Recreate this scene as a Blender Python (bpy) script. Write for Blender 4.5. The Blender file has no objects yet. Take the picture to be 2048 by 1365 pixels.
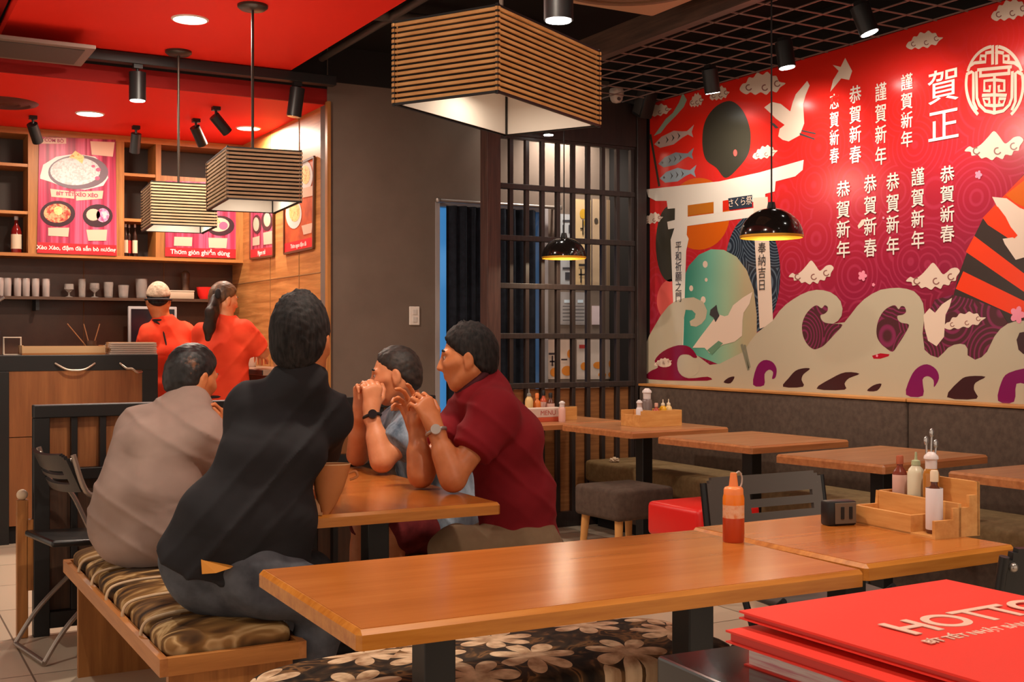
import bpy, bmesh, math, random
import numpy as np
from mathutils import Vector, Matrix
from mathutils.geometry import delaunay_2d_cdt
random.seed(7)
sc = bpy.context.scene
COL = sc.collection
PI = math.pi

# ------------------------------------------------------------------ camera
# world axes: X = along the back wall (to the right), Y = along the mural wall (away), Z = up
FPX, CX, HY, CAMZ = 2380.0, 1024.0, 677.0, 1.27
YAW = math.atan(1324.0 / FPX)
CY, SY = math.cos(YAW), math.sin(YAW)
cam = bpy.data.cameras.new('camera')
cam.sensor_width = 36.0
cam.lens = FPX / 2048.0 * 36.0
cam.shift_y = -(682.5 - HY) / 2048.0
cam.clip_start = 0.05
cam_o = bpy.data.objects.new('camera', cam)
cam_o.location = (0, 0, CAMZ)
cam_o.rotation_euler = (PI / 2, 0, -YAW)
COL.objects.link(cam_o)
sc.camera = cam_o

# ------------------------------------------------------------------ view, world
sc.view_settings.view_transform = 'Standard'
sc.view_settings.look = 'None'
sc.view_settings.exposure = 0.28
sc.view_settings.gamma = 1.0
sc.view_settings.use_curve_mapping = False
try:
    sc.cycles.use_denoising = True
    sc.cycles.max_bounces = 8
    sc.cycles.sample_clamp_indirect = 4.0
except Exception:
    pass
wd = bpy.data.worlds.new('world')
sc.world = wd
wd.use_nodes = True
WORLD_STRENGTH = 0.85
bg = wd.node_tree.nodes['Background']
bg.inputs[0].default_value = (1.0, 0.80, 0.64, 1)
bg.inputs[1].default_value = WORLD_STRENGTH

def area_light(name, loc, size, power, color=(1, 0.85, 0.68), target=None, shape='DISK', spread=None, parent=None):
    l = bpy.data.lights.new(name, 'AREA')
    l.shape = shape; l.size = size; l.energy = power; l.color = color
    if spread: l.spread = spread
    o = bpy.data.objects.new(name, l)
    COL.objects.link(o)
    o.location = loc
    if target is not None:
        o.rotation_euler = (Vector(target) - Vector(loc)).to_track_quat('-Z', 'Y').to_euler()
    if parent: adopt(o, parent)
    return o

def spot_light(name, loc, target, power, angle=60, blend=0.6, color=(1, 0.85, 0.68), radius=0.04, parent=None):
    l = bpy.data.lights.new(name, 'SPOT')
    l.energy = power; l.color = color; l.spot_size = math.radians(angle); l.spot_blend = blend
    l.shadow_soft_size = radius
    o = bpy.data.objects.new(name, l)
    COL.objects.link(o)
    o.location = loc
    o.rotation_euler = (Vector(target) - Vector(loc)).to_track_quat('-Z', 'Y').to_euler()
    if parent: adopt(o, parent)
    return o

def adopt(o, parent):
    o.parent = parent
    o.location = Vector(o.location) - Vector(parent.location)

# ------------------------------------------------------------------ photo geometry helpers
def ray(px):
    x = (px - CX) / FPX
    return CY * x + SY, -SY * x + CY          # (dX, dY) per metre of depth

def J(px, py, Z):                              # a point at camera depth Z
    dx, dy = ray(px)
    return Vector((dx * Z, dy * Z, CAMZ + (HY - py) / FPX * Z))

def onY(px, py, y):                            # on the vertical plane Y = y
    dx, dy = ray(px)
    Z = y / dy
    return Vector((dx * Z, y, CAMZ + (HY - py) / FPX * Z))

def onX(px, py, x):                            # on the vertical plane X = x
    dx, dy = ray(px)
    Z = x / dx
    return Vector((x, dy * Z, CAMZ + (HY - py) / FPX * Z))

def onZ(px, py, z):                            # on the horizontal plane Z = z
    Z = FPX * (CAMZ - z) / (py - HY)
    dx, dy = ray(px)
    return Vector((dx * Z, dy * Z, z))

# ------------------------------------------------------------------ materials
def srgb(r, g, b):
    f = lambda c: (c / 255 / 12.92) if c / 255 <= 0.04045 else ((c / 255 + 0.055) / 1.055) ** 2.4
    return (f(r), f(g), f(b), 1)

MATS = {}
def M(name, col=(128, 128, 128), rough=0.5, metal=0.0, spec=0.5, emit=None, estr=0.0, trans=0.0, coat=0.0, bump=None, alpha=None, sheen=0.0, ior=1.45):
    if name in MATS: return MATS[name]
    m = bpy.data.materials.new(name)
    m.use_nodes = True
    p = m.node_tree.nodes['Principled BSDF']
    p.inputs['Base Color'].default_value = srgb(*col)
    p.inputs['Roughness'].default_value = rough
    p.inputs['Metallic'].default_value = metal
    p.inputs['Specular IOR Level'].default_value = spec
    p.inputs['Transmission Weight'].default_value = trans
    p.inputs['Coat Weight'].default_value = coat
    p.inputs['IOR'].default_value = ior
    if sheen: p.inputs['Sheen Weight'].default_value = sheen
    if alpha is not None: p.inputs['Alpha'].default_value = alpha
    if emit:
        p.inputs['Emission Color'].default_value = srgb(*emit)
        p.inputs['Emission Strength'].default_value = estr
    if bump:
        add_bump(m, *bump)
    MATS[name] = m
    return m

def nd(m, t, **kw):
    n = m.node_tree.nodes.new(t)
    for k, v in kw.items(): setattr(n, k, v)
    return n
def lk(m, a, b): m.node_tree.links.new(a, b)

def coords(m, scale=(1, 1, 1), rot=(0, 0, 0), loc=(0, 0, 0)):
    tc = nd(m, 'ShaderNodeTexCoord'); mp = nd(m, 'ShaderNodeMapping')
    mp.inputs['Scale'].default_value = scale; mp.inputs['Rotation'].default_value = rot; mp.inputs['Location'].default_value = loc
    lk(m, tc.outputs['Object'], mp.inputs['Vector'])
    return mp.outputs['Vector']

def add_bump(m, scale=60, strength=0.2, dist=0.002, stretch=(1, 1, 1), detail=3):
    p = m.node_tree.nodes['Principled BSDF']
    v = coords(m, stretch)
    n = nd(m, 'ShaderNodeTexNoise'); n.inputs['Scale'].default_value = scale; n.inputs['Detail'].default_value = detail
    lk(m, v, n.inputs['Vector'])
    b = nd(m, 'ShaderNodeBump'); b.inputs['Strength'].default_value = strength; b.inputs['Distance'].default_value = dist
    lk(m, n.outputs['Fac'], b.inputs['Height']); lk(m, b.outputs['Normal'], p.inputs['Normal'])

def ramp(m, fac, stops):
    r = nd(m, 'ShaderNodeValToRGB')
    el = r.color_ramp.elements
    while len(el) < len(stops): el.new(0.5)
    for e, (pos, c) in zip(el, stops):
        e.position = pos; e.color = srgb(*c)
    lk(m, fac, r.inputs['Fac'])
    return r.outputs['Color']

def noise_mat(name, stops, scale=8, stretch=(1, 1, 1), rough=0.5, spec=0.5, detail=6, distort=0.0, bump=0.0, metal=0.0, coat=0.0, rot=(0, 0, 0), nrough=0.6):
    if name in MATS: return MATS[name]
    m = M(name, rough=rough, spec=spec, metal=metal, coat=coat)
    p = m.node_tree.nodes['Principled BSDF']
    v = coords(m, stretch, rot)
    n = nd(m, 'ShaderNodeTexNoise')
    n.inputs['Scale'].default_value = scale; n.inputs['Detail'].default_value = detail; n.inputs['Distortion'].default_value = distort
    n.inputs['Roughness'].default_value = nrough
    lk(m, v, n.inputs['Vector'])
    lk(m, ramp(m, n.outputs['Fac'], stops), p.inputs['Base Color'])
    if bump:
        b = nd(m, 'ShaderNodeBump'); b.inputs['Strength'].default_value = bump; b.inputs['Distance'].default_value = 0.003
        lk(m, n.outputs['Fac'], b.inputs['Height']); lk(m, b.outputs['Normal'], p.inputs['Normal'])
    return m

def wood(name, dark, light, axis='x', rough=0.35, scale=6, spec=0.5, coat=0.0):
    st = {'x': (0.6, 9, 9), 'y': (9, 0.6, 9), 'z': (9, 9, 0.6)}[axis]
    mid = tuple((a + b) / 2 for a, b in zip(dark, light))
    return noise_mat(name, [(0.3, dark), (0.5, mid), (0.7, light)], scale=scale, stretch=st, rough=rough, detail=8, distort=0.4, spec=spec, coat=coat, nrough=0.62)

# ------------------------------------------------------------------ objects
def tag(o, label=None, cat=None, group=None, kind=None):
    if label: o['label'] = label
    if cat: o['category'] = cat
    if group: o['group'] = group
    if kind: o['kind'] = kind
    return o

def thing(name, label, cat, loc=(0, 0, 0), rz=0.0, group=None):
    o = bpy.data.objects.new(name, None)
    o.empty_display_size = 0.05
    COL.objects.link(o)
    o.location = loc; o.rotation_euler = (0, 0, rz)
    return tag(o, label, cat, group)

def obj(name, bm, mats, parent=None, smooth=None, world=False):
    """link a bmesh as one mesh object; world=True: vertices are in world coordinates, made local to the parent"""
    me = bpy.data.meshes.new(name)
    bmesh.ops.recalc_face_normals(bm, faces=bm.faces)
    if world and parent is not None:
        bm.transform(Matrix.Translation(-Vector(parent.location)))
    bm.to_mesh(me); bm.free()
    if not isinstance(mats, (list, tuple)): mats = [mats]
    for m in mats: me.materials.append(m)
    if smooth is not None:
        ang = math.radians(smooth)
        me.polygons.foreach_set('use_smooth', [True] * len(me.polygons))
        try: me.set_sharp_from_angle(angle=ang)
        except Exception: pass
    o = bpy.data.objects.new(name, me)
    COL.objects.link(o)
    if parent is not None: o.parent = parent
    return o

def struct(name, bm, mats, smooth=None, parent=None):
    o = obj(name, bm, mats, parent, smooth)
    o['kind'] = 'structure'
    return o

def B(): return bmesh.new()

def box(bm, x0, x1, y0, y1, z0, z1, bevel=0.0, seg=2, rz=0.0, about=None, mi=0):
    r = bmesh.ops.create_cube(bm, size=1.0)
    vs = r['verts']
    bmesh.ops.scale(bm, vec=(abs(x1 - x0), abs(y1 - y0), abs(z1 - z0)), verts=vs)
    bmesh.ops.translate(bm, vec=((x0 + x1) / 2, (y0 + y1) / 2, (z0 + z1) / 2), verts=vs)
    fs = list({f for v in vs for f in v.link_faces})
    for f in fs: f.material_index = mi
    if bevel > 0:
        es = list({e for v in vs for e in v.link_edges})
        rr = bmesh.ops.bevel(bm, geom=es, offset=bevel, segments=seg, profile=0.5, affect='EDGES')
        vs = list({v for f in rr['faces'] for v in f.verts} | {v for v in vs if v.is_valid})
        for f in rr['faces']: f.material_index = mi
    if rz:
        c = about or ((x0 + x1) / 2, (y0 + y1) / 2, 0)
        bmesh.ops.rotate(bm, cent=c, matrix=Matrix.Rotation(rz, 3, 'Z'), verts=[v for v in vs if v.is_valid])
    return vs

def boxc(bm, c, s, bevel=0.0, seg=2, mi=0, rot=None):
    n0 = set(bm.verts)
    box(bm, c[0] - s[0] / 2, c[0] + s[0] / 2, c[1] - s[1] / 2, c[1] + s[1] / 2, c[2] - s[2] / 2, c[2] + s[2] / 2, bevel, seg, mi=mi)
    if rot is not None:
        vs = [v for v in bm.verts if v not in n0]
        bmesh.ops.rotate(bm, cent=c, matrix=rot, verts=vs)

def cyl(bm, p0, p1, r0, r1=None, seg=20, caps=True, mi=0):
    p0, p1 = Vector(p0), Vector(p1)
    if r1 is None: r1 = r0
    d = p1 - p0
    q = d.to_track_quat('Z', 'Y').to_matrix()
    a, b = [], []
    for i in range(seg):
        t = 2 * PI * i / seg
        v = q @ Vector((math.cos(t), math.sin(t), 0))
        a.append(bm.verts.new(p0 + v * r0)); b.append(bm.verts.new(p1 + v * r1))
    for i in range(seg):
        j = (i + 1) % seg
        bm.faces.new((a[i], a[j], b[j], b[i])).material_index = mi
    if caps:
        bm.faces.new(a[::-1]).material_index = mi; bm.faces.new(b).material_index = mi

def tube(bm, pts, r, seg=10, closed=False, mi=0):
    pts = [Vector(p) for p in pts]
    n = len(pts)
    rings = []
    up = None
    for i, p in enumerate(pts):
        if closed: d = pts[(i + 1) % n] - pts[i - 1]
        else: d = pts[min(i + 1, n - 1)] - pts[max(i - 1, 0)]
        d.normalize()
        if up is None:
            up = d.orthogonal().normalized()
        up = (up - d * up.dot(d)).normalized()
        w = d.cross(up)
        rr = r[i] if isinstance(r, (list, tuple)) else r
        rings.append([bm.verts.new(p + (up * math.cos(2 * PI * k / seg) + w * math.sin(2 * PI * k / seg)) * rr) for k in range(seg)])
    for i in range(n if closed else n - 1):
        A, C = rings[i], rings[(i + 1) % n]
        for k in range(seg):
            l = (k + 1) % seg
            bm.faces.new((A[k], A[l], C[l], C[k])).material_index = mi
    if not closed:
        bm.faces.new(rings[0][::-1]).material_index = mi; bm.faces.new(rings[-1]).material_index = mi

def lathe(bm, prof, c=(0, 0, 0), seg=28, caps=True, mi=0):
    rings = []
    for r, z in prof:
        rings.append([bm.verts.new((c[0] + r * math.cos(2 * PI * k / seg), c[1] + r * math.sin(2 * PI * k / seg), c[2] + z)) for k in range(seg)])
    for A, C in zip(rings, rings[1:]):
        for k in range(seg):
            l = (k + 1) % seg
            bm.faces.new((A[k], A[l], C[l], C[k])).material_index = mi
    if caps:
        bm.faces.new(rings[0][::-1]).material_index = mi; bm.faces.new(rings[-1]).material_index = mi

def bez(pts, n=8, closed=False):
    """Catmull-Rom through points of any dimension"""
    P = [Vector(p) for p in pts]
    N = len(P); out = []
    for i in range(N if closed else N - 1):
        g = (lambda k: P[k % N]) if closed else (lambda k: P[max(0, min(N - 1, k))])
        a, b, c, d = g(i - 1), g(i), g(i + 1), g(i + 2)
        for s in range(n):
            t = s / n
            out.append(0.5 * ((2 * b) + (c - a) * t + (2 * a - 5 * b + 4 * c - d) * t * t + (3 * b - a - 3 * c + d) * t ** 3))
    if not closed: out.append(P[-1])
    return out

def copy_tree(o, parent=None, loc=None, rz=None, label=None):
    c = o.copy(); COL.objects.link(c)
    if parent is not None: c.parent = parent
    if loc is not None: c.location = loc
    if rz is not None: c.rotation_euler = (0, 0, rz)
    if label: c['label'] = label
    for ch in list(o.children): copy_tree(ch, c)
    return c

def text(name, body, mat, parent, origin, right, up, size, align='CENTER', spacing=1.0, line=1.0, bold=0.0, ex=0.0004, xscale=1.0):
    """flat lettering; origin/right/up are world vectors, parent sits unrotated"""
    cu = bpy.data.curves.new(name, 'FONT')
    cu.body = body; cu.size = size; cu.align_x = align; cu.align_y = 'CENTER'
    cu.space_line = line; cu.space_character = spacing; cu.extrude = ex; cu.offset = bold
    cu.materials.append(mat)
    o = bpy.data.objects.new(name, cu)
    COL.objects.link(o)
    me = bpy.data.meshes.new_from_object(o.evaluated_get(bpy.context.evaluated_depsgraph_get()))
    bpy.data.objects.remove(o)
    me.name = name
    o = bpy.data.objects.new(name, me)
    COL.objects.link(o)
    r, u = Vector(right).normalized(), Vector(up).normalized()
    nrm = r.cross(u)
    mt = Matrix((r, u, nrm)).transposed()
    o.rotation_euler = mt.to_euler()
    o.scale = (xscale, 1, 1)
    o.location = Vector(origin) - (Vector(parent.location) if parent else Vector())
    o.parent = parent
    return o

def poly(bm, pts, mi=0):
    vs = [bm.verts.new(p) for p in pts]
    f = bm.faces.new(vs); f.material_index = mi
    return f

def fill(bm, pts):
    """fill a concave flat outline with triangles"""
    n = len(pts)
    c = sum(pts, Vector()) / n
    nr = Vector()
    for i in range(n): nr += (pts[i] - c).cross(pts[(i + 1) % n] - c)
    nr.normalize(); ax = nr.orthogonal().normalized(); ay = nr.cross(ax)
    p2 = [Vector(((p - c).dot(ax), (p - c).dot(ay))) for p in pts]
    vo, eo, fo = delaunay_2d_cdt(p2, [], [list(range(n))], 1, 1e-6)[:3]
    vs = [bm.verts.new(c + ax * v.x + ay * v.y) for v in vo]
    for f in fo:
        if len(set(f)) >= 3: bm.faces.new([vs[i] for i in f])

def flat(name, pxs, mapf, off, mat, parent, smooth=0, closed=True):
    """a flat painted shape: photo outlines laid on a real plane; off = offset vector"""
    bm = B()
    multi = isinstance(pxs[0][0], (list, tuple))
    if multi and len(pxs) > 1:
        for s in pxs: r = flat(name, s, mapf, off, mat, parent, smooth)
        return r
    shapes = pxs if multi else [pxs]
    for s in shapes:
        q = bez([(a, b) for a, b in s], smooth, True) if smooth else [Vector(a) for a in s]
        w = [mapf(a[0], a[1]) + Vector(off) for a in q]
        clean = [w[0]]
        for k in w[1:]:
            if (k - clean[-1]).length > 1e-5: clean.append(k)
        fill(bm, clean)
    return obj(name, bm, mat, parent, world=True)

def ell(cx, cy, rx, ry, n=32, a0=0.0):
    return [(cx + rx * math.cos(2 * PI * k / n + a0), cy + ry * math.sin(2 * PI * k / n + a0)) for k in range(n)]
# ------------------------------------------------------------------ smooth implicit bodies
class Field:
    def __init__(s, lo, hi, res):
        s.lo = np.array(lo, float); s.res = res
        s.n = np.maximum(4, np.ceil((np.array(hi, float) - s.lo) / res).astype(int) + 1)
        s.D = np.full(s.n, 1.0, np.float32)
    def sub(s, lo, hi):
        a = np.clip(np.floor((np.array(lo) - s.lo) / s.res).astype(int), 0, s.n)
        b = np.clip(np.ceil((np.array(hi) - s.lo) / s.res).astype(int) + 1, 0, s.n)
        if np.any(b <= a): return None
        ax = [(s.lo[i] + np.arange(a[i], b[i]) * s.res).astype(np.float32) for i in range(3)]
        X, Y, Z = np.meshgrid(*ax, indexing='ij', sparse=True)
        return (slice(a[0], b[0]), slice(a[1], b[1]), slice(a[2], b[2])), X, Y, Z
    def put(s, sl, d, k, op='add'):
        A = s.D[sl]
        if op == 'add':
            if k > 0:
                h = np.maximum(k - np.abs(A - d), 0) / k
                s.D[sl] = np.minimum(A, d) - h * h * k * 0.25
            else: s.D[sl] = np.minimum(A, d)
        else:
            d = -d
            if k > 0:
                h = np.maximum(k - np.abs(A - d), 0) / k
                s.D[sl] = np.maximum(A, d) + h * h * k * 0.25
            else: s.D[sl] = np.maximum(A, d)
    def cap(s, p0, p1, r0, r1=None, k=0.03, op='add', flat=None):
        """tapered capsule; flat=(axis, factor) squashes distance along an axis"""
        if r1 is None: r1 = r0
        p0 = np.array(p0, float); p1 = np.array(p1, float)
        m = max(r0, r1) * (1.0 if flat is None else 1.6) + k + 3 * s.res
        g = s.sub(np.minimum(p0, p1) - m, np.maximum(p0, p1) + m)
        if g is None: return
        sl, X, Y, Z = g
        d = p1 - p0; L = max(float(d @ d), 1e-9)
        t = np.clip(((X - p0[0]) * d[0] + (Y - p0[1]) * d[1] + (Z - p0[2]) * d[2]) / L, 0, 1)
        qx, qy, qz = X - (p0[0] + t * d[0]), Y - (p0[1] + t * d[1]), Z - (p0[2] + t * d[2])
        q2 = qx * qx + qy * qy + qz * qz
        if flat is not None:
            a, f = flat
            c = qx * a[0] + qy * a[1] + qz * a[2]
            q2 = q2 + c * c * (1 / (f * f) - 1)
        s.put(sl, (np.sqrt(q2) - (r0 + t * (r1 - r0))).astype(np.float32), k, op)
    def ell(s, c, rad, R=None, k=0.03, op='add'):
        c = np.array(c, float); rad = np.array(rad, float)
        m = rad.max() + k + 3 * s.res
        g = s.sub(c - m, c + m)
        if g is None: return
        sl, X, Y, Z = g
        x, y, z = X - c[0], Y - c[1], Z - c[2]
        if R is not None:
            R = np.array(R)      # rows = local axes
            x, y, z = (R[0][0] * x + R[0][1] * y + R[0][2] * z, R[1][0] * x + R[1][1] * y + R[1][2] * z, R[2][0] * x + R[2][1] * y + R[2][2] * z)
        k0 = np.sqrt((x / rad[0]) ** 2 + (y / rad[1]) ** 2 + (z / rad[2]) ** 2)
        k1 = np.sqrt((x / rad[0] ** 2) ** 2 + (y / rad[1] ** 2) ** 2 + (z / rad[2] ** 2) ** 2)
        s.put(sl, (k0 * (k0 - 1) / np.maximum(k1, 1e-6)).astype(np.float32), k, op)
    def cut(s, p, n, k=0.01):
        """keep the side the normal points to"""
        n = np.array(n, float); n /= np.linalg.norm(n)
        sl, X, Y, Z = s.sub(s.lo, s.lo + s.n * s.res)
        d = (X - p[0]) * n[0] + (Y - p[1]) * n[1] + (Z - p[2]) * n[2]
        s.put(sl, d.astype(np.float32), k, 'cut')
    def warp(s, fn):
        sl, X, Y, Z = s.sub(s.lo, s.lo + s.n * s.res)
        near = np.abs(s.D) < 0.06
        add = np.broadcast_to(fn(X, Y, Z), s.D.shape)
        s.D[near] += add[near].astype(np.float32)
    def mesh(s, smooth=2):
        D = s.D; S = D < 0
        nx, ny, nz = D.shape
        acc = np.zeros((nx - 1, ny - 1, nz - 1, 3), np.float32); cnt = np.zeros((nx - 1, ny - 1, nz - 1), np.float32)
        corners = [(i, j, k) for i in (0, 1) for j in (0, 1) for k in (0, 1)]
        V = {c: D[c[0]:nx - 1 + c[0], c[1]:ny - 1 + c[1], c[2]:nz - 1 + c[2]] for c in corners}
        for c in corners:
            for ax in range(3):
                if c[ax]: continue
                e = list(c); e[ax] = 1; e = tuple(e)
                a, b = V[c], V[e]
                m = (a < 0) != (b < 0)
                idx = np.nonzero(m)
                av, bv = a[idx], b[idx]
                t = av / (av - bv)
                for q in range(3):
                    acc[idx[0], idx[1], idx[2], q] += (c[q] + t) if q == ax else c[q]
                cnt[idx] += 1
        cells = np.nonzero(cnt)
        vid = np.full(cnt.shape, -1, np.int32)
        vid[cells] = np.arange(len(cells[0]))
        P = np.stack([s.lo[q] + (cells[q] + acc[cells[0], cells[1], cells[2], q] / cnt[cells]) * s.res for q in range(3)], 1)
        quads = []
        for ax in range(3):
            a = [slice(None)] * 3; b = [slice(None)] * 3
            a[ax] = slice(0, -1); b[ax] = slice(1, None)
            m = S[tuple(a)] != S[tuple(b)]
            I = np.array(np.nonzero(m))
            u, v = (ax + 1) % 3, (ax + 2) % 3
            ok = (I[u] > 0) & (I[v] > 0) & (I[u] < D.shape[u] - 1) & (I[v] < D.shape[v] - 1)
            I = I[:, ok]
            inside = S[tuple(I)]
            def at(du, dv):
                q = I.copy(); q[u] -= du; q[v] -= dv
                return vid[tuple(q)]
            f = np.stack([at(1, 1), at(0, 1), at(0, 0), at(1, 0)], 1)
            f[~inside] = f[~inside][:, ::-1]
            quads.append(f)
        F = np.concatenate(quads)
        F = F[(F >= 0).all(1)]
        E = np.concatenate([F[:, [0, 1]], F[:, [1, 2]], F[:, [2, 3]], F[:, [3, 0]]])
        for _ in range(smooth):
            sm = np.zeros_like(P); ct = np.zeros(len(P))
            np.add.at(sm, E[:, 0], P[E[:, 1]]); np.add.at(ct, E[:, 0], 1)
            np.add.at(sm, E[:, 1], P[E[:, 0]]); np.add.at(ct, E[:, 1], 1)
            P = P * 0.45 + (sm / ct[:, None]) * 0.55
        return P, F

def fobj(name, F, mat, parent, smooth=2):
    P, Q = F.mesh(smooth)
    P = P - np.array(parent.location)
    me = bpy.data.meshes.new(name)
    me.vertices.add(len(P)); me.vertices.foreach_set('co', P.astype(np.float32).ravel())
    me.loops.add(len(Q) * 4); me.loops.foreach_set('vertex_index', Q.astype(np.int32).ravel())
    me.polygons.add(len(Q)); me.polygons.foreach_set('loop_start', np.arange(0, len(Q) * 4, 4, dtype=np.int32))
    try: me.polygons.foreach_set('loop_total', np.full(len(Q), 4, np.int32))
    except Exception: pass
    me.polygons.foreach_set('use_smooth', np.ones(len(Q), bool))
    me.materials.append(mat)
    me.update(calc_edges=True); me.validate()
    o = bpy.data.objects.new(name, me)
    COL.objects.link(o); o.parent = parent
    return o

def V3(a): return np.array(a, float)
def unit(a):
    a = V3(a); return a / np.linalg.norm(a)
# ================================================================== the setting
WX = 4.88          # mural wall
GY = 7.30          # grey wall
LY = 6.85          # lattice
KY = 9.50          # kitchen wall
CEIL = 3.16

tile = M('floor_tile', (190, 172, 152), 0.28)
def _tile():
    p = tile.node_tree.nodes['Principled BSDF']
    v = coords(tile, (1, 1, 1), (0, 0, 0.0))
    br = nd(tile, 'ShaderNodeTexBrick'); br.offset = 0.0
    br.inputs['Color1'].default_value = srgb(214, 194, 170); br.inputs['Color2'].default_value = srgb(202, 182, 158); br.inputs['Mortar'].default_value = srgb(120, 104, 90)
    br.inputs['Scale'].default_value = 1.0; br.inputs['Mortar Size'].default_value = 0.004; br.inputs['Brick Width'].default_value = 0.6; br.inputs['Row Height'].default_value = 0.6
    lk(tile, v, br.inputs['Vector']); lk(tile, br.outputs['Color'], p.inputs['Base Color'])
_tile()
b = B(); box(b, -3.5, 5.2, -2.5, 9.8, -0.1, 0.0); struct('floor', b, tile)

black = M('black_paint', (34, 31, 30), 0.75, spec=0.2)
blackm = M('black_metal', (26, 25, 25), 0.42, spec=0.5)
ceil_black = M('ceiling_black', (30, 27, 26), 0.9, spec=0.1)
grey = noise_mat('grey_brown_paint', [(0.3, (108, 93, 83)), (0.7, (118, 102, 91))], scale=3, rough=0.8, spec=0.25, bump=0.05)
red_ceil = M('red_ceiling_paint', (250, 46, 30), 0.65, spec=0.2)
red_dark = M('red_soffit_shaded', (150, 28, 24), 0.7, spec=0.2)  # ceiling red darkened: the soffit face's shade is put into the colour
oak = wood('oak_veneer', (160, 102, 50), (214, 150, 86), 'y', 0.45, scale=3)
oakz = wood('oak_veneer_upright', (136, 84, 38), (186, 124, 64), 'z', 0.45, scale=3)
oakx = wood('oak_veneer_long', (150, 92, 42), (192, 128, 66), 'x', 0.42, scale=3)
dkwood = wood('dark_walnut', (62, 42, 30), (92, 64, 46), 'x', 0.4, scale=3)

b = B(); box(b, -3.5, 5.2, -2.5, 9.8, CEIL, CEIL + 0.1); struct('ceiling', b, ceil_black)

# mural wall and the wall behind the lattice
b = B(); box(b, WX + 0.003, WX + 0.14, -0.5, 7.44, 0, CEIL); struct('wall_right', b, black)
b = B()
box(b, 2.70, 3.485, GY, GY + 0.14, 0, CEIL); box(b, 4.35, WX, GY, GY + 0.14, 0, CEIL); box(b, 3.485, 4.35, GY, GY + 0.14, 2.21, CEIL)
struct('wall_back', b, grey)
b = B(); box(b, 2.70, 3.60, GY - 0.012, GY, 2.93, CEIL); struct('trim_8', b, black)
# oak panelled return wall beside the bar
b = B()
box(b, 2.70, 2.80, GY + 0.14, KY, 0, 2.82)
struct('wall_bar_side', b, oak)
b = B(); box(b, 2.688, 2.712, GY - 0.02, GY + 0.02, 0, 2.80); struct('trim_1', b, oakz)
b = B()
for y in (7.86, 8.5):
    box(b, 2.696, 2.70, y, y + 0.006, 0, 2.8)
box(b, 2.696, 2.70, GY + 0.14, KY, 1.70, 1.706)
struct('trim_2', b, M('joint_line', (150, 110, 66), 0.6))
ktile = noise_mat('kitchen_tile', [(0.3, (72, 46, 32)), (0.7, (98, 64, 44))], scale=3, rough=0.35, spec=0.5)
b = B(); box(b, -2.2, 2.80, KY, KY + 0.12, 0, CEIL); struct('wall_kitchen', b, ktile)
b = B()
for x in (0.95, 1.55, 2.15):
    box(b, x, x + 0.008, KY - 0.004, KY, 1.0, 1.86)
struct('trim_3', b, M('grout', (112, 74, 44), 0.7))
# soffit over the bar, red panel over the dining side
b = B(); box(b, -2.2, 2.80, GY + 0.04, KY, 2.79, 2.88); struct('ceiling_soffit', b, red_ceil)
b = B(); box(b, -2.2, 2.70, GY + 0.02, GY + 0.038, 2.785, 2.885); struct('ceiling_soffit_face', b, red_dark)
b = B(); box(b, -2.2, 2.70, GY + 0.02, GY + 0.06, 2.885, CEIL); struct('trim_4', b, black)
b = B(); box(b, 0.72, 2.385, 0.4, 7.18, 2.93, 3.0); struct('ceiling_panel', b, red_ceil)
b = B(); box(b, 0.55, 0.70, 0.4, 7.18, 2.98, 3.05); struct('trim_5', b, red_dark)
# dropped beam at the edge of the open-cell ceiling
b = B(); box(b, 3.70, 3.76, -0.5, LY - 0.02, 2.86, 3.0); struct('trim_6', b, wood('beam_wood', (60, 44, 36), (96, 70, 56), 'y', 0.5))
b = B()
for i in range(37):
    y = -0.4 + i * 0.195
    if y < LY - 0.03: box(b, 3.76, WX, y, y + 0.0045, 2.90, 2.907)
for i in range(6):
    x = 3.90 + i * 0.19
    box(b, x, x + 0.0045, -0.5, LY - 0.03, 2.90, 2.907)
struct('ceiling_grid', b, M('grid_metal', (150, 122, 112), 0.4, metal=0.2))
# pipes and a duct in the black void
def ceiling_pipe(label, p0, p1, r, m):
    b = B(); cyl(b, p0, p1, r, seg=14)
    return tag(obj('ceiling_pipe', b, m, smooth=40), label, 'pipe')
ceiling_pipe('dark steel pipe crossing the black ceiling behind the big lamp', (2.45, 6.1, 3.06), (3.68, 6.1, 3.06), 0.035, M('dark_pipe', (70, 62, 56), 0.5))
ceiling_pipe('thin dark conduit running along the black ceiling beside the red panel', (2.62, 1.0, 3.05), (2.62, 7.2, 3.05), 0.022, M('dark_pipe'))

# doorway behind the curtain, with daylight beyond its glass
glow = M('door_daylight', (120, 170, 215), 0.4, emit=(64, 144, 210), estr=0.5)
t = struct('door_1', (lambda b: (box(b, 3.485, 4.35, GY + 0.10, GY + 0.12, 0.02, 2.20), b)[1])(B()), glow)
b = B()
box(b, 3.465, 3.495, GY - 0.012, GY + 0.14, 0, 2.21); box(b, 4.305, 4.35, GY - 0.012, GY + 0.14, 0, 2.21); box(b, 3.485, 4.305, GY + 0.02, GY + 0.14, 2.17, 2.21)
struct('trim_7', b, M('door_frame_grey', (158, 150, 150), 0.5))

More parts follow.
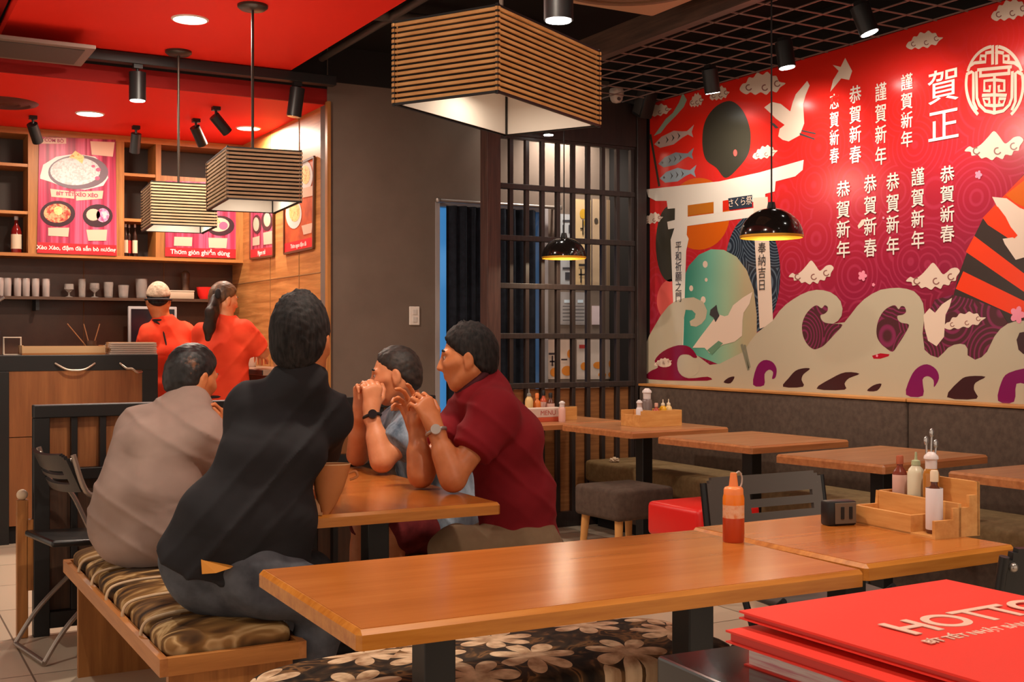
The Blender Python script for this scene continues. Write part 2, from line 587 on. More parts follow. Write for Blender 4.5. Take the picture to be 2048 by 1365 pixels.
# curtain on its rod
t = thing('curtain', 'navy curtain hanging in the doorway behind the wooden lattice', 'curtain', (3.9, GY - 0.06, 0))
b = B()
pts = []
n = 90
for i in range(n + 1):
    f = i / n
    pts.append((3.525 + f * 0.70, GY - 0.055 + 0.017 * math.sin(f * 58) + 0.008 * math.sin(f * 23 + 1)))
lo = [b.verts.new((x, y, 0.06)) for x, y in pts]; hi = [b.verts.new((x, y, 2.17)) for x, y in pts]
for i in range(n): b.faces.new((lo[i], lo[i + 1], hi[i + 1], hi[i]))
o = obj('cloth', b, noise_mat('navy_cloth', [(0.3, (22, 24, 30)), (0.7, (34, 37, 46))], scale=20, rough=0.9, spec=0.15), t, 60, world=True)
b = B(); cyl(b, (3.46, GY - 0.055, 2.20), (4.42, GY - 0.055, 2.20), 0.012)
for x in (3.46, 4.42): lathe(b, [(0.0, -0.02), (0.018, -0.012), (0.02, 0.0), (0.018, 0.012), (0.0, 0.02)], (x, GY - 0.055, 2.20), 12, False)
obj('rod', b, M('rod_metal', (150, 140, 132), 0.35, metal=0.6), t, 40, world=True)
for x in (3.49, 4.39):
    b = B(); box(b, x - 0.008, x + 0.008, GY - 0.06, GY - 0.0, 2.19, 2.21)
    obj('bracket', b, M('rod_metal'), t, world=True)

# light switch
t = thing('light_switch', 'white light switch plate on the grey wall beside the curtain', 'switch', onY(828, 632, GY))
c = Vector(t.location)
b = B(); boxc(b, (0, -0.006, 0), (0.075, 0.010, 0.125), 0.004); obj('plate', b, M('white_plastic', (226, 214, 204), 0.35), t)
for z in (0.025, -0.025):
    b = B(); boxc(b, (0, -0.013, z), (0.03, 0.006, 0.036), 0.002); obj('rocker', b, M('white_plastic2', (206, 196, 188), 0.3), t)

# lattice screen
lat_m = wood('lattice_wood', (34, 27, 25), (56, 42, 38), 'z', 0.45)
lat_r = wood('lattice_post_wood', (60, 40, 36), (92, 62, 54), 'z', 0.5)
t = thing('lattice_screen', 'tall dark wooden lattice screen with square grid beside the mural', 'screen', (4.25, LY, 0))
b = B(); box(b, 3.60, 3.70, LY - 0.05, LY + 0.05, 0, 2.90, 0.004); obj('post', b, lat_r, t, world=True)
b = B(); box(b, 4.78, 4.86, LY - 0.05, LY + 0.05, 0, 2.90, 0.004); obj('post', b, lat_m, t, world=True)
b = B(); box(b, 3.70, 4.78, LY - 0.04, LY + 0.04, 2.60, 2.90, 0.004); obj('header_board', b, lat_m, t, world=True)
for z in (2.60, 2.27, 1.93, 1.615, 1.285, 0.955):
    b = B(); box(b, 3.70, 4.78, LY - 0.022, LY + 0.022, z - 0.018, z + 0.018, 0.003); obj('rail', b, lat_m, t, world=True)
for i in range(9):
    x = 3.70 + (i + 0.82) * 0.1205
    b = B(); box(b, x - 0.014, x + 0.014, LY - 0.016, LY + 0.016, 0.10, 2.60, 0.002); obj('bar', b, lat_m, t, world=True)
b = B(); box(b, 3.70, 4.78, LY + 0.02, LY + 0.04, 0.10, 0.93); obj('lower_panel', b, wood('lattice_panel_wood', (124, 76, 40), (164, 106, 60), 'x', 0.5), t, world=True)
b = B(); box(b, 3.70, 4.78, LY - 0.03, LY + 0.03, 0.0, 0.10); obj('plinth', b, lat_m, t, world=True)

# posters on the wall behind the lattice
def paper(name, label, px, w, h, base, deco, z0=None):
    """px: (x_left,y_top,x_right,y_bottom) in the photograph"""
    a = onY(px[0], px[1], GY - 0.004); c2 = onY(px[2], px[3], GY - 0.004)
    t = thing(name, label, 'poster', ((a.x + c2.x) / 2, GY - 0.004, min(a.z, c2.z)), group='posters behind the lattice')
    b = B(); box(b, a.x, c2.x, GY - 0.004, GY, c2.z, a.z); obj('sheet', b, M('paper_%d_%d_%d' % base, base, 0.55), t, world=True)
    for k, (shape, col, kind) in enumerate(deco):
        flat(kind, shape, lambda x, y: onY(x, y, GY - 0.004), (0, -0.002 - 0.001 * k, 0), M('ink_%d_%d_%d' % col, col, 0.6), t)
    return t
R4 = lambda x0, y0, x1, y1: [(x0, y0), (x1, y0), (x1, y1), (x0, y1)]
paper('poster', 'beige poster with yellow flower sprig and column of dark script behind lattice', (1150, 398, 1182, 572), 0, 0, (206, 176, 132),
      [([ell(1166, 428, 7, 10, 12), ell(1172, 446, 5, 8, 10)], (196, 150, 40), 'flower'), ([R4(1164, 440, 1167, 470), R4(1160, 456, 1166, 459)], (60, 50, 36), 'stem'),
       ([R4(1157, 528, 1176, 533), R4(1160, 538, 1163, 566), R4(1169, 538, 1172, 566), R4(1157, 548, 1175, 551)], (52, 44, 40), 'lettering')])
paper('poster', 'plain tan poster right of the flower poster behind the lattice', (1186, 398, 1208, 572), 0, 0, (186, 158, 128), [([ell(1192, 442, 4, 6, 10)], (70, 60, 50), 'stamp')])
paper('poster', 'brown faded poster hung nearest the mural behind the lattice', (1214, 400, 1240, 572), 0, 0, (150, 124, 96), [])
paper('poster', 'pale notice with black block lettering behind the small dome lamp', (1121, 428, 1146, 572), 0, 0, (176, 178, 182),
      [([R4(1125, 440, 1140, 444), R4(1125, 450, 1128, 466), R4(1137, 450, 1140, 466), R4(1125, 535, 1142, 539), R4(1130, 545, 1139, 560)], (60, 60, 66), 'lettering')])
paper('poster', 'grey notice sheet with lines of small print behind the lattice', (1121, 584, 1172, 650), 0, 0, (150, 144, 144),
      [([R4(1128, 600, 1150, 606), R4(1155, 600, 1166, 606)], (190, 206, 220), 'heading'), ([R4(1125, 612 + i * 7, 1168, 614 + i * 7) for i in range(5)], (96, 92, 94), 'lettering')])
paper('poster', 'white card pinned beside the grey notice behind the lattice', (1184, 612, 1208, 650), 0, 0, (206, 186, 190), [])
paper('menu_poster', 'white menu poster with calligraphy and orange dishes low behind the lattice', (1088, 680, 1150, 758), 0, 0, (206, 178, 160),
      [([ell(1108, 745, 8, 9, 14), ell(1134, 742, 11, 10, 14), ell(1140, 708, 6, 9, 12)], (206, 120, 36), 'dish'), ([R4(1097, 706, 1112, 710), R4(1103, 712, 1106, 732), R4(1099, 722, 1110, 725), R4(1122, 718, 1134, 721)], (54, 40, 44), 'lettering')])
paper('menu_poster', 'menu poster with three orange dishes low behind the lattice, by the mural', (1154, 680, 1238, 758), 0, 0, (200, 180, 168),
      [([ell(1168, 733, 7, 8, 14), ell(1196, 731, 10, 7, 14), ell(1223, 728, 6, 9, 12), ell(1204, 750, 8, 5, 12), ell(1222, 750, 6, 6, 12)], (208, 124, 40), 'dish'), ([R4(1158, 690, 1180, 697)], (176, 54, 48), 'heading')])

# security camera above the lattice, small wall speaker next to the mural
t = thing('security_camera', 'white dome security camera at the top of the lattice screen', 'camera', onY(1233, 178, LY - 0.06))
b = B(); lathe(b, [(0.0, 0.0), (0.045, 0.0), (0.05, -0.012), (0.05, -0.05), (0.045, -0.055)], (0, 0, 0), 24, False); obj('base', b, M('camera_white', (206, 190, 178), 0.4), t, 50)
b = B(); lathe(b, [(0.045, -0.055), (0.042, -0.075), (0.03, -0.092), (0.0, -0.1)], (0, 0, 0), 24, False); obj('dome', b, M('camera_white'), t, 50)
b = B(); cyl(b, (-0.006, -0.028, -0.07), (-0.010, -0.048, -0.078), 0.012); obj('lens', b, M('lens_black', (14, 14, 16), 0.15), t, 50)
t = thing('wall_speaker', 'small slanted black speaker in the corner beside the mural', 'speaker', onX(1290, 205, WX - 0.12))
b = B(); boxc(b, (0, 0, 0), (0.10, 0.12, 0.2), 0.012, rot=Matrix.Rotation(0.45, 3, 'X')); obj('cabinet', b, blackm, t, 40)
b = B(); boxc(b, (-0.052, 0, 0), (0.006, 0.09, 0.16), 0.004, rot=Matrix.Rotation(0.45, 3, 'X')); obj('grille', b, M('grille_grey', (60, 56, 54), 0.7), t, 40)
# ================================================================== the mural
mur = lambda x, y: onX(x, y, WX)
def off(k): return (-0.0011 - 0.00035 * k, 0, 0)
GLOSS = 0.18
def mm(name, col, rough=GLOSS): return M('mural_' + name, col, rough, spec=0.5)

mural = thing('mural', 'red painted mural of waves, cranes, torii gate and calligraphy above the banquette', 'mural', (WX, 5.0, 0.96))
bgm = M('mural_ground', (200, 30, 30), GLOSS)
def _bg():
    m = bgm; p = m.node_tree.nodes['Principled BSDF']
    tc = nd(m, 'ShaderNodeTexCoord')
    sp = nd(m, 'ShaderNodeSeparateXYZ'); lk(m, tc.outputs['Object'], sp.inputs[0])
    # diagonal printed gradient: scarlet high up, crimson then plum low down
    mr = nd(m, 'ShaderNodeMapRange'); mr.inputs['From Min'].default_value = 0.15; mr.inputs['From Max'].default_value = 1.95
    ad = nd(m, 'ShaderNodeMath', operation='MULTIPLY_ADD'); ad.inputs[1].default_value = 0.22; lk(m, sp.outputs['Y'], ad.inputs[0]); lk(m, sp.outputs['Z'], ad.inputs[2])
    lk(m, ad.outputs[0], mr.inputs['Value'])
    base = ramp(m, mr.outputs['Result'], [(0.0, (96, 28, 44)), (0.2, (142, 30, 58)), (0.42, (168, 34, 50)), (0.62, (194, 40, 38)), (1.0, (220, 38, 24))])
    # scattered ring pattern lines
    mp = nd(m, 'ShaderNodeMapping'); mp.inputs['Scale'].default_value = (0.001, 1, 1); lk(m, tc.outputs['Object'], mp.inputs['Vector'])
    vo = nd(m, 'ShaderNodeTexVoronoi'); vo.inputs['Scale'].default_value = 3.4; vo.inputs['Randomness'].default_value = 0.85; lk(m, mp.outputs['Vector'], vo.inputs['Vector'])
    s = nd(m, 'ShaderNodeMath', operation='MULTIPLY'); s.inputs[1].default_value = 62; lk(m, vo.outputs['Distance'], s.inputs[0])
    sn = nd(m, 'ShaderNodeMath', operation='SINE'); lk(m, s.outputs[0], sn.inputs[0])
    pw = nd(m, 'ShaderNodeMapRange'); pw.inputs['From Min'].default_value = 0.35; pw.inputs['From Max'].default_value = 1.0; lk(m, sn.outputs[0], pw.inputs['Value'])
    hm = nd(m, 'ShaderNodeMapRange'); hm.inputs['From Min'].default_value = 1.75; hm.inputs['From Max'].default_value = 0.8; hm.inputs['To Max'].default_value = 0.15; lk(m, ad.outputs[0], hm.inputs['Value'])
    ml = nd(m, 'ShaderNodeMath', operation='MULTIPLY'); lk(m, pw.outputs['Result'], ml.inputs[0]); lk(m, hm.outputs['Result'], ml.inputs[1])
    mx = nd(m, 'ShaderNodeMix', data_type='RGBA'); lk(m, ml.outputs[0], mx.inputs['Factor']); lk(m, base, mx.inputs['A']); mx.inputs['B'].default_value = srgb(236, 90, 130)
    lk(m, mx.outputs['Result'], p.inputs['Base Color'])
_bg()
b = B(); box(b, WX - 0.001, WX, 1.5, LY - 0.06, 0.96, 2.905); obj('painted_ground', b, bgm, mural, world=True)

BEIGE = mm('beige', (184, 170, 146)); PALE = mm('pale_pink', (222, 196, 176)); WHITE = mm('offwhite', (226, 214, 200))
PLUM = mm('plum', (104, 22, 62)); DPLUM = mm('dark_plum', (62, 34, 36)); ORANGE = mm('orange', (206, 92, 18)); DARK = mm('olive_black', (58, 54, 44))
NAVY = mm('navy', (46, 54, 66)); SALMON = mm('salmon', (218, 92, 84)); STEEL = mm('steel', (124, 132, 138)); CRIM = mm('crimson', (170, 22, 40)); RAY = mm('ray_orange', (232, 62, 28)); RDARK = mm('ray_dark', (58, 46, 42))

def ringmat(name, c1, c2, k):
    m = M('mural_' + name, c1, GLOSS); p = m.node_tree.nodes['Principled BSDF']
    tc = nd(m, 'ShaderNodeTexCoord'); mp = nd(m, 'ShaderNodeMapping'); mp.inputs['Scale'].default_value = (0.001, 1, 1); lk(m, tc.outputs['Object'], mp.inputs['Vector'])
    vo = nd(m, 'ShaderNodeTexVoronoi'); vo.inputs['Scale'].default_value = 4.2; lk(m, mp.outputs['Vector'], vo.inputs['Vector'])
    s = nd(m, 'ShaderNodeMath', operation='MULTIPLY'); s.inputs[1].default_value = k; lk(m, vo.outputs['Distance'], s.inputs[0])
    sn = nd(m, 'ShaderNodeMath', operation='SINE'); lk(m, s.outputs[0], sn.inputs[0])
    mr = nd(m, 'ShaderNodeMapRange'); mr.inputs['From Min'].default_value = 0.1; mr.inputs['From Max'].default_value = 0.9; lk(m, sn.outputs[0], mr.inputs['Value'])
    mx = nd(m, 'ShaderNodeMix', data_type='RGBA'); lk(m, mr.outputs['Result'], mx.inputs['Factor']); mx.inputs['A'].default_value = srgb(*c1); mx.inputs['B'].default_value = srgb(*c2)
    lk(m, mx.outputs['Result'], p.inputs['Base Color']); return m
HOLLOW = ringmat('hollow', (80, 42, 46), (128, 46, 80), 70)
STARRY = ringmat('starry', (38, 44, 54), (86, 98, 110), 90)

def mp_(name, shp, mat, k, smooth=0): return flat(name, shp, mur, off(k), mat, mural, smooth)

# sun rays with the big crane, right edge
mp_('sunburst', [(2060, 335), (2012, 390), (1966, 438), (1938, 495), (1918, 550), (1905, 600), (1940, 640), (2060, 650)], RDARK, 1)
mp_('sunburst_ray', [(2060, 338), (2012, 388), (1966, 436), (1976, 450), (2060, 505)], RAY, 2)
mp_('sunburst_ray', [(1949, 472), (1932, 504), (2060, 592), (2060, 556)], RAY, 2)
mp_('sunburst_ray', [(1927, 543), (1912, 578), (2026, 630), (2060, 640), (2060, 608)], RAY, 2)
mp_('sunburst_patch', [(2060, 352), (2012, 390), (2030, 405), (2060, 420)], ORANGE, 3)
# discs and eggs behind the gate
mp_('orange_sun', ell(1398, 428, 62, 72, 40), ORANGE, 1)
mp_('dark_disc', ell(1340, 488, 28, 76, 32), DARK, 2)
mp_('starry_disc', ell(1505, 548, 56, 118, 40), STARRY, 1.5)
mp_('pink_disc', ell(1346, 602, 32, 44, 32), SALMON, 2)
mp_('dark_egg', [(1459, 202), (1482, 216), (1497, 245), (1502, 275), (1497, 308), (1478, 335), (1452, 356), (1433, 336), (1412, 319), (1405, 285), (1410, 245), (1430, 215)], DARK, 2, 5)
mp_('blossom', [ell(1471, 306, 4, 7, 10)], SALMON, 3)
teal = M('mural_teal_egg', (90, 150, 130), GLOSS)
def _teal():
    m = teal; p = m.node_tree.nodes['Principled BSDF']; tc = nd(m, 'ShaderNodeTexCoord'); sp = nd(m, 'ShaderNodeSeparateXYZ'); lk(m, tc.outputs['Object'], sp.inputs[0])
    a, c = mur(1372, 600).y - 5.0, mur(1512, 600).y - 5.0
    mr = nd(m, 'ShaderNodeMapRange'); mr.inputs['From Min'].default_value = a; mr.inputs['From Max'].default_value = c; lk(m, sp.outputs['Y'], mr.inputs['Value'])
    lk(m, ramp(m, mr.outputs['Result'], [(0.0, (54, 128, 108)), (0.35, (110, 170, 146)), (0.6, (150, 176, 142)), (0.85, (176, 160, 124)), (1.0, (178, 156, 122))]), p.inputs['Base Color'])
_teal()
mp_('teal_egg', [(1366, 700), (1366, 560), (1378, 532), (1398, 510), (1422, 499), (1448, 500), (1474, 514), (1494, 541), (1508, 580), (1514, 630), (1514, 690), (1440, 730)], teal, 3)
mp_('blossom', [ell(1411, 529, 5, 7, 10), ell(1383, 577, 4, 6, 10), ell(1413, 560, 3, 4, 8), ell(1407, 600, 5, 7, 10)], PALE, 4)
# torii gate
mp_('torii_crossbeam', [(1293, 379), (1440, 363), (1520, 345), (1608, 320), (1606, 340), (1591, 353), (1552, 363), (1550, 383), (1531, 388), (1531, 402), (1336, 418), (1334, 402), (1312, 402), (1297, 394)], WHITE, 4)
mp_('torii_beam', [(1335, 444), (1375, 434), (1533, 413), (1533, 431), (1377, 452), (1337, 459)], WHITE, 4)
mp_('torii_post', [(1351, 400), (1376, 398), (1376, 440), (1374, 470), (1378, 478), (1373, 502), (1367, 692), (1350, 692), (1347, 606), (1342, 480), (1350, 455)], WHITE, 5)
mp_('torii_post', [(1507, 396), (1536, 394), (1539, 480), (1547, 648), (1520, 658), (1510, 480)], PALE, 5)
mp_('torii_strut', [(1428, 402), (1446, 400), (1446, 426), (1428, 428)], WHITE, 5)
mp_('torii_opening', [(1375, 411), (1428, 404), (1428, 425), (1375, 432)], mm('ochre', (184, 104, 24)), 4.5)
mp_('torii_opening', [(1446, 402), (1458, 400), (1458, 420), (1446, 422)], mm('red_open', (206, 40, 24)), 4.5)
mp_('torii_plaque', [(1457, 397), (1505, 390), (1505, 414), (1459, 420)], NAVY, 5)
INK = mm('ink', (66, 62, 62))
text('lettering', 'さくら祭', PALE, mural, mur(1481, 405) + Vector((-0.005, 0, 0)), (0, -1, -0.0), (0, 0, 1), 0.058)
text('lettering', '平\n和\n祈\n願\n之\n門', INK, mural, mur(1358, 545) + Vector((-0.005, 0, 0)), (0, -1, 0), (0, 0, 1), 0.072, line=0.95)
text('lettering', '奉\n納\n吉\n日', INK, mural, mur(1525, 535) + Vector((-0.005, 0, 0)), (0, -1, 0), (0, 0, 1), 0.075, line=1.0)
# ribbon leaf, koi streamers with their pole
mp_('ribbon', [(1366, 186), (1374, 200), (1368, 214), (1352, 232), (1334, 250), (1322, 266), (1308, 272), (1318, 258), (1332, 238), (1346, 226), (1358, 206)], mm('pale_green', (150, 168, 148)), 2)
mp_('pole', [(1299, 270), (1303, 268), (1321, 372), (1317, 374)], DARK, 2)
def koi(cx, cy, w, h, mat, dy):
    s = [(-.5, 0), (-.35, .42), (0, .5), (.22, .2), (.36, .1), (.5, .45), (.46, 0), (.52, -.5), (.34, -.18), (.2, -.3), (0, -.55), (-.32, -.4)]
    mp_('koi', [(cx + a * w, cy + b_ * h - a * dy) for a, b_ in s], mat, 3)
    mp_('koi_marking', [ell(cx - w * 0.38, cy + dy * .38, 2, 2.4, 8)] + [[(cx + (q - .06) * w, cy - .3 * h - q * dy), (cx + (q + .02) * w, cy - q * dy), (cx + (q - .06) * w, cy + .3 * h - q * dy), (cx + (q - .02) * w, cy - q * dy)] for q in (-.15, 0.0, .15)], INK, 4)
koi(1348, 276, 78, 26, mm('koi_pale', (188, 158, 148)), 26)
koi(1352, 318, 70, 24, STEEL, 20)
koi(1356, 350, 72, 26, mm('koi_blue', (142, 156, 166)), 14)
# waves
mp_('wave', [(1291, 780), (1291, 691), (1300, 670), (1308, 656), (1322, 632), (1338, 612), (1352, 602), (1367, 597), (1388, 595), (1407, 604), (1415, 622), (1412, 638), (1404, 648), (1393, 654), (1382, 652), (1380, 643), (1390, 637), (1392, 628), (1385, 621), (1372, 620), (1368, 640), (1366, 690), (1420, 730), (1420, 780)], BEIGE, 5.5)
mp_('wave', [(1365, 790), (1380, 735), (1440, 728), (1488, 704), (1502, 682), (1515, 666), (1546, 642), (1560, 622), (1573, 609), (1587, 599), (1602, 590), (1618, 583), (1634, 580), (1648, 581), (1662, 585), (1674, 593), (1682, 603), (1686, 618), (1684, 632), (1677, 642), (1667, 648), (1690, 645), (1702, 630), (1715, 613), (1729, 599), (1745, 588), (1762, 580), (1780, 577), (1798, 576), (1814, 578), (1829, 583), (1840, 594), (1847, 607), (1850, 630), (1846, 668), (1850, 700), (1862, 711), (1877, 716), (1888, 706), (1897, 696), (1909, 690), (1921, 688), (1931, 690), (1936, 698), (1936, 711), (1951, 720), (1964, 715), (1975, 704), (1990, 673), (2002, 658), (2016, 648), (2032, 643), (2060, 641), (2060, 815), (1700, 815)], BEIGE, 6)
mp_('wave_hollow', [(1667, 648), (1652, 646), (1644, 640), (1642, 631), (1650, 628), (1656, 622), (1656, 614), (1650, 611), (1644, 617), (1634, 611), (1622, 618), (1611, 632), (1605, 650), (1606, 668), (1611, 682), (1619, 693), (1629, 699), (1638, 697), (1648, 692), (1660, 680), (1671, 668), (1686, 650)], HOLLOW, 7, 3)
mp_('wave_hollow', [(1819, 650), (1804, 646), (1797, 640), (1796, 632), (1806, 630), (1813, 624), (1810, 614), (1803, 613), (1798, 619), (1791, 611), (1778, 615), (1767, 624), (1758, 640), (1754, 658), (1755, 674), (1762, 687), (1772, 696), (1786, 704), (1797, 690), (1811, 668)], HOLLOW, 7, 3)
mp_('sea_valley', [(1852, 640), (1870, 600), (1905, 590), (1950, 600), (2000, 620), (2016, 646), (2002, 658), (1990, 673), (1975, 704), (1964, 715), (1951, 720), (1936, 711), (1936, 698), (1931, 690), (1921, 688), (1909, 690), (1897, 696), (1888, 706), (1877, 716), (1862, 711), (1850, 700), (1847, 668)], HOLLOW, 5)
mp_('wave_hollow', [(2060, 662), (2040, 666), (2034, 680), (2038, 700), (2048, 709), (2060, 700)], DPLUM, 7)
mp_('small_boat', [(1745, 712), (1762, 707), (1780, 709), (1778, 713), (1762, 718), (1748, 718)], CRIM, 7)
PL2 = mm('plum_bright', (122, 26, 84))
for s, m in (
    ([(1310, 722), (1327, 703), (1357, 691), (1381, 695), (1395, 714), (1388, 716), (1378, 710), (1362, 711), (1355, 726), (1360, 747), (1378, 757), (1416, 754), (1415, 762), (1299, 759), (1300, 744), (1317, 735)], mm('deep_red_plum', (128, 20, 48))),
    ([(1507, 770), (1514, 735), (1528, 721), (1545, 724), (1554, 738), (1552, 755), (1545, 758), (1547, 745), (1539, 740), (1530, 749), (1529, 771)], PL2),
    ([(1567, 774), (1578, 757), (1592, 742), (1608, 737), (1621, 738), (1608, 749), (1604, 760), (1607, 774)], DPLUM),
    ([(1634, 778), (1664, 757), (1692, 745), (1720, 748), (1699, 757), (1690, 768), (1690, 780)], DPLUM),
    ([(1735, 782), (1748, 771), (1764, 768), (1755, 782)], DPLUM), ([(1448, 765), (1458, 756), (1470, 754), (1462, 767)], DPLUM),
    ([(1813, 790), (1822, 755), (1836, 736), (1855, 729), (1873, 739), (1879, 757), (1869, 775), (1868, 761), (1857, 753), (1846, 760), (1847, 792)], PL2),
    ([(1895, 795), (1920, 762), (1939, 753), (1972, 754), (1952, 766), (1949, 780), (1954, 798)], DPLUM),
    ([(1997, 802), (2004, 764), (2019, 746), (2060, 738), (2060, 768), (2034, 768), (2029, 804)], PL2)):
    mp_('wave_hollow', s, m, 7, 3)
mp_('wave_curl', [ell(1378, 735, 22, 20, 24)], BEIGE, 8)
mp_('wave_curl', [ell(1330, 728, 14, 7, 14)], PALE, 8)
# cranes
mp_('crane', [(1529, 215), (1544, 204), (1562, 208), (1581, 223), (1586, 205), (1592, 189), (1605, 174), (1615, 162), (1620, 171), (1612, 190), (1607, 208), (1609, 247), (1600, 271), (1578, 283), (1566, 280), (1557, 273), (1560, 258), (1570, 250), (1552, 237), (1541, 226)], PALE, 4)
mp_('crane_leg', [[(1604, 260), (1632, 266), (1632, 269), (1604, 263)], [(1600, 266), (1630, 277), (1630, 280), (1600, 270)]], INK, 5)
mp_('crane_head', [[(1540, 244), (1549, 247), (1558, 256), (1552, 257), (1546, 251)]], INK, 5)
mp_('crane', [(1691, 116), (1705, 142), (1699, 160), (1683, 157), (1671, 172), (1661, 184), (1667, 160), (1678, 142), (1666, 130), (1682, 134)], PALE, 4)
mp_('crane', [(1421, 649), (1432, 634), (1440, 630), (1450, 633), (1457, 631), (1467, 611), (1486, 596), (1506, 584), (1500, 608), (1488, 626), (1486, 642), (1485, 672), (1470, 684), (1446, 690), (1420, 707), (1410, 696), (1386, 696), (1404, 671)], PALE, 7)
mp_('crane_tail', [(1415, 701), (1438, 682), (1447, 687), (1425, 710)], mm('tail_green', (104, 140, 112)), 8)
mp_('crane_head', [[(1422, 620), (1434, 610), (1436, 622), (1440, 632), (1432, 645), (1428, 636), (1420, 630)]], INK, 8)
mp_('crane_leg', [[(1482, 690), (1486, 688), (1500, 740), (1496, 742)], [(1488, 690), (1492, 690), (1502, 735), (1498, 738)]], mm('leg_grey', (128, 124, 104)), 8)
mp_('crane', [(1848, 631), (1860, 617), (1871, 626), (1885, 609), (1905, 596), (1900, 614), (1892, 630), (1889, 674), (1874, 693), (1857, 682), (1850, 656)], PALE, 7)
mp_('crane', [(1985, 394), (2014, 397), (2040, 416), (2060, 424), (2060, 512), (2032, 520), (2010, 488), (2006, 478), (2034, 474), (2020, 452), (2010, 432), (1994, 412)], PALE, 4)
mp_('crane_neck', [(1996, 413), (2012, 434), (2022, 454), (2036, 471), (2030, 477), (2016, 470), (2002, 440)], RAY, 5)
# clouds
def cloud(cx, cy, w, h, peak=False, seed=0, k=5):
    if peak:
        top = [(-.5, .06), (-.42, -.10), (-.34, -.02), (-.22, -.16), (-.10, -.42), (-.01, -.60), (.08, -.40), (.17, -.14), (.25, -.22), (.32, -.34), (.42, -.36), (.48, -.22)]
        bot = [(.42, -.02), (.40, .14), (.32, .14), (.28, .30), (.18, .26), (.13, .42), (.03, .32), (-.04, .44), (-.14, .32), (-.22, .36), (-.28, .22), (-.38, .24), (-.40, .10)]
    else:
        top = [(-.5, .16), (-.44, -.08), (-.36, -.12), (-.30, -.34), (-.20, -.32), (-.12, -.52), (.0, -.42), (.10, -.54), (.20, -.36), (.30, -.34), (.36, -.10), (.50, -.02)]
        bot = [(.38, .14), (.30, .34), (.18, .26), (.08, .42), (-.04, .30), (-.16, .40), (-.26, .28), (-.36, .36)]
    sk = -0.16 if w < 90 else -0.05
    s = [(cx + a * w, cy + c_ * h + a * w * sk) for a, c_ in top + bot]
    mp_('cloud', s, PALE, k, 3)
    curls = []
    for a, c_ in ((-0.3, 0.08), (0.05, 0.12), (0.32, -0.02)):
        x, y = cx + a * w, cy + c_ * h + a * w * sk
        ro, ri = h * 0.14, h * 0.09
        curls.append([(x + ro * math.cos(t), y + ro * math.sin(t)) for t in np.linspace(0.3, 5.0, 12)] + [(x + ri * math.cos(t), y + ri * math.sin(t)) for t in np.linspace(5.0, 0.3, 12)])
    mp_('cloud_curl', curls, mm('cloud_line', (140, 92, 84)), k + 1)
for i, a in enumerate([(1318, 222, 52, 26), (1307, 438, 40, 24), (1526, 170, 92, 48), (1440, 188, 40, 30), (1394, 202, 28, 30), (1850, 82, 74, 36), (1531, 306, 50, 28), (2022, 22, 78, 44)]):
    cloud(*a, seed=i)
cloud(1990, 296, 120, 56, True, 11); cloud(1624, 549, 92, 46, True, 12); cloud(1868, 557, 110, 52, True, 13, 8); cloud(1931, 643, 84, 34, False, 14, 8); cloud(1327, 725, 36, 16, False, 15, 8)
for cx, cy, r in ((1726, 552, 11), (1958, 350, 9), (2036, 630, 18), (1768, 436, 3), (1748, 570, 4), (1755, 712, 3)):
    s = [(cx + r * (0.62 + 0.38 * abs(math.cos(2.5 * t))) * math.cos(t) * 0.85, cy + r * (0.62 + 0.38 * abs(math.cos(2.5 * t))) * math.sin(t)) for t in np.linspace(0, 2 * PI, 30, endpoint=False)]
    mp_('blossom', s, mm('blossom_pink', (236, 140, 160)), 9)
mp_('petal', [(1716, 452), (1724, 440), (1732, 438), (1728, 450), (1718, 458)], PALE, 5)
# round longevity emblem, drawn as strokes
def stroke(name, paths, w, mat, k):
    bm = B()
    for np_, p in enumerate(paths):
        closed = p[0] == p[-1]
        q = [mur(*a) + Vector(off(k + 0.35 * np_)) for a in (p[:-1] if closed else p)]
        n = len(q)
        L, Rr = [], []
        for i in range(n):
            d = (q[(i + 1) % n] if closed or i < n - 1 else q[i]) - (q[i - 1] if closed or i > 0 else q[i])
            d.normalize(); nn = Vector((0, -d.z, d.y))
            e = Vector() if closed or 0 < i < n - 1 else d * (w / 2 if i else -w / 2)
            L.append(bm.verts.new(q[i] + nn * w / 2 + e)); Rr.append(bm.verts.new(q[i] - nn * w / 2 + e))
        for i in range(n if closed else n - 1):
            j = (i + 1) % n
            bm.faces.new((L[i], L[j], Rr[j], Rr[i]))
    return obj(name, bm, mat, mural, world=True)
EX, EY = 1990, 168
def arc(rx, ry, a0, a1, n=14): return [(EX + rx * math.cos(math.radians(a)), EY - ry * math.sin(math.radians(a))) for a in np.linspace(a0, a1, n)]
def sym(p): return [p, [(2 * EX - x, y) for x, y in p]]
S = []
S += [arc(57, 75, 100, 158), arc(57, 75, 22, 80)]
S += [arc(57, 75, 168, 232), arc(57, 75, -52, 12)]
S += sym([(1986, 94), (1986, 126)])
S += sym([(1941, 132), (1950, 126), (1972, 124), (1972, 112), (1962, 112), (1962, 118)])
S += sym([(1986, 104), (1974, 106)])
S += [[(1958, 140), (2022, 134)], [(1962, 152), (2018, 147)]] + [[(1962, 140), (1962, 152)], [(2019, 135), (2019, 147)]]
S += [[(1990, 152), (1990, 226)]]
S += sym([(1936, 148), (1944, 144), (1948, 146), (1948, 204), (1954, 218)])
S += sym([(1954, 146), (1955, 196), (1960, 210), (1972, 222), (1990, 226)])
S += sym([(1990, 160), (1970, 162), (1970, 182), (1981, 182), (1981, 174)])
S += sym([(1990, 190), (1968, 191)]) + sym([(1990, 212), (1972, 210), (1968, 198), (1980, 198), (1980, 204)])
stroke('longevity_emblem', S, 0.016, PALE, 4)
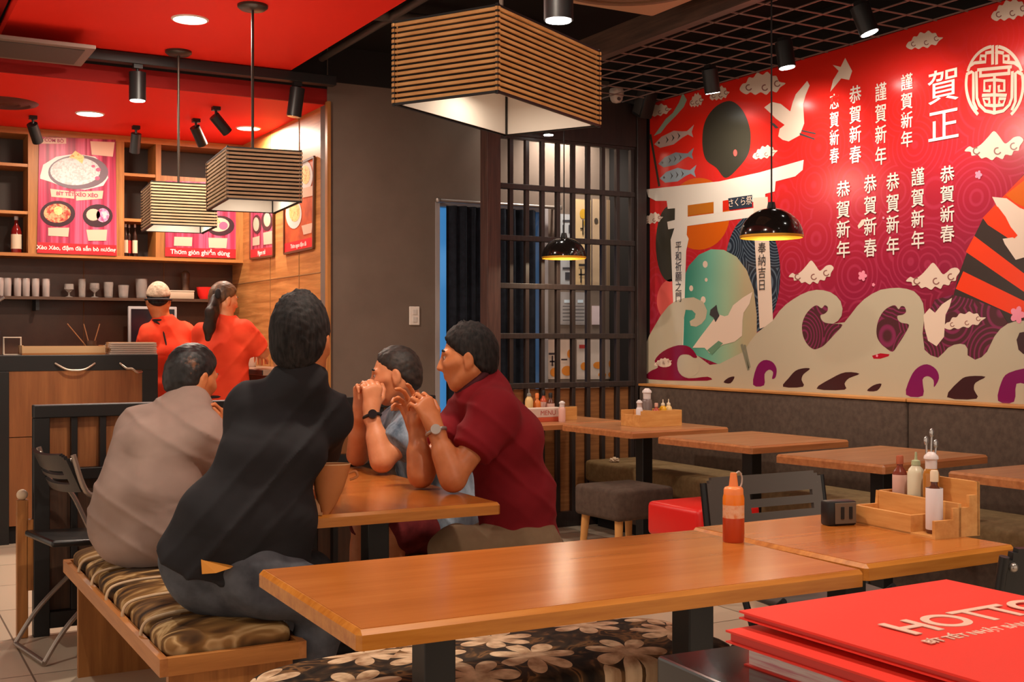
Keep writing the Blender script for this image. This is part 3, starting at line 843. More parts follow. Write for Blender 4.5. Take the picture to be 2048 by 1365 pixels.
# calligraphy columns
def column(chars, px, y0, y1, sx=0.9, bold=0.0011):
    a, c = mur(px, y0), mur(px, y1)
    hgt = (a.z - c.z) / len(chars)
    for i, ch in enumerate(chars):
        text('calligraphy', ch, WHITE, mural, (a.x - 0.0055, a.y, a.z - hgt * (i + 0.5)), (0, -1, 0.0), (0, 0, 1), hgt * 0.92, bold=bold, xscale=sx)
column('忘賀新春', 1670, 188, 332, 0.8); column('恭賀新春', 1712, 172, 332); column('謹賀新年', 1763, 166, 336, 0.8); column('謹賀新年', 1815, 148, 300)
column('賀正', 1888, 138, 294, 1.15, 0.0008)
column('恭賀新年', 1688, 362, 522, 1.05); column('恭賀新春', 1742, 350, 520); column('恭賀新年', 1787, 346, 516); column('謹賀新年', 1837, 336, 504); column('恭賀新春', 1896, 332, 490, 1.0)
# ================================================================== furniture
TW = noise_mat('table_wood', [(0.2, (158, 87, 30)), (0.5, (175, 101, 41)), (0.8, (190, 116, 53))], scale=3.0, stretch=(0.5, 6, 6), rough=0.19, detail=8, distort=0.5, spec=0.5)
TE = noise_mat('table_edge_wood', [(0.3, (164, 94, 28)), (0.7, (202, 130, 52))], scale=4, stretch=(0.6, 9, 9), rough=0.26, detail=8)
TWb = noise_mat('banquette_table_wood', [(0.25, (150, 96, 60)), (0.5, (170, 114, 74)), (0.78, (188, 132, 90))], scale=3.2, stretch=(0.6, 8, 8), rough=0.3, detail=8, distort=0.5)
TEb = noise_mat('banquette_table_edge', [(0.3, (150, 88, 50)), (0.7, (186, 120, 72))], scale=4, stretch=(0.6, 9, 9), rough=0.35, detail=8)

def table(label, x0, x1, y0, y1, rz=0.0, cols=((0.5, 0.5),), group='dining tables', top=TW, edge=TE, th=0.038, r=0.036, chamfer=0.009):
    cx, cy = (x0 + x1) / 2, (y0 + y1) / 2
    t = thing('dining_table', label, 'table', (cx, cy, 0), rz, group)
    hx, hy = (x1 - x0) / 2, (y1 - y0) / 2
    b = B()
    box(b, -hx + 0.012, hx - 0.012, -hy + 0.012, hy - 0.012, 0.75 - 0.004, 0.75)
    obj('tabletop', b, top, t)
    b = B()      # solid edge band with a chamfered upper arris
    box(b, -hx, hx, -hy, hy, 0.75 - th, 0.7492)
    es = [e for e in b.edges if all(abs(v.co.z - 0.7492) < 1e-5 for v in e.verts)] + [e for e in b.edges if abs(e.verts[0].co.z - e.verts[1].co.z) > 0.01]
    bmesh.ops.bevel(b, geom=es, offset=chamfer, segments=1, affect='EDGES')
    obj('edge_band', b, edge, t)
    for fx, fy in cols:
        px, py = -hx + fx * 2 * hx, -hy + fy * 2 * hy
        b = B(); box(b, px - r, px + r, py - r, py + r, 0.02, 0.75 - th, 0.004); obj('column', b, blackm, t)
        b = B(); box(b, px - 0.16, px + 0.16, py - 0.16, py + 0.16, 0.0, 0.02, 0.006); obj('foot_plate', b, blackm, t)
        b = B(); box(b, px - 0.15, px + 0.15, py - 0.15, py + 0.15, 0.75 - th - 0.008, 0.75 - th); obj('mounting_plate', b, blackm, t)
    return t
T1 = table('long wooden table holding the orange sauce bottle, its corner pointing at the floral bench', 0.795, 2.002, 1.965, 2.605, math.radians(-1.4), ((0.24, 0.5), (0.80, 0.5)))
T3 = table('small wooden table butted to the long one, carrying the stepped bamboo rack', 2.03, 2.56, 1.995, 2.63, math.radians(1.2), ((0.5, 0.5),))
T2 = table('wooden table where the four seated men gather, brown pouch on its edge', 1.17, 1.815, 3.32, 4.53, math.radians(-1.0), ((0.5, 0.22), (0.5, 0.8)))
TA = table('banquette table with a bamboo condiment box on it, under the dome lamp', 3.77, 4.48, 5.45, 6.15, math.radians(2), group='banquette tables', top=TWb, edge=TEb)
TB = table('empty banquette table between the condiment box table and the middle one', 3.76, 4.45, 4.46, 5.16, math.radians(4), group='banquette tables', top=TWb, edge=TEb)
TC = table('empty banquette table just beyond the stepped bamboo rack', 3.66, 4.41, 3.56, 4.14, math.radians(7), group='banquette tables', top=TWb, edge=TEb)
TD = table('banquette table cut off by the photo edge, next along the banquette', 3.77, 4.46, 2.58, 3.26, math.radians(2), group='banquette tables', top=TWb, edge=TEb)
TEE = table('table against the lattice screen holding the row of sauce bottles', 3.36, 4.27, 6.2, 6.76, math.radians(3), ((0.35, 0.5),), group='banquette tables', top=TWb, edge=TEb)

# banquette
UPH = noise_mat('brown_grey_upholstery', [(0.3, (74, 60, 52)), (0.7, (92, 76, 66))], scale=30, rough=0.9, spec=0.2, bump=0.1)
UPS = noise_mat('olive_seat_upholstery', [(0.3, (112, 88, 58)), (0.7, (134, 108, 74))], scale=30, rough=0.75, spec=0.3, bump=0.1)
t = thing('banquette', 'long brown upholstered banquette under the mural', 'banquette', (4.6, 4.5, 0))
for y0, y1 in ((4.392, LY - 0.07), (1.9, 4.384)):
    b = B(); box(b, 4.775, 4.876, y0, y1, 0.40, 0.94, 0.02, 3); obj('backrest', b, UPH, t, 40, world=True)
    b = B(); box(b, 4.772, 4.876, y0, y1, 0.940, 0.956, 0.003); obj('top_trim', b, oak, t, world=True)
for y0, y1 in ((4.392, LY - 0.07), (1.9, 4.384)):
    b = B(); box(b, 4.33, 4.775, y0, y1, 0.31, 0.45, 0.025, 3); obj('seat_cushion', b, UPS, t, 40, world=True)
b = B(); box(b, 4.37, 4.775, 1.9, LY - 0.07, 0.08, 0.31); obj('base', b, UPH, t, world=True)
b = B(); box(b, 4.42, 4.775, 1.95, LY - 0.1, 0.0, 0.08); obj('plinth', b, black, t, world=True)
# crumpled tissue on the seat
p = Vector((4.42, 6.55, 0.45))
t = thing('crumpled_napkin', 'small crumpled pale napkin lying on the far end of the banquette seat', 'napkin', p)
b = B(); bmesh.ops.create_icosphere(b, subdivisions=3, radius=0.035)
rn = random.Random(4)
for v in b.verts: v.co *= rn.uniform(0.7, 1.15); v.co.z = max(-0.012, v.co.z * 0.6)
bmesh.ops.translate(b, vec=(0, 0, 0.013), verts=b.verts)
obj('paper', b, M('napkin_paper', (206, 178, 150), 0.8), t)

# stools
def stool(label, x0, y0, s, mat, rz=0.0):
    t = thing('cube_stool', label, 'stool', (x0 + s / 2, y0 + s / 2, 0), rz, 'upholstered cube stools')
    h = s / 2
    b = B(); box(b, -h, h, -h, h, 0.285, 0.455, 0.026, 3); obj('seat_block', b, mat, t, 40)
    for sx in (-1, 1):
        for sy in (-1, 1):
            b = B(); cyl(b, (sx * (h - 0.03), sy * (h - 0.03), 0.0), (sx * (h - 0.05), sy * (h - 0.05), 0.29), 0.015, 0.024, 14)
            obj('leg', b, M('beech_leg', (206, 148, 82), 0.4), t, 40)
    return t
stool('dark brown cube stool on pale tapered legs in front of the condiment box table', 3.56, 5.28, 0.40, UPH, 0.06)
stool('bright red cube stool half hidden behind the black slotted chair', 3.50, 4.50, 0.40, M('red_vinyl', (226, 32, 28), 0.4), 0.03)

# benches
flo = M('floral_fabric', (60, 44, 34), 0.85, spec=0.2)
def _flo(m, sc_=(3.6, 3.6, 3.6)):
    p = m.node_tree.nodes['Principled BSDF']
    v = coords(m, (1, 1, 0.0))
    vo = nd(m, 'ShaderNodeTexVoronoi'); vo.inputs['Scale'].default_value = 4.6; vo.inputs['Randomness'].default_value = 0.75; vo.voronoi_dimensions = '2D'
    lk(m, v, vo.inputs['Vector'])
    ms = nd(m, 'ShaderNodeVectorMath', operation='SCALE'); ms.inputs['Scale'].default_value = 1.0; lk(m, v, ms.inputs[0])
    sb = nd(m, 'ShaderNodeVectorMath', operation='SUBTRACT'); lk(m, ms.outputs[0], sb.inputs[0]); lk(m, vo.outputs['Position'], sb.inputs[1])
    s3 = nd(m, 'ShaderNodeSeparateXYZ'); lk(m, sb.outputs[0], s3.inputs[0])
    at = nd(m, 'ShaderNodeMath', operation='ARCTAN2'); lk(m, s3.outputs['Y'], at.inputs[0]); lk(m, s3.outputs['X'], at.inputs[1])
    wv = nd(m, 'ShaderNodeTexNoise'); wv.inputs['Scale'].default_value = 3.0; lk(m, v, wv.inputs['Vector'])
    k = nd(m, 'ShaderNodeMath', operation='MULTIPLY_ADD'); k.inputs[1].default_value = 3.5; lk(m, at.outputs[0], k.inputs[0]); lk(m, wv.outputs['Fac'], k.inputs[2])
    cs = nd(m, 'ShaderNodeMath', operation='COSINE'); lk(m, k.outputs[0], cs.inputs[0])
    ab = nd(m, 'ShaderNodeMath', operation='ABSOLUTE'); lk(m, cs.outputs[0], ab.inputs[0])
    ab0 = ab; ab = nd(m, 'ShaderNodeMath', operation='POWER'); ab.inputs[1].default_value = 0.55; lk(m, ab0.outputs[0], ab.inputs[0])
    R = nd(m, 'ShaderNodeMath', operation='MULTIPLY_ADD'); R.inputs[1].default_value = 0.085; R.inputs[2].default_value = 0.022; lk(m, ab.outputs[0], R.inputs[0])
    ln = nd(m, 'ShaderNodeVectorMath', operation='LENGTH'); lk(m, sb.outputs[0], ln.inputs[0])
    lt = nd(m, 'ShaderNodeMath', operation='LESS_THAN'); lk(m, ln.outputs['Value'], lt.inputs[0]); lk(m, R.outputs[0], lt.inputs[1])
    n2 = nd(m, 'ShaderNodeTexNoise'); n2.inputs['Scale'].default_value = 22; n2.inputs['Detail'].default_value = 3; lk(m, v, n2.inputs['Vector'])
    pet = ramp(m, n2.outputs['Fac'], [(0.3, (150, 112, 78)), (0.62, (226, 196, 160))])
    n1 = nd(m, 'ShaderNodeTexNoise'); n1.inputs['Scale'].default_value = 11; n1.inputs['Distortion'].default_value = 1.5; lk(m, v, n1.inputs['Vector'])
    gr = ramp(m, n1.outputs['Fac'], [(0.38, (34, 28, 24)), (0.52, (66, 50, 36)), (0.62, (128, 92, 56)), (0.66, (58, 42, 30))])
    mx = nd(m, 'ShaderNodeMix', data_type='RGBA'); lk(m, lt.outputs[0], mx.inputs['Factor']); lk(m, gr, mx.inputs['A']); lk(m, pet, mx.inputs['B'])
    lk(m, mx.outputs['Result'], p.inputs['Base Color'])
_flo(flo)
camo = M('brown_leaf_fabric', (96, 68, 40), 0.8, spec=0.25)
def _camo(m):
    p = m.node_tree.nodes['Principled BSDF']
    v = coords(m, (0.8, 2.4, 1.6))
    n1 = nd(m, 'ShaderNodeTexNoise'); n1.inputs['Scale'].default_value = 5.5; n1.inputs['Distortion'].default_value = 1.1; n1.inputs['Detail'].default_value = 2; lk(m, v, n1.inputs['Vector'])
    gr = ramp(m, n1.outputs['Fac'], [(0.34, (44, 31, 20)), (0.46, (92, 64, 36)), (0.56, (134, 98, 54)), (0.63, (190, 156, 108)), (0.72, (142, 104, 60))])
    lk(m, gr, p.inputs['Base Color'])
    b = nd(m, 'ShaderNodeBump'); b.inputs['Strength'].default_value = 0.35; b.inputs['Distance'].default_value = 0.02; lk(m, n1.outputs['Fac'], b.inputs['Height']); lk(m, b.outputs['Normal'], p.inputs['Normal'])
_camo(camo)
BW = noise_mat('bench_wood', [(0.3, (154, 94, 46)), (0.7, (190, 126, 70))], scale=3.5, stretch=(7, 0.6, 7), rough=0.4, detail=8)

def pillow(bm, x0, x1, y0, y1, z0, z1, puff, nx=20, ny=14):
    """a stuffed cushion: bulging top, rounded sides"""
    cx, cy = (x0 + x1) / 2, (y0 + y1) / 2; hx, hy = (x1 - x0) / 2, (y1 - y0) / 2; zc = (z0 + z1) / 2; hz = (z1 - z0) / 2
    def se(a, p): return math.copysign(abs(a) ** p, a)
    rows = []
    N, Mm = 40, 16
    for j in range(Mm + 1):
        ph = -PI / 2 + PI * j / Mm
        row = []
        for i in range(N):
            th = 2 * PI * i / N
            cr = abs(math.cos(ph)) ** 0.42
            x = hx * cr * se(math.cos(th), 0.38); y = hy * cr * se(math.sin(th), 0.38)
            z = hz * se(math.sin(ph), 0.6)
            if z > 0: z += puff * max(0, 1 - (x / hx) ** 2) * max(0, 1 - (y / hy) ** 2)
            row.append(bm.verts.new((cx + x, cy + y, zc + z)))
        rows.append(row)
    for j in range(Mm):
        for i in range(N):
            k = (i + 1) % N
            bm.faces.new((rows[j][i], rows[j][k], rows[j + 1][k], rows[j + 1][i]))
    bmesh.ops.remove_doubles(bm, verts=bm.verts, dist=1e-5)

t = thing('bench', 'long wooden bench with leafy brown tied cushion under two seated men', 'bench', (0.91, 4.0, 0))
x0, x1, y0, y1 = 0.715, 1.12, 3.20, 4.83
b = B()
box(b, x0, x0 + 0.022, y0, y1, 0.372, 0.42); obj('side_rail', b, BW, t, world=True)
b = B(); box(b, x1 - 0.022, x1, y0, y1, 0.372, 0.42); obj('side_rail', b, BW, t, world=True)
for y in (y0, y1 - 0.022):
    b = B(); box(b, x0 + 0.022, x1 - 0.022, y, y + 0.022, 0.372, 0.42); obj('end_rail', b, oakx, t, world=True)
b = B(); box(b, x0 + 0.022, x1 - 0.022, y0 + 0.022, y1 - 0.022, 0.376, 0.392); obj('seat_board', b, BW, t, world=True)
for y in (y0 + 0.03, y1 - 0.16):
    b = B(); box(b, x0 + 0.03, x1 - 0.03, y, y + 0.028, 0.0, 0.376); obj('leg_panel', b, oakz, t, world=True)
nseg = 6; L = (y1 - y0 - 0.05) / nseg
for i in range(nseg):
    ya = y0 + 0.025 + i * L
    b = B(); pillow(b, x0 + 0.022, x1 - 0.02, ya + 0.003, ya + L - 0.003, 0.392, 0.468, 0.022)
    c = obj('cushion', b, camo, t, 180, world=True)
    if i:
        b = B()
        pts = bez([(x0 + 0.016, ya, 0.40), (x0 + 0.012, ya, 0.43), (x0 + 0.03, ya, 0.46), (x0 + 0.09, ya, 0.474), (0.9, ya, 0.478), (x1 - 0.08, ya, 0.474), (x1 - 0.02, ya, 0.455)], 6)
        tube(b, pts, 0.005, 8)
        pp = obj('piping', b, M('cream_piping', (206, 176, 140), 0.7), None, 40)
        pp.data.transform(Matrix.Translation(-Vector(t.location))); pp.parent = c
t = thing('bench', 'floral cushioned bench tucked under the long table with big pale flowers', 'bench', (1.6, 2.63, 0))
x0, x1, y0, y1 = 0.81, 2.05, 2.39, 2.84
b = B(); box(b, x0 + 0.02, x1 - 0.02, y0 + 0.02, y1 - 0.02, 0.36, 0.40); obj('seat_board', b, oakx, t, world=True)
for x in (x0 + 0.06, x1 - 0.09):
    b = B(); box(b, x, x + 0.028, y0 + 0.13, y1 - 0.06, 0, 0.36); obj('leg_panel', b, oakz, t, world=True)
b = B(); pillow(b, x0, x1, y0, y1, 0.40, 0.485, 0.012); obj('cushion', b, flo, t, 180, world=True)

t = thing('bench', 'plain wooden bench under the two men on the far side of their table', 'bench', (2.14, 4.05, 0))
x0, x1, y0, y1 = 1.96, 2.36, 3.42, 4.78
b = B(); box(b, x0, x1, y0, y1, 0.31, 0.345, 0.004); obj('seat_board', b, BW, t, world=True)
for y in (y0 + 0.04, y1 - 0.07):
    b = B(); box(b, x0 + 0.03, x1 - 0.03, y, y + 0.028, 0.0, 0.31); obj('leg_panel', b, oakz, t, world=True)
b = B(); pillow(b, x0 + 0.01, x1 - 0.01, y0 + 0.01, y1 - 0.01, 0.345, 0.395, 0.008); obj('cushion', b, camo, t, 180, world=True)

# low slatted partition behind the bench
t = thing('low_partition', 'waist-high partition of black frame and wooden panels behind the bench', 'partition', (1.6, 5.42, 0))
PY = 5.42
PW = wood('partition_wood', (140, 86, 46), (178, 114, 64), 'z', 0.45)
b = B(); box(b, 0.68, 0.745, PY - 0.03, PY + 0.03, 0, 0.93, 0.003); obj('post', b, blackm, t, world=True)
b = B(); box(b, 2.50, 2.56, PY - 0.03, PY + 0.03, 0, 0.93, 0.003); obj('post', b, blackm, t, world=True)
b = B(); box(b, 0.68, 2.56, PY - 0.035, PY + 0.035, 0.93, 0.985, 0.004); obj('top_rail', b, blackm, t, world=True)
for z, h in ((0.66, 0.05), (0.03, 0.07)):
    b = B(); box(b, 0.745, 2.50, PY - 0.025, PY + 0.025, z, z + h, 0.003); obj('rail', b, blackm, t, world=True)
for i in range(14):
    x = 0.846 + i * 0.119
    b = B(); box(b, x - 0.013, x + 0.013, PY - 0.02, PY + 0.02, 0.10, 0.93, 0.002); obj('bar', b, blackm, t, world=True)
b = B(); box(b, 0.745, 2.50, PY + 0.02, PY + 0.03, 0.71, 0.93); obj('panel', b, PW, t, world=True)
b = B(); box(b, 0.745, 2.50, PY + 0.02, PY + 0.03, 0.10, 0.66); obj('panel', b, wood('partition_wood_dark', (62, 42, 30), (86, 58, 40), 'z', 0.5), t, world=True)
b = B(); box(b, 0.615, 0.66, PY - 0.02, PY + 0.02, 0.0, 0.585, 0.003); obj('end_board', b, oakz, t, world=True)
b = B(); box(b, 0.655, 0.68, PY - 0.02, PY + 0.02, 0.2, 0.5); obj('end_board', b, oakz, t, world=True)
b = B(); bmesh.ops.create_uvsphere(b, u_segments=18, v_segments=12, radius=0.023); bmesh.ops.translate(b, vec=(0.638, PY, 0.606), verts=b.verts)
obj('finial', b, M('cream_knob', (214, 190, 160), 0.5), t, 180, world=True)

# ---------------------------------------------------------------- chairs
CH = M('chair_plastic', (92, 84, 78), 0.42, spec=0.5)
CHK = M('chair_plastic_black', (30, 29, 29), 0.35, spec=0.5)
STEELT = M('chair_tube', (158, 144, 134), 0.3, metal=0.7)
def slat_back(bm, w, h, slots, thick=0.014, bow=0.03):
    """curved plastic back with rounded upper corners; slots=[(z0,z1,x0,x1)] in fractions"""
    xs = np.linspace(-w / 2, w / 2, 41); zs = np.linspace(0, h, 29)
    def inside(x, z):
        r = 0.045
        for sx in (-1, 1):
            cx, cz = sx * (w / 2 - r), h - r
            if sx * (x - cx) > 0 and z > cz and (x - cx) ** 2 + (z - cz) ** 2 > r * r: return False
        for a, c, d, e in slots:
            if a * h < z < c * h and d * w < x < e * w: return False
        return True
    grid = {}
    def vert(i, k, s):
        q = (i, k, s)
        if q not in grid:
            x, z = xs[i], zs[k]
            y = -bow * (1 - (2 * x / w) ** 2) + (thick / 2 if s else -thick / 2)
            grid[q] = bm.verts.new((x, y, z))
        return grid[q]
    cells = {(i, k) for i in range(40) for k in range(28) if inside((xs[i] + xs[i + 1]) / 2, (zs[k] + zs[k + 1]) / 2)}
    for i, k in cells:
        bm.faces.new((vert(i, k, 0), vert(i + 1, k, 0), vert(i + 1, k + 1, 0), vert(i, k + 1, 0)))
        bm.faces.new((vert(i, k, 1), vert(i, k + 1, 1), vert(i + 1, k + 1, 1), vert(i + 1, k, 1)))
        for di, dk, a, c in ((-1, 0, (i, k), (i, k + 1)), (1, 0, (i + 1, k + 1), (i + 1, k)), (0, -1, (i + 1, k), (i, k)), (0, 1, (i, k + 1), (i + 1, k + 1))):
            if (i + di, k + dk) not in cells:
                bm.faces.new((vert(*a, 0), vert(*c, 0), vert(*c, 1), vert(*a, 1)))

def folding_chair(label, loc, rz, mat, tubem, w=0.44, seat_h=0.45, top=0.83, backh=0.26, slots=((0.30, 0.37, -0.05, 0.4), (0.10, 0.17, -0.05, 0.42), (0.30, 0.37, -0.42, -0.12), (0.10, 0.17, -0.42, -0.12)), lean=0.16, group='folding chairs', sy=(0.0, 0.38)):
    """faces local -Y... the seat lies on the +Y side of the back"""
    t = thing('folding_chair', label, 'chair', loc, rz, group)
    b = B(); slat_back(b, w - 0.01, backh, slots)
    bmesh.ops.rotate(b, cent=(0, 0, 0), matrix=Matrix.Rotation(lean, 3, 'X'), verts=b.verts)
    bmesh.ops.translate(b, vec=(0, -0.02, top - backh), verts=b.verts)
    obj('backrest', b, mat, t, 40)
    hw = w / 2 + 0.005
    for s in (-1, 1):
        b = B()
        pts = bez([(s * hw, -0.06, top - 0.02), (s * hw, -0.01, top - backh), (s * hw, 0.07, 0.62), (s * hw, 0.16, 0.43), (s * (hw - 0.01), 0.34, 0.02)], 6)
        tube(b, pts, 0.011, 10); obj('front_leg', b, tubem, t, 60)
        b = B(); hx = hw - 0.028
        tube(b, bez([(s * hx, 0.30, 0.47), (s * hx, 0.16, 0.36), (s * hx, -0.06, 0.16), (s * hx, -0.16, 0.02)], 6), 0.010, 10); obj('rear_leg', b, tubem, t, 60)
        b = B(); bmesh.ops.create_uvsphere(b, u_segments=10, v_segments=8, radius=0.011); bmesh.ops.translate(b, vec=(s * (hw - 0.025), -0.062, top - 0.045), verts=b.verts)
        obj('bolt', b, M('bolt_steel', (170, 160, 150), 0.3, metal=0.8), t, 60)
    b = B(); tube(b, [(-hw + 0.01, 0.34, 0.016), (hw - 0.01, 0.34, 0.016)], 0.011, 10); obj('floor_bar', b, tubem, t, 60)
    b = B(); tube(b, [(-hw + 0.028, -0.16, 0.016), (hw - 0.028, -0.16, 0.016)], 0.010, 10); obj('floor_bar', b, tubem, t, 60)
    b = B(); box(b, -w / 2 + 0.035, w / 2 - 0.035, sy[0], sy[1], seat_h - 0.014, seat_h + 0.012, 0.010, 3)
    bmesh.ops.rotate(b, cent=(0, 0.2, seat_h), matrix=Matrix.Rotation(-0.06, 3, 'X'), verts=b.verts)
    obj('seat', b, mat, t, 40)
    return t
folding_chair('charcoal slotted plastic chair facing the bamboo rack table from its far side', (2.715, 3.06, 0), PI, CH, blackm, w=0.51, top=0.812, backh=0.26, slots=((0.67, 0.745, -0.43, 0.10), (0.50, 0.575, -0.43, 0.10), (0.60, 0.66, 0.22, 0.36), (0.40, 0.46, 0.22, 0.36)))
folding_chair('black slotted chair beside the red menus, pushed in from the near side', (2.405, 1.782, 0), 0.0, CHK, blackm, w=0.46, top=0.82, backh=0.24, slots=((0.40, 0.50, -0.30, 0.34), (0.26, 0.33, -0.36, 0.36), (0.12, 0.18, -0.38, 0.38)))
folding_chair('steel tube folding chair with black slatted back standing by the bench', (0.783, 5.10, 0), -1.405, CHK, STEELT, w=0.42, top=0.835, backh=0.165, slots=((0.46, 0.58, -0.36, 0.36), (0.22, 0.34, -0.38, 0.38)), lean=0.42, sy=(-0.13, 0.26))
# ================================================================== lamps
SLAT = noise_mat('bamboo_slat', [(0.3, (196, 140, 78)), (0.7, (226, 176, 112))], scale=6, stretch=(2, 2, 8), rough=0.5)
LINER = M('shade_lining', (226, 220, 214), 0.8)
CORD = M('lamp_rod', (64, 54, 46), 0.4, metal=0.4)
SLAT_G = noise_mat('unlit_slat_tone', [(0.3, (184, 154, 116)), (0.7, (216, 186, 146))], scale=6, stretch=(2, 2, 8), rough=0.6)  # same slats, greyer colour stands in for distance and missing light
def shade_lamp(label, corner, ang, L1, L2, h, n, top_z, canopy=True, liner=LINER, power=6, slat=SLAT):
    """box shade of bamboo slats; corner = bottom corner nearest the entrance; sides run along ang and ang+90deg"""
    a = Vector((math.cos(ang), math.sin(ang), 0)); c = Vector((-math.sin(ang), math.cos(ang), 0))
    base = Vector(corner) + a * L1 / 2 + c * L2 / 2
    t = thing('pendant_lamp', label, 'lamp', base, ang, 'slatted box pendant lamps')
    hx, hy = L1 / 2, L2 / 2
    b = B()
    pitch = h / n; sh = pitch * 0.56
    for i in range(n):
        z = pitch * (i + 0.5)
        for s in (-1, 1):
            boxc(b, (0, s * hy, z), (L1 + 0.016, 0.007, sh))
            boxc(b, (s * hx, 0, z), (0.007, L2 + 0.016, sh))
    obj('slats', b, slat, t)
    b = B()
    for s in (-1, 1):
        boxc(b, (0, s * (hy - 0.010), h / 2), (L1 - 0.012, 0.003, h)); boxc(b, (s * (hx - 0.010), 0, h / 2), (0.003, L2 - 0.012, h))
    obj('backing', b, M('shade_backing', (40, 30, 24), 0.8), t)
    b = B()
    for s in (-1, 1):
        boxc(b, (0, s * (hy - 0.014), h / 2), (L1 - 0.03, 0.002, h)); boxc(b, (s * (hx - 0.014), 0, h / 2), (0.002, L2 - 0.03, h))
    boxc(b, (0, 0, h - 0.01), (L1 - 0.03, L2 - 0.03, 0.002))
    obj('lining', b, liner, t)
    b = B()
    for sx in (-1, 1):
        for sy in (-1, 1):
            boxc(b, (sx * hx, sy * hy, h / 2), (0.009, 0.009, h + 0.012))
            boxc(b, (sx * (hx - 0.017), sy * (hy - 0.017), h / 2), (0.008, 0.008, h))
    for z in (0.0, h):
        for s in (-1, 1):
            boxc(b, (0, s * hy, z), (L1, 0.009, 0.006)); boxc(b, (s * hx, 0, z), (0.009, L2, 0.006))
    obj('frame', b, blackm, t)
    b = B(); cyl(b, (0, 0, h), (0, 0, top_z - base.z), 0.007, seg=10); obj('rod', b, CORD, t, 40)
    if canopy:
        b = B(); lathe(b, [(0.0, 0.0), (0.075, 0.0), (0.075, -0.012), (0.06, -0.024), (0.0, -0.026)], (0, 0, top_z - base.z), 24, False); obj('canopy', b, CORD, t, 40)
    b = B(); lathe(b, [(0.0, -0.045), (0.022, -0.035), (0.03, -0.01), (0.02, 0.025), (0.014, 0.05), (0.0, 0.05)], (0, 0, h - 0.075), 16, False)
    obj('bulb', b, M('warm_bulb', (255, 230, 200), 0.4, emit=(255, 214, 170), estr=1.2), t, 60)
    if power:
        l = area_light('pendant_glow', (0, 0, 0.09), min(L1, L2) * 0.7, power, (1, 0.82, 0.62)); l.parent = t
    return t
Z0 = 3.35
cB = J(995, 183, Z0)
angB = math.atan2(*( (lambda w: (w.y, w.x))(Vector((CY * 0.515 + SY * 0.857, -SY * 0.515 + CY * 0.857, 0))) ))
shade_lamp('big bamboo slat pendant lamp hanging over the middle of the room', cB, angB, 0.63, 0.36, 0.243, 15, CEIL, True, power=1.2)
d1 = math.radians(90 - 5.3)
cM = J(455, 397, 5.6)
shade_lamp('middle-sized slatted box pendant overlapping the smaller one by the bar', cM, d1 - PI / 2, 0.35, 0.56, 0.243, 13, 2.93, True, power=1.5, slat=SLAT_G)
cS = J(304, 449, 6.6)
shade_lamp('small slatted box pendant hung lowest, in front of the bar posters', cS, d1 - PI / 2, 0.35, 0.45, 0.238, 14, 2.93, True, power=1.5, slat=SLAT_G)

def dome_lamp(label, px, py, Z, dia, top):
    c = J(px, py, Z)
    t = thing('dome_lamp', label, 'lamp', c, 0, 'black dome pendant lamps')
    r = dia / 2; hh = r * 0.92
    b = B(); lathe(b, [(r * math.cos(a), hh * math.sin(a)) for a in np.linspace(0, PI / 2 * 0.93, 16)] + [(0.0, hh * 0.995)], (0, 0, 0), 40, False)
    obj('shade', b, M('gloss_black', (30, 24, 22), 0.12, spec=0.6), t, 60)
    b = B(); lathe(b, [(r * 0.985, -0.006), (r * 1.0, 0.0)] , (0, 0, 0), 40, False)
    lathe(b, [(r * 0.975 * math.cos(a), -0.006 + hh * 0.96 * math.sin(a)) for a in np.linspace(0, PI / 2 * 0.95, 14)], (0, 0, 0), 40, False)
    obj('gold_lining', b, M('gold_inside', (214, 152, 40), 0.35, metal=0.5), t, 60)
    b = B(); lathe(b, [(r * 1.004, -0.004), (r * 1.004, 0.006), (r * 0.98, 0.006), (r * 0.98, -0.006)], (0, 0, 0), 40, False); obj('rim', b, M('gold_rim', (222, 158, 44), 0.35, metal=0.3), t, 60)
    b = B(); lathe(b, [(0.0, hh + 0.03), (0.016, hh + 0.028), (0.022, hh), (0.026, hh - 0.012)], (0, 0, 0), 20, False); obj('cap', b, blackm, t, 40)
    b = B(); cyl(b, (0, 0, hh + 0.02), (0, 0, top - c.z), 0.004, seg=8); obj('cable', b, M('cable_black', (24, 22, 22), 0.5), t)
    b = B(); lathe(b, [(0.0, 0.025), (0.028, 0.03), (0.034, 0.05), (0.02, 0.09), (0.0, 0.09)], (0, 0, 0), 18, False); obj('bulb', b, M('warm_bulb'), t, 60)
    b = B(); lathe(b, [(0.0, 0.0), (0.04, 0.0), (0.04, -0.02), (0.0, -0.022)], (0, 0, top - c.z), 18, False); obj('canopy', b, blackm, t, 40)
    l = area_light('dome_glow', (0, 0, 0.02), 0.14, 3.5, (1, 0.8, 0.55)); l.parent = t
    return t
dome_lamp('black dome pendant with gold inside hanging against the red mural', 1543, 474, 5.7, 0.30, 2.93)
dome_lamp('black dome pendant with gold rim hanging before the wooden lattice', 1128, 516, 7.75, 0.29, 2.93)

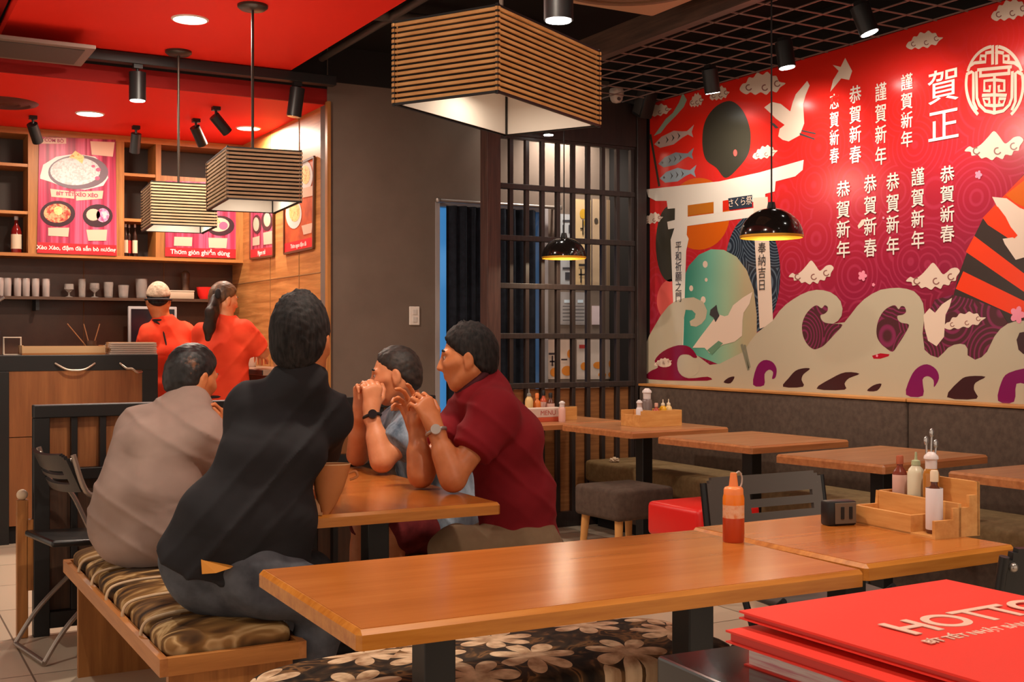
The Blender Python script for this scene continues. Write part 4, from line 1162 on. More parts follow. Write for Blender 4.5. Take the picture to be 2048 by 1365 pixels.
# downlights set in the red ceilings (plus unseen fill lamps added over the dining room)
DL = M('downlight_lens', (255, 250, 240), 0.4, emit=(255, 246, 232), estr=9)
def downlight(label, c, r=0.085, power=22, pw=True):
    t = thing('downlight', label, 'light', c, 0, 'round recessed downlights')
    b = B(); lathe(b, [(r * 1.12, 0.0), (r * 1.12, -0.004), (r, -0.008), (r * 0.98, 0.0)], (0, 0, 0), 32, False); obj('trim_ring', b, M('ring_white', (236, 220, 206), 0.4), t, 50)
    b = B(); lathe(b, [(0.0, -0.003), (r, -0.003)], (0, 0, 0), 32, False); obj('lens', b, DL, t)
    if pw:
        l = area_light('downlight_beam', (0, 0, -0.02), r * 1.8, power, (1, 0.86, 0.7)); l.parent = t
    return t
downlight('bright round downlight in the big red ceiling panel beside the lamp canopy', onZ(380, 38, 2.93), 0.085, 40)
downlight('round downlight glowing in the red bar ceiling above the tall food poster', onZ(180, 227, 2.79), 0.085, 22)
downlight('round downlight in the red bar ceiling near the oak wall', onZ(497, 256, 2.79), 0.08, 30)
downlight('added unseen fill downlight over the near end of the dining room', Vector((1.6, 1.0, 2.93)), 0.085, 22)
downlight('added unseen fill downlight over the floral bench', Vector((1.55, 3.2, 2.93)), 0.085, 30)

# round ceiling diffuser and air-conditioning cassettes
c = onZ(8, 205, 2.79)
t = thing('ceiling_vent', 'dark round ceiling vent in the red bar ceiling at the photo edge', 'vent', c)
b = B(); lathe(b, [(0.0, -0.004), (0.05, -0.012), (0.09, -0.004), (0.1, -0.016), (0.15, -0.006), (0.16, -0.018), (0.2, -0.008), (0.21, 0.0)], (0, 0, 0), 36, False); obj('diffuser', b, M('vent_brown', (92, 40, 32), 0.5), t, 50)
t = thing('ac_cassette', 'grey square air-conditioning cassette hanging beside the red panel', 'air conditioner', (0.86, 6.9, 2.83))
b = B(); box(b, -0.55, 0.30, -0.20, 0.27, 0.0, 0.022, 0.004); obj('casing', b, M('ac_border', (128, 106, 96), 0.5), t)
b = B(); box(b, -0.50, 0.25, -0.15, 0.22, -0.004, 0.0); obj('grille', b, M('ac_grille', (84, 72, 66), 0.6), t)
t = thing('ac_cassette', 'wood-toned square ceiling cassette with round swirl outlet above the big lamp', 'air conditioner', (3.11, 4.48, 2.90))
b = B(); box(b, -0.45, 0.45, -0.45, 0.45, 0.0, 0.07, 0.02, 3); obj('casing', b, M('ac_tan', (196, 156, 120), 0.5), t, 40)
b = B()
for i, r in enumerate((0.36, 0.29, 0.22, 0.15)):
    lathe(b, [(r, -0.001), (r, -0.014), (r - 0.03, -0.014), (r - 0.03, -0.001)], (0, 0, 0), 40, False)
obj('swirl_outlet', b, M('ac_brown', (128, 92, 66), 0.5), t, 50)
b = B(); box(b, -0.05, 0.05, -0.05, 0.05, 0.07, 0.26); obj('hanger', b, blackm, t)

# spotlights
SPOT_LENS = M('spot_lens', (255, 255, 255), 0.3, emit=(255, 250, 240), estr=30)
def can_spot(label, base, aim, r=0.045, L=0.17, lit=True, stem=0.06, power=0, angle=50, target=None):
    """cylindrical spot: base = ceiling point, aim = direction of the beam"""
    d = Vector(aim).normalized(); base = Vector(base)
    t = thing('spotlight', label, 'spotlight', base, 0, 'black can spotlights')
    piv = Vector((0, 0, -stem))
    b = B(); boxc(b, (0, 0, -0.012), (0.05, 0.05, 0.024)); obj('track_adapter', b, blackm, t)
    b = B(); cyl(b, (0, 0, -0.02), piv, 0.009, seg=10)
    q = d.orthogonal().normalized()
    obj('stem', b, blackm, t, 40)
    e0, e1 = piv - d * L * 0.15, piv + d * L * 0.85
    b = B(); cyl(b, e0, e1, r, r, 28); obj('can', b, blackm, t, 40)
    b = B(); cyl(b, e1 - d * 0.002, e1 + d * 0.003, r * 0.86, r * 0.86, 28); obj('lens', b, SPOT_LENS if lit else M('spot_dark_lens', (60, 56, 52), 0.2), t, 40)
    if power:
        tg = base + e1 + d if target is None else Vector(target)
        l = spot_light('spot_beam', base + e1 + d * 0.02, tg, power, angle, 1.0, (1, 0.9, 0.78), 0.03); adopt(l, t)
    return t
def can_at(label, px, py0, py1, Z, **k):
    """vertical can seen between two photo rows at depth Z"""
    top, bot = J(px, py0, Z), J(px, py1, Z)
    L = top.z - bot.z
    return top, L
# over the bar
top, L = can_at('', 275, 152, 207, 6.94)
can_spot('black can spotlight glowing at its rim, hung above the tall food poster', (top.x, top.y, 2.866), (0, 0, -1), 0.048, L / 0.98, True, 0.07, 14, 70)
top, L = can_at('', 594, 180, 236, 7.43)
can_spot('unlit black can spotlight hung at the corner of the oak wall', (top.x, top.y, 2.866), (-0.12, 0.05, -1), 0.046, L / 0.98, False, 0.06)
b = B(); box(b, 1.17, 2.68, 7.09, 7.16, 2.865, 2.925, 0.003); tag(obj('lighting_track', b, blackm), 'long black lighting track running along the edge of the red ceiling', 'track')
for lab, px, py, aim in (('small black track spot beside the tall poster, aimed at it', 66, 232, (0.45, 0.75, -1.0)), ('small black track spot in the middle of the bar ceiling', 272, 252, (0.0, 0.5, -1.1)),
                          ('small black track spot tilted over the bar, lower of the close pair', 392, 238, (0.5, 0.4, -0.8)), ('small black track spot tilted over the bar, upper of the close pair', 432, 214, (0.75, 0.2, -0.75))):
    can_spot(lab, onZ(px, py, 2.79), aim, 0.036, 0.14, False, 0.075, 1.5 if px in (66, 392) else 0, 55)
# between the ceilings
top, L = can_at('', 1117, 0, 47, 4.4)
can_spot('lit black can spotlight above the big bamboo lamp', (top.x, top.y, CEIL), (0, 0, -1), 0.055, 0.16, True, CEIL - top.z - 0.06, 10, 80)
_q = onY(1097, 270, 6.70)
can_spot('small lit can spotlight peeping out under the big bamboo lamp', (_q.x, 6.70, CEIL), (0.0, 0.0, -1), 0.036, 0.10, True, CEIL - _q.z - 0.085, 5, 90)
can_spot('added fill spotlight brightening the grey wall behind the lattice', (4.40, 7.02, CEIL), (0.1, 0.35, -1), 0.045, 0.16, True, 0.06, 95, 110)  # lamp added to brighten the wall and posters behind the lattice
can_spot('added fill spotlight over the doorway curtain behind the lattice', (3.75, 7.02, CEIL), (0.3, 0.2, -1), 0.045, 0.16, True, 0.06, 6, 90)  # second lamp added for more light behind the lattice
# along the mural
def mural_spot(label, px, py, Z, aim, lit, power, target=None, angle=125, r=0.047):
    p = J(px, py, Z)
    can_spot(label, (p.x, p.y, 2.90), aim, r, 0.14, lit, 0.045, power, angle, target)
mural_spot('lit can spotlight over the torii gate end of the mural', 1420, 165, 7.1, (0.25, 0.1, -1), True, 26, (WX, 6.05, 1.9))
mural_spot('dark can spotlight seen from behind, over the flying crane', 1568, 118, 6.45, (0.1, -0.1, -1), True, 40, (WX, 5.35, 1.9))
mural_spot('bright can spotlight tilted towards the calligraphy columns', 1722, 70, 5.75, (0.25, -0.25, -1), True, 40, (WX, 4.6, 1.9))
mural_spot('can spotlight by the photo edge above the round emblem', 1962, 12, 5.05, (0.2, 0.0, -1), True, 40, (WX, 3.85, 1.9))
# unseen fill spots added nearer the entrance to light the tables
for i, (x, y) in enumerate(((3.3, 2.2), (3.3, 0.6), (0.2, 3.6), (0.2, 1.4))):
    can_spot(['added unseen fill spotlight over the bamboo rack table', 'added unseen fill spotlight over the menus', 'added unseen fill spotlight over the bench side of the room', 'added unseen fill spotlight near the entrance side'][i], (x, y, CEIL), (0, 0, -1), 0.05, 0.17, True, 0.06, 60, 110)
# ================================================================== the bar
CYF = 9.20                                     # face of the wall cabinet
cf = lambda x, y: onY(x, y, CYF)
def bx(b, px0, py0, px1, py1, y0, y1, bev=0.0):
    a, c = onY(px0, py0, CYF), onY(px1, py1, CYF)
    box(b, a.x, c.x, y0, y1, c.z, a.z, bev)
ZB, ZT = 1.862, 2.788
X = lambda px: cf(px, 400).x
cabin = M('cabinet_inside', (66, 56, 50), 0.7)
t = thing('wall_cabinet', 'oak wall cabinet with open shelves and food posters behind the bar', 'cabinet', (1.8, 9.35, ZB))
b = B(); box(b, 0.0, 2.70, CYF, KY, ZB, ZB + 0.024); obj('bottom_board', b, oakx, t, world=True)
b = B(); box(b, 0.0, 2.70, CYF, KY, ZT - 0.045, ZT); obj('top_board', b, oakx, t, world=True)
b = B(); box(b, 0.0, 2.70, KY - 0.02, KY, ZB + 0.024, ZT - 0.045); obj('back_panel', b, cabin, t, world=True)
for px in (62, 243, 317):
    b = B(); box(b, X(px) - 0.02, X(px) + 0.02, CYF, KY - 0.02, ZB + 0.024, ZT - 0.045); obj('upright', b, oakz, t, world=True)
b = B(); box(b, X(478) - 0.01, 2.70, CYF, KY - 0.02, ZB + 0.024, ZT - 0.045); obj('upright', b, oakz, t, world=True)
for x0, x1, zs in ((0.0, X(62) - 0.02, (330, 425)), (X(243) + 0.02, X(317) - 0.02, (342, 435)), (X(317) + 0.02, X(478) - 0.01, (352,))):
    for py in zs:
        z = cf((62 + 243) / 2 if x0 else 40, py).z
        b = B(); box(b, x0, x1, CYF + 0.005, KY - 0.02, z - 0.011, z + 0.011); obj('shelf', b, oakx, t, world=True)
b = B(); box(b, 0.40, 0.44, CYF, KY - 0.02, ZB + 0.024, ZT - 0.045); obj('upright', b, oakz, t, world=True)
# panels that carry the posters
b = B(); box(b, X(62) + 0.02, X(243) - 0.02, CYF + 0.002, CYF + 0.02, ZB + 0.024, ZT - 0.045); obj('door_panel', b, oakz, t, world=True)
b = B(); box(b, X(317) + 0.02, X(478) - 0.01, CYF + 0.002, CYF + 0.02, ZB + 0.024, cf(400, 356).z); obj('door_panel', b, oakz, t, world=True)

def pm(name, col): return M('print_' + name, col, 0.4, spec=0.4)
PW_, PINK, MAG, REDB, DKP, CREAM, GREYW = pm('white', (232, 222, 214)), pm('pink', (222, 92, 124)), pm('magenta', (172, 40, 84)), pm('red_band', (236, 36, 44)), pm('dark', (70, 24, 34)), pm('cream', (214, 178, 154)), noise_mat('print_rice', [(0.4, (176, 172, 170)), (0.55, (206, 204, 202))], scale=60)
YOLK = noise_mat('print_egg', [(0.35, (226, 170, 90)), (0.5, (240, 206, 140)), (0.65, (206, 130, 60))], scale=40)
TOM = noise_mat('print_tomato', [(0.35, (150, 40, 30)), (0.45, (222, 84, 60)), (0.55, (240, 170, 120)), (0.65, (200, 56, 44))], scale=34)
stripes = M('print_pink_boards', (200, 60, 96), 0.4)
def _st(m):
    p = m.node_tree.nodes['Principled BSDF']; v = coords(m, (26, 26, 0.6))
    n = nd(m, 'ShaderNodeTexNoise'); n.inputs['Scale'].default_value = 1.0; n.inputs['Detail'].default_value = 2; lk(m, v, n.inputs['Vector'])
    lk(m, ramp(m, n.outputs['Fac'], [(0.3, (112, 24, 52)), (0.48, (176, 48, 80)), (0.62, (206, 92, 124)), (0.75, (156, 36, 66))]), p.inputs['Base Color'])
_st(stripes)
def poster(name, label, mp, nrm, corners, layers, texts=(), frame=None, base=stripes, group='food posters at the bar'):
    """corners: photo quad TL,TR,BR,BL on the plane mp; layers: (part, outline, material, level)"""
    n = Vector(nrm)
    q = [mp(*c) for c in corners]
    t = thing(name, label, 'poster', sum(q, Vector()) / 4, 0, group)
    b = B(); poly(b, [p + n * 0.002 for p in q]); poly(b, [p + n * 0.008 for p in q][::-1])
    vs = list(b.verts)
    for i in range(4): b.faces.new((vs[i], vs[(i + 1) % 4], vs[4 + 3 - (i + 1) % 4], vs[4 + 3 - i]))
    obj('print', b, base, t, world=True)
    for part, o, m, k in layers: flat(part, o, mp, n * (0.0084 + 0.0008 * k), m, t)
    for body, at, size, m, al in texts:
        r = (mp(at[0] + 10, at[1]) - mp(at[0] - 10, at[1])); r.z = 0
        text('lettering', body, m, t, mp(*at) + n * 0.0122, r, (0, 0, 1), size, al, bold=0.0008)
    if frame:
        b = B()
        c = sum(q, Vector()) / 4
        for i in range(4):
            a, d = q[i], q[(i + 1) % 4]
            tube(b, [a + n * 0.008, d + n * 0.008], 0.011, 4)
        obj('frame', b, frame, t, world=True)
    return t
poster('food_poster', 'tall pink food poster with white oval plate and two bowls', cf, (0, -1, 0), [(78, 274), (231, 280), (233, 512), (74, 506)],
       [('caption_band', [(75, 485), (232, 491), (233, 512), (74, 506)], REDB, 1),
        ('plate', [(80, 352), (86, 330), (112, 314), (150, 308), (190, 314), (212, 336), (216, 356), (206, 372), (170, 380), (130, 376), (100, 364), (80, 358)], pm('plate', (212, 206, 198)), 1),
        ('plate_rim', ell(156, 345, 60, 34, 30), pm('plate_rim', (112, 96, 104)), 2), ('rice', ell(150, 343, 50, 28, 30), GREYW, 3),
        ('topping', [(137, 316), (150, 302), (168, 314), (164, 328), (150, 318)], YOLK, 4), ('garnish', [ell(196, 340, 5, 4, 10), ell(194, 357, 5, 4, 10), ell(186, 333, 4, 3, 10)], PINK, 4),
        ('label_box', [[(90, 276), (132, 277), (132, 288), (76, 288)], [(180, 283), (229, 285), (225, 314), (183, 310)], [(100, 378), (148, 384), (148, 398), (102, 394)], [(150, 384), (206, 382), (204, 398), (152, 402)]], CREAM, 3),
        ('bowl', [ell(115, 428, 35, 26, 26), ell(195, 432, 30, 23, 26)], pm('bowl', (58, 34, 40)), 2), ('soup', ell(114, 427, 27, 19, 24), TOM, 3), ('noodles', [ell(186, 430, 14, 12, 16)], CREAM, 3), ('meat', [ell(205, 431, 13, 14, 16)], noise_mat('print_meat', [(0.38, (170, 60, 110)), (0.5, (222, 140, 180)), (0.62, (236, 200, 190))], scale=38), 3),
        ('egg', [ell(116, 422, 9, 9, 14)], YOLK, 4), ('label_box', [[(96, 456), (138, 456), (136, 474), (96, 472)], [(172, 460), (214, 460), (212, 482), (176, 482)]], CREAM, 3)],
       [('Xèo Xèo, đậm đà sắn bò nướng', (153, 498), 0.041, PW_, 'CENTER'), ('CƠM BÒ', (108, 282), 0.034, MAG, 'CENTER'), ('BÍT TẾT XÈO XÈO', (154, 390), 0.036, MAG, 'CENTER')])
poster('food_poster', 'pink food poster half hidden behind the two hanging box lamps', cf, (0, -1, 0), [(331, 362), (471, 366), (471, 517), (330, 513)],
       [('caption_band', [(330, 495), (471, 499), (471, 517), (330, 513)], REDB, 1), ('bowl', [ell(440, 452, 28, 20, 24), ell(366, 440, 30, 22, 24)], pm('bowl', (58, 34, 40)), 2), ('noodles', [ell(437, 450, 21, 14, 20)], CREAM, 3), ('soup', [ell(365, 439, 22, 15, 20)], TOM, 3),
        ('meat', [ell(446, 452, 9, 8, 14)], PINK, 4), ('egg', [[(424, 448), (433, 434), (440, 446)]], YOLK, 4), ('label_box', [[(348, 474), (384, 475), (383, 493), (347, 492)], [(416, 476), (454, 477), (452, 497), (417, 496)]], CREAM, 3), ('plate', [ell(400, 396, 50, 24, 26)], pm('plate', (212, 206, 198)), 1)],
       [('Thơm giòn ghiền dùng', (400, 506), 0.050, PW_, 'CENTER')])
ow = lambda x, y: onX(x, y, 2.696)
poster('food_poster', 'narrow pink poster on the oak wall next to the cabinet', ow, (-1, 0, 0), [(503, 352), (549, 334), (549, 512), (503, 518)],
       [('caption_band', [(503, 500), (549, 494), (549, 512), (503, 518)], REDB, 1), ('bowl', [ell(516, 449, 9, 19, 20), ell(536, 442, 11, 20, 20), ell(522, 380, 14, 22, 20)], pm('bowl', (58, 34, 40)), 2), ('noodles', [ell(515, 449, 6, 14, 18), ell(537, 440, 7, 14, 18)], CREAM, 3), ('label_box', [[(508, 476), (522, 472), (522, 490), (508, 492)], [(529, 466), (547, 462), (547, 488), (530, 490)]], CREAM, 3)],
       [('Ngon mê', (526, 506), 0.05, PW_, 'CENTER')], frame=M('poster_frame', (96, 54, 26), 0.5))
poster('food_poster', 'orange-brown framed food poster nearest the grey wall', ow, (-1, 0, 0), [(571, 343), (631, 314), (629, 496), (571, 508)],
       [('caption_band', [(571, 488), (630, 474), (629, 496), (571, 508)], REDB, 1), ('plate', [ell(590, 428, 16, 30, 22), ell(614, 352, 14, 30, 20)], pm('plate', (212, 206, 198)), 2), ('dish', [ell(592, 424, 11, 20, 20), ell(614, 350, 9, 19, 18)], YOLK, 3), ('label_box', [[(606, 452), (628, 446), (626, 466), (610, 470)], [(606, 378), (628, 372), (628, 392), (608, 396)]], CREAM, 3)],
       [('Thơm ngon đậm đà', (600, 491), 0.04, PW_, 'CENTER')], frame=M('poster_frame'), base=noise_mat('print_brown', [(0.3, (150, 52, 24)), (0.6, (206, 92, 40)), (0.8, (176, 66, 30))], scale=6))

# bottles in the cabinet
def bottle(name, label, c, h, r, glass, lab, cap, group, cat='bottle'):
    t = thing(name, label, cat, c, 0, group)
    b = B(); lathe(b, [(0.0, 0.0), (r * 0.95, 0.0), (r, 0.01), (r, h * 0.58), (r * 0.8, h * 0.68), (r * 0.36, h * 0.78), (r * 0.32, h * 0.93), (0.0, h * 0.93)], (0, 0, 0), 20, False); obj('glass', b, glass, t, 50)
    b = B(); lathe(b, [(r * 1.01, h * 0.12), (r * 1.015, h * 0.13), (r * 1.015, h * 0.5), (r * 1.01, h * 0.51)], (0, 0, 0), 20, False); obj('label', b, lab, t, 50)
    b = B(); lathe(b, [(0.0, h), (r * 0.38, h), (r * 0.4, h * 0.99), (r * 0.4, h * 0.9), (0.0, h * 0.9)], (0, 0, 0), 16, False); obj('cap', b, cap, t, 50)
    return t
gl_dk = M('dark_glass', (40, 22, 16), 0.15); gl_red = M('red_glass', (120, 24, 22), 0.15)
la_cr = M('label_cream', (222, 200, 170), 0.6); la_rd = M('label_red', (178, 34, 34), 0.6); cp_w = M('cap_white', (214, 200, 196), 0.4); cp_b = M('cap_black', (28, 26, 26), 0.4)
zs = ZB + 0.024
bottle('wine_bottle', 'dark bottle with cream label, alone on the shelf beside the tall poster', (X(36), 9.30, zs), 0.27, 0.036, gl_red, la_cr, cp_w, 'bottles in the bar cabinet')
for px, lab, m in ((256, 'pale-labelled bottle at the outer end of the trio between the posters', la_cr), (265, 'red-labelled bottle in the middle of the trio between the posters', la_rd), (275, 'pale-labelled bottle of the trio, beside the hanging box lamp', la_cr)):
    bottle('wine_bottle', lab, (X(px), 9.29 + 0.03 * (px == 265), zs), 0.25, 0.0185, gl_dk, m, cp_w, 'bottles in the bar cabinet')
# shelf under the cabinet with cups and glasses
SZ = 1.575
t = thing('wall_shelf', 'dark wooden shelf of cups and glasses under the oak cabinet', 'shelf', (1.7, 9.4, SZ))
b = B(); box(b, -0.2, 2.64, 9.26, KY - 0.005, SZ - 0.022, SZ); obj('board', b, dkwood, t, world=True)
for x in (0.3, 1.2, 2.1):
    b = B(); box(b, x - 0.012, x + 0.012, 9.30, KY - 0.005, SZ - 0.10, SZ - 0.022); obj('bracket', b, blackm, t, world=True)
sx = lambda px: onY(px, 590, 9.36).x
steel = M('brushed_cup', (196, 184, 178), 0.35, metal=0.35)
gla = M('clear_glass', (214, 204, 196), 0.08, spec=0.5, trans=0.65, alpha=0.75)
names = ['first', 'second', 'third', 'fourth', 'fifth', 'sixth']
for i, px in enumerate((0, 15, 35, 52, 71, 92)):
    t = thing('metal_cup', 'pale steel cup, %s from the photo edge in the row of cups under the cabinet' % names[i], 'cup', (sx(px), 9.36, SZ), 0, 'steel cups on the bar shelf')
    b = B(); lathe(b, [(0.0, 0.0), (0.022, 0.0), (0.025, 0.004), (0.0285, 0.130), (0.027, 0.131), (0.023, 0.006), (0.0, 0.005)], (0, 0, 0), 20, False); obj('body', b, steel, t, 50)
    b = B(); lathe(b, [(0.0285, 0.128), (0.0298, 0.131), (0.0285, 0.134)], (0, 0, 0), 20, False); obj('rim', b, steel, t, 50)
for i, (px, h, r, lab) in enumerate(((138, 0.10, 0.034, 'first stemmed glass after the steel cups on the bar shelf'), (164, 0.14, 0.028, 'tallest slim glass on the bar shelf'), (189, 0.11, 0.036, 'wide glass just past the tallest slim glass on the bar shelf'), (217, 0.12, 0.036, 'goblet between the wide glass and the small tumbler on the bar shelf'), (247, 0.10, 0.04, 'round tumbler next to the hair-netted woman, under the cabinet'), (283, 0.15, 0.045, 'large jug-like glass just before the hair-netted woman’s cap'))):
    t = thing('drinking_glass', lab, 'glass', (sx(px), 9.36, SZ), 0, 'glasses on the bar shelf')
    b = B()
    if i % 2 == 0 and i < 4: prof = [(0.0, 0.0), (r * 0.8, 0.0), (r * 0.8, 0.005), (0.006, 0.012), (0.006, h * 0.35), (r, h * 0.6), (r * 0.95, h), (r * 0.9, h), (r * 0.92, h * 0.62), (0.0, h * 0.42)]
    else: prof = [(0.0, 0.0), (r * 0.75, 0.0), (r * 0.85, 0.01), (r, h), (r * 0.93, h), (r * 0.78, 0.014), (0.0, 0.012)]
    lathe(b, prof, (0, 0, 0), 22, False); obj('bowl', b, gla, t, 50)
t = thing('pepper_mill', 'dark wooden mill standing on the bar shelf behind the two women', 'mill', (sx(372), 9.38, SZ), 0)
b = B(); lathe(b, [(0.0, 0.0), (0.032, 0.0), (0.034, 0.02), (0.026, 0.09), (0.032, 0.15), (0.034, 0.2), (0.02, 0.22), (0.0, 0.225)], (0, 0, 0), 20, False); obj('body', b, dkwood, t, 50)
t = thing('storage_box', 'long beige box on the bar shelf between the two women', 'box', (sx(358), 9.32, SZ), 0)
b = B(); box(b, -0.10, 0.10, -0.035, 0.035, 0.0, 0.055, 0.005); obj('body', b, M('beige_box', (178, 156, 132), 0.6), t, 40)
b = B(); box(b, -0.102, 0.102, -0.037, 0.037, 0.055, 0.066, 0.003); obj('lid', b, M('beige_box_lid', (190, 170, 148), 0.6), t, 40)
t = thing('red_bowl', 'bright red bowl on the bar shelf beside the ponytail', 'bowl', (sx(407), 9.33, SZ), 0)
b = B(); lathe(b, [(0.0, 0.0), (0.035, 0.0), (0.05, 0.03), (0.062, 0.095), (0.058, 0.095), (0.045, 0.03), (0.0, 0.012)], (0, 0, 0), 24, False); obj('body', b, M('red_plastic', (230, 40, 34), 0.35), t, 50)

# bar counter
t = thing('bar_counter', 'wood-fronted bar counter with black top band', 'counter', (0.7, 8.05, 0))
KX1 = onY(316, 800, 7.90).x; KX0 = onY(18, 900, 7.90).x
b = B(); box(b, -1.2, KX1, 7.90, 8.22, 1.065, 1.165, 0.004); obj('top_band', b, blackm, t, world=True)
b = B(); box(b, KX1 - 0.10, KX1, 7.90, 8.20, 0.0, 1.065, 0.003); obj('end_post', b, blackm, t, world=True)
b = B(); box(b, KX0 - 0.10, KX0, 7.89, 8.20, 0.0, 1.065, 0.003); obj('end_post', b, blackm, t, world=True)
CF_ = wood('counter_front_wood', (124, 74, 38), (156, 98, 54), 'z', 0.45, scale=2.5)
b = B(); box(b, KX0, KX1 - 0.10, 7.905, 7.93, 0.66, 1.065); obj('front_panel', b, CF_, t, world=True)
b = B(); box(b, KX0, KX1 - 0.10, 7.905, 7.93, 0.11, 0.655); obj('front_panel', b, CF_, t, world=True)
b = B(); box(b, KX0, KX1 - 0.10, 7.925, 8.20, 0.0, 0.11); obj('plinth', b, black, t, world=True)
b = B(); box(b, KX0, KX1 - 0.10, 7.93, 8.20, 0.11, 1.06); obj('carcass', b, black, t, world=True)
b = B(); box(b, -1.2, KX0 - 0.10, 7.93, 8.20, 0.0, 1.06); obj('side_cabinet', b, black, t, world=True)
for a, c in (((110, 727), (190, 727)), ((240, 727), (284, 744))):
    p0, p1 = onY(*a, 7.895), onY(*c, 7.895)
    m_ = (p0 + p1) / 2 + Vector((0, -0.03, -0.045 if a[0] == 110 else -0.008))
    b = B(); tube(b, bez([p0, (p0 + m_) / 2 + Vector((0, -0.01, -0.014)), m_, (p1 + m_) / 2 + Vector((0, -0.01, -0.014)), p1], 6), 0.007, 8); obj('pull_handle', b, M('handle_steel', (176, 158, 140), 0.3, metal=0.7), t, 60, world=True)
CT = 1.165
on = lambda px, py=690: onY(px, py, 8.05)
t = thing('wooden_tray', 'long pale wooden tray lying on the bar counter', 'tray', (on(120).x, 8.06, CT))
w0, w1 = on(40).x - t.location.x, on(205).x - t.location.x
b = B(); box(b, w0, w1, -0.11, 0.085, 0.0, 0.012); obj('base', b, oakx, t)
for y in (-0.11, 0.075):
    b = B(); box(b, w0, w1, y, y + 0.01, 0.012, 0.055); obj('side', b, M('tray_pale', (206, 168, 122), 0.5), t)
for x in (w0, w1 - 0.01):
    b = B(); box(b, x, x + 0.01, -0.10, 0.075, 0.012, 0.06); obj('end', b, M('tray_pale'), t)
t = thing('paper_stack', 'stack of white paper place mats on the bar counter before the women', 'paper', (on(262).x, 8.06, CT))
b = B()
for i in range(6): box(b, -0.15 + 0.004 * (i % 3), 0.15 - 0.003 * (i % 2), -0.09, 0.09, i * 0.013, i * 0.013 + 0.011, 0.002)
obj('sheets', b, M('paper_white', (214, 200, 184), 0.7), t)
b = B(); box(b, -0.153, 0.153, -0.01, 0.01, 0.0, 0.08); obj('band', b, M('paper_band', (190, 150, 104), 0.7), t)
t = thing('chopstick_holder', 'small holder with chopsticks poking out at the back of the bar counter', 'holder', (on(190).x, 8.185, CT))
b = B(); lathe(b, [(0.0, 0.0), (0.03, 0.0), (0.034, 0.09), (0.03, 0.09), (0.026, 0.005), (0.0, 0.004)], (0, 0, 0), 16, False); obj('cup', b, dkwood, t, 50)
for i, a in enumerate((-0.5, -0.15, 0.2)):
    b = B(); cyl(b, (0, 0, 0.012), (0.1 * a * 3, 0.02 * i, 0.2), 0.0035, seg=8); obj('chopstick', b, M('chopstick', (150, 100, 62), 0.5), t)
t = thing('napkin_stand', 'white metal napkin stand near the photo edge of the bar counter', 'stand', (on(24).x, 8.04, CT))
b = B(); tube(b, [(-0.05, 0, 0), (-0.05, 0, 0.11), (0.05, 0, 0.11), (0.05, 0, 0.0)], 0.006, 8); obj('frame', b, M('stand_white', (206, 190, 170), 0.4), t)
b = B(); box(b, -0.055, 0.055, -0.04, 0.04, 0.0, 0.006); obj('base', b, M('stand_white'), t)
t = thing('coffee_machine', 'dark blue and steel machine cut off at the photo edge of the bar counter', 'machine', (on(-44).x, 8.08, CT))
b = B(); box(b, -0.16, 0.12, -0.10, 0.12, 0.0, 0.16, 0.01); obj('body', b, M('machine_blue', (36, 52, 76), 0.35), t, 40)
b = B(); box(b, -0.16, 0.12, -0.06, 0.12, 0.16, 0.30, 0.01); obj('head', b, M('machine_steel', (150, 146, 146), 0.3, metal=0.7), t, 40)
b = B(); box(b, -0.17, 0.13, -0.08, 0.12, 0.30, 0.38, 0.02); obj('hopper', b, blackm, t, 40)
b = B(); cyl(b, (0.05, -0.1, 0.3), (0.14, -0.12, 0.36), 0.012, seg=12); obj('lever', b, M('machine_steel'), t, 40)
# work counter along the back wall and the till screen
t = thing('back_counter', 'dark work counter along the kitchen wall', 'counter', (1.3, 9.3, 0))
b = B(); box(b, -1.2, 2.36, 9.02, KY - 0.005, 0.0, 0.90); obj('cabinet', b, dkwood, t, world=True)
b = B(); box(b, -1.2, 2.36, 9.0, KY - 0.005, 0.90, 0.94); obj('worktop', b, blackm, t, world=True)
c = onY(285, 640, 9.1)
t = thing('till_screen', 'black till monitor with pale bezel beside the hair-netted woman', 'monitor', (c.x + 0.09, 9.18, 0.94))
b = B(); boxc(b, (0, 0, 0.42), (0.36, 0.03, 0.30), 0.006); obj('bezel', b, M('bezel_silver', (156, 150, 148), 0.4), t, 40)
b = B(); boxc(b, (0, -0.016, 0.42), (0.32, 0.006, 0.26)); obj('screen', b, M('screen_dark', (22, 24, 30), 0.15), t)
b = B(); cyl(b, (0, 0.01, 0.01), (0, 0.01, 0.3), 0.025, seg=14); obj('stand', b, blackm, t, 40)
b = B(); box(b, -0.1, 0.1, -0.07, 0.09, 0.0, 0.015, 0.004); obj('foot', b, blackm, t)
t = thing('prep_counter', 'narrow prep counter along the oak wall beside the ponytailed woman', 'counter', (2.56, 8.4, 0))
b = B(); box(b, 2.44, 2.694, 7.75, 8.98, 0.0, 1.02); obj('cabinet', b, dkwood, t, world=True)
b = B(); box(b, 2.40, 2.694, 7.72, 8.99, 1.02, 1.062, 0.004); obj('worktop', b, M('counter_stone', (148, 118, 98), 0.3), t, world=True)
b = B(); box(b, 2.395, 2.40, 7.72, 8.99, 1.025, 1.055); obj('edge_strip', b, blackm, t, world=True)
t = thing('white_container', 'white food tub on the prep counter beside the ponytailed woman', 'tub', (2.50, 8.45, 1.062))
b = B(); lathe(b, [(0.0, 0.0), (0.07, 0.0), (0.085, 0.07), (0.082, 0.07), (0.066, 0.006), (0.0, 0.005)], (0, 0, 0), 22, False); obj('tub', b, M('tub_white', (216, 206, 196), 0.4), t, 50)
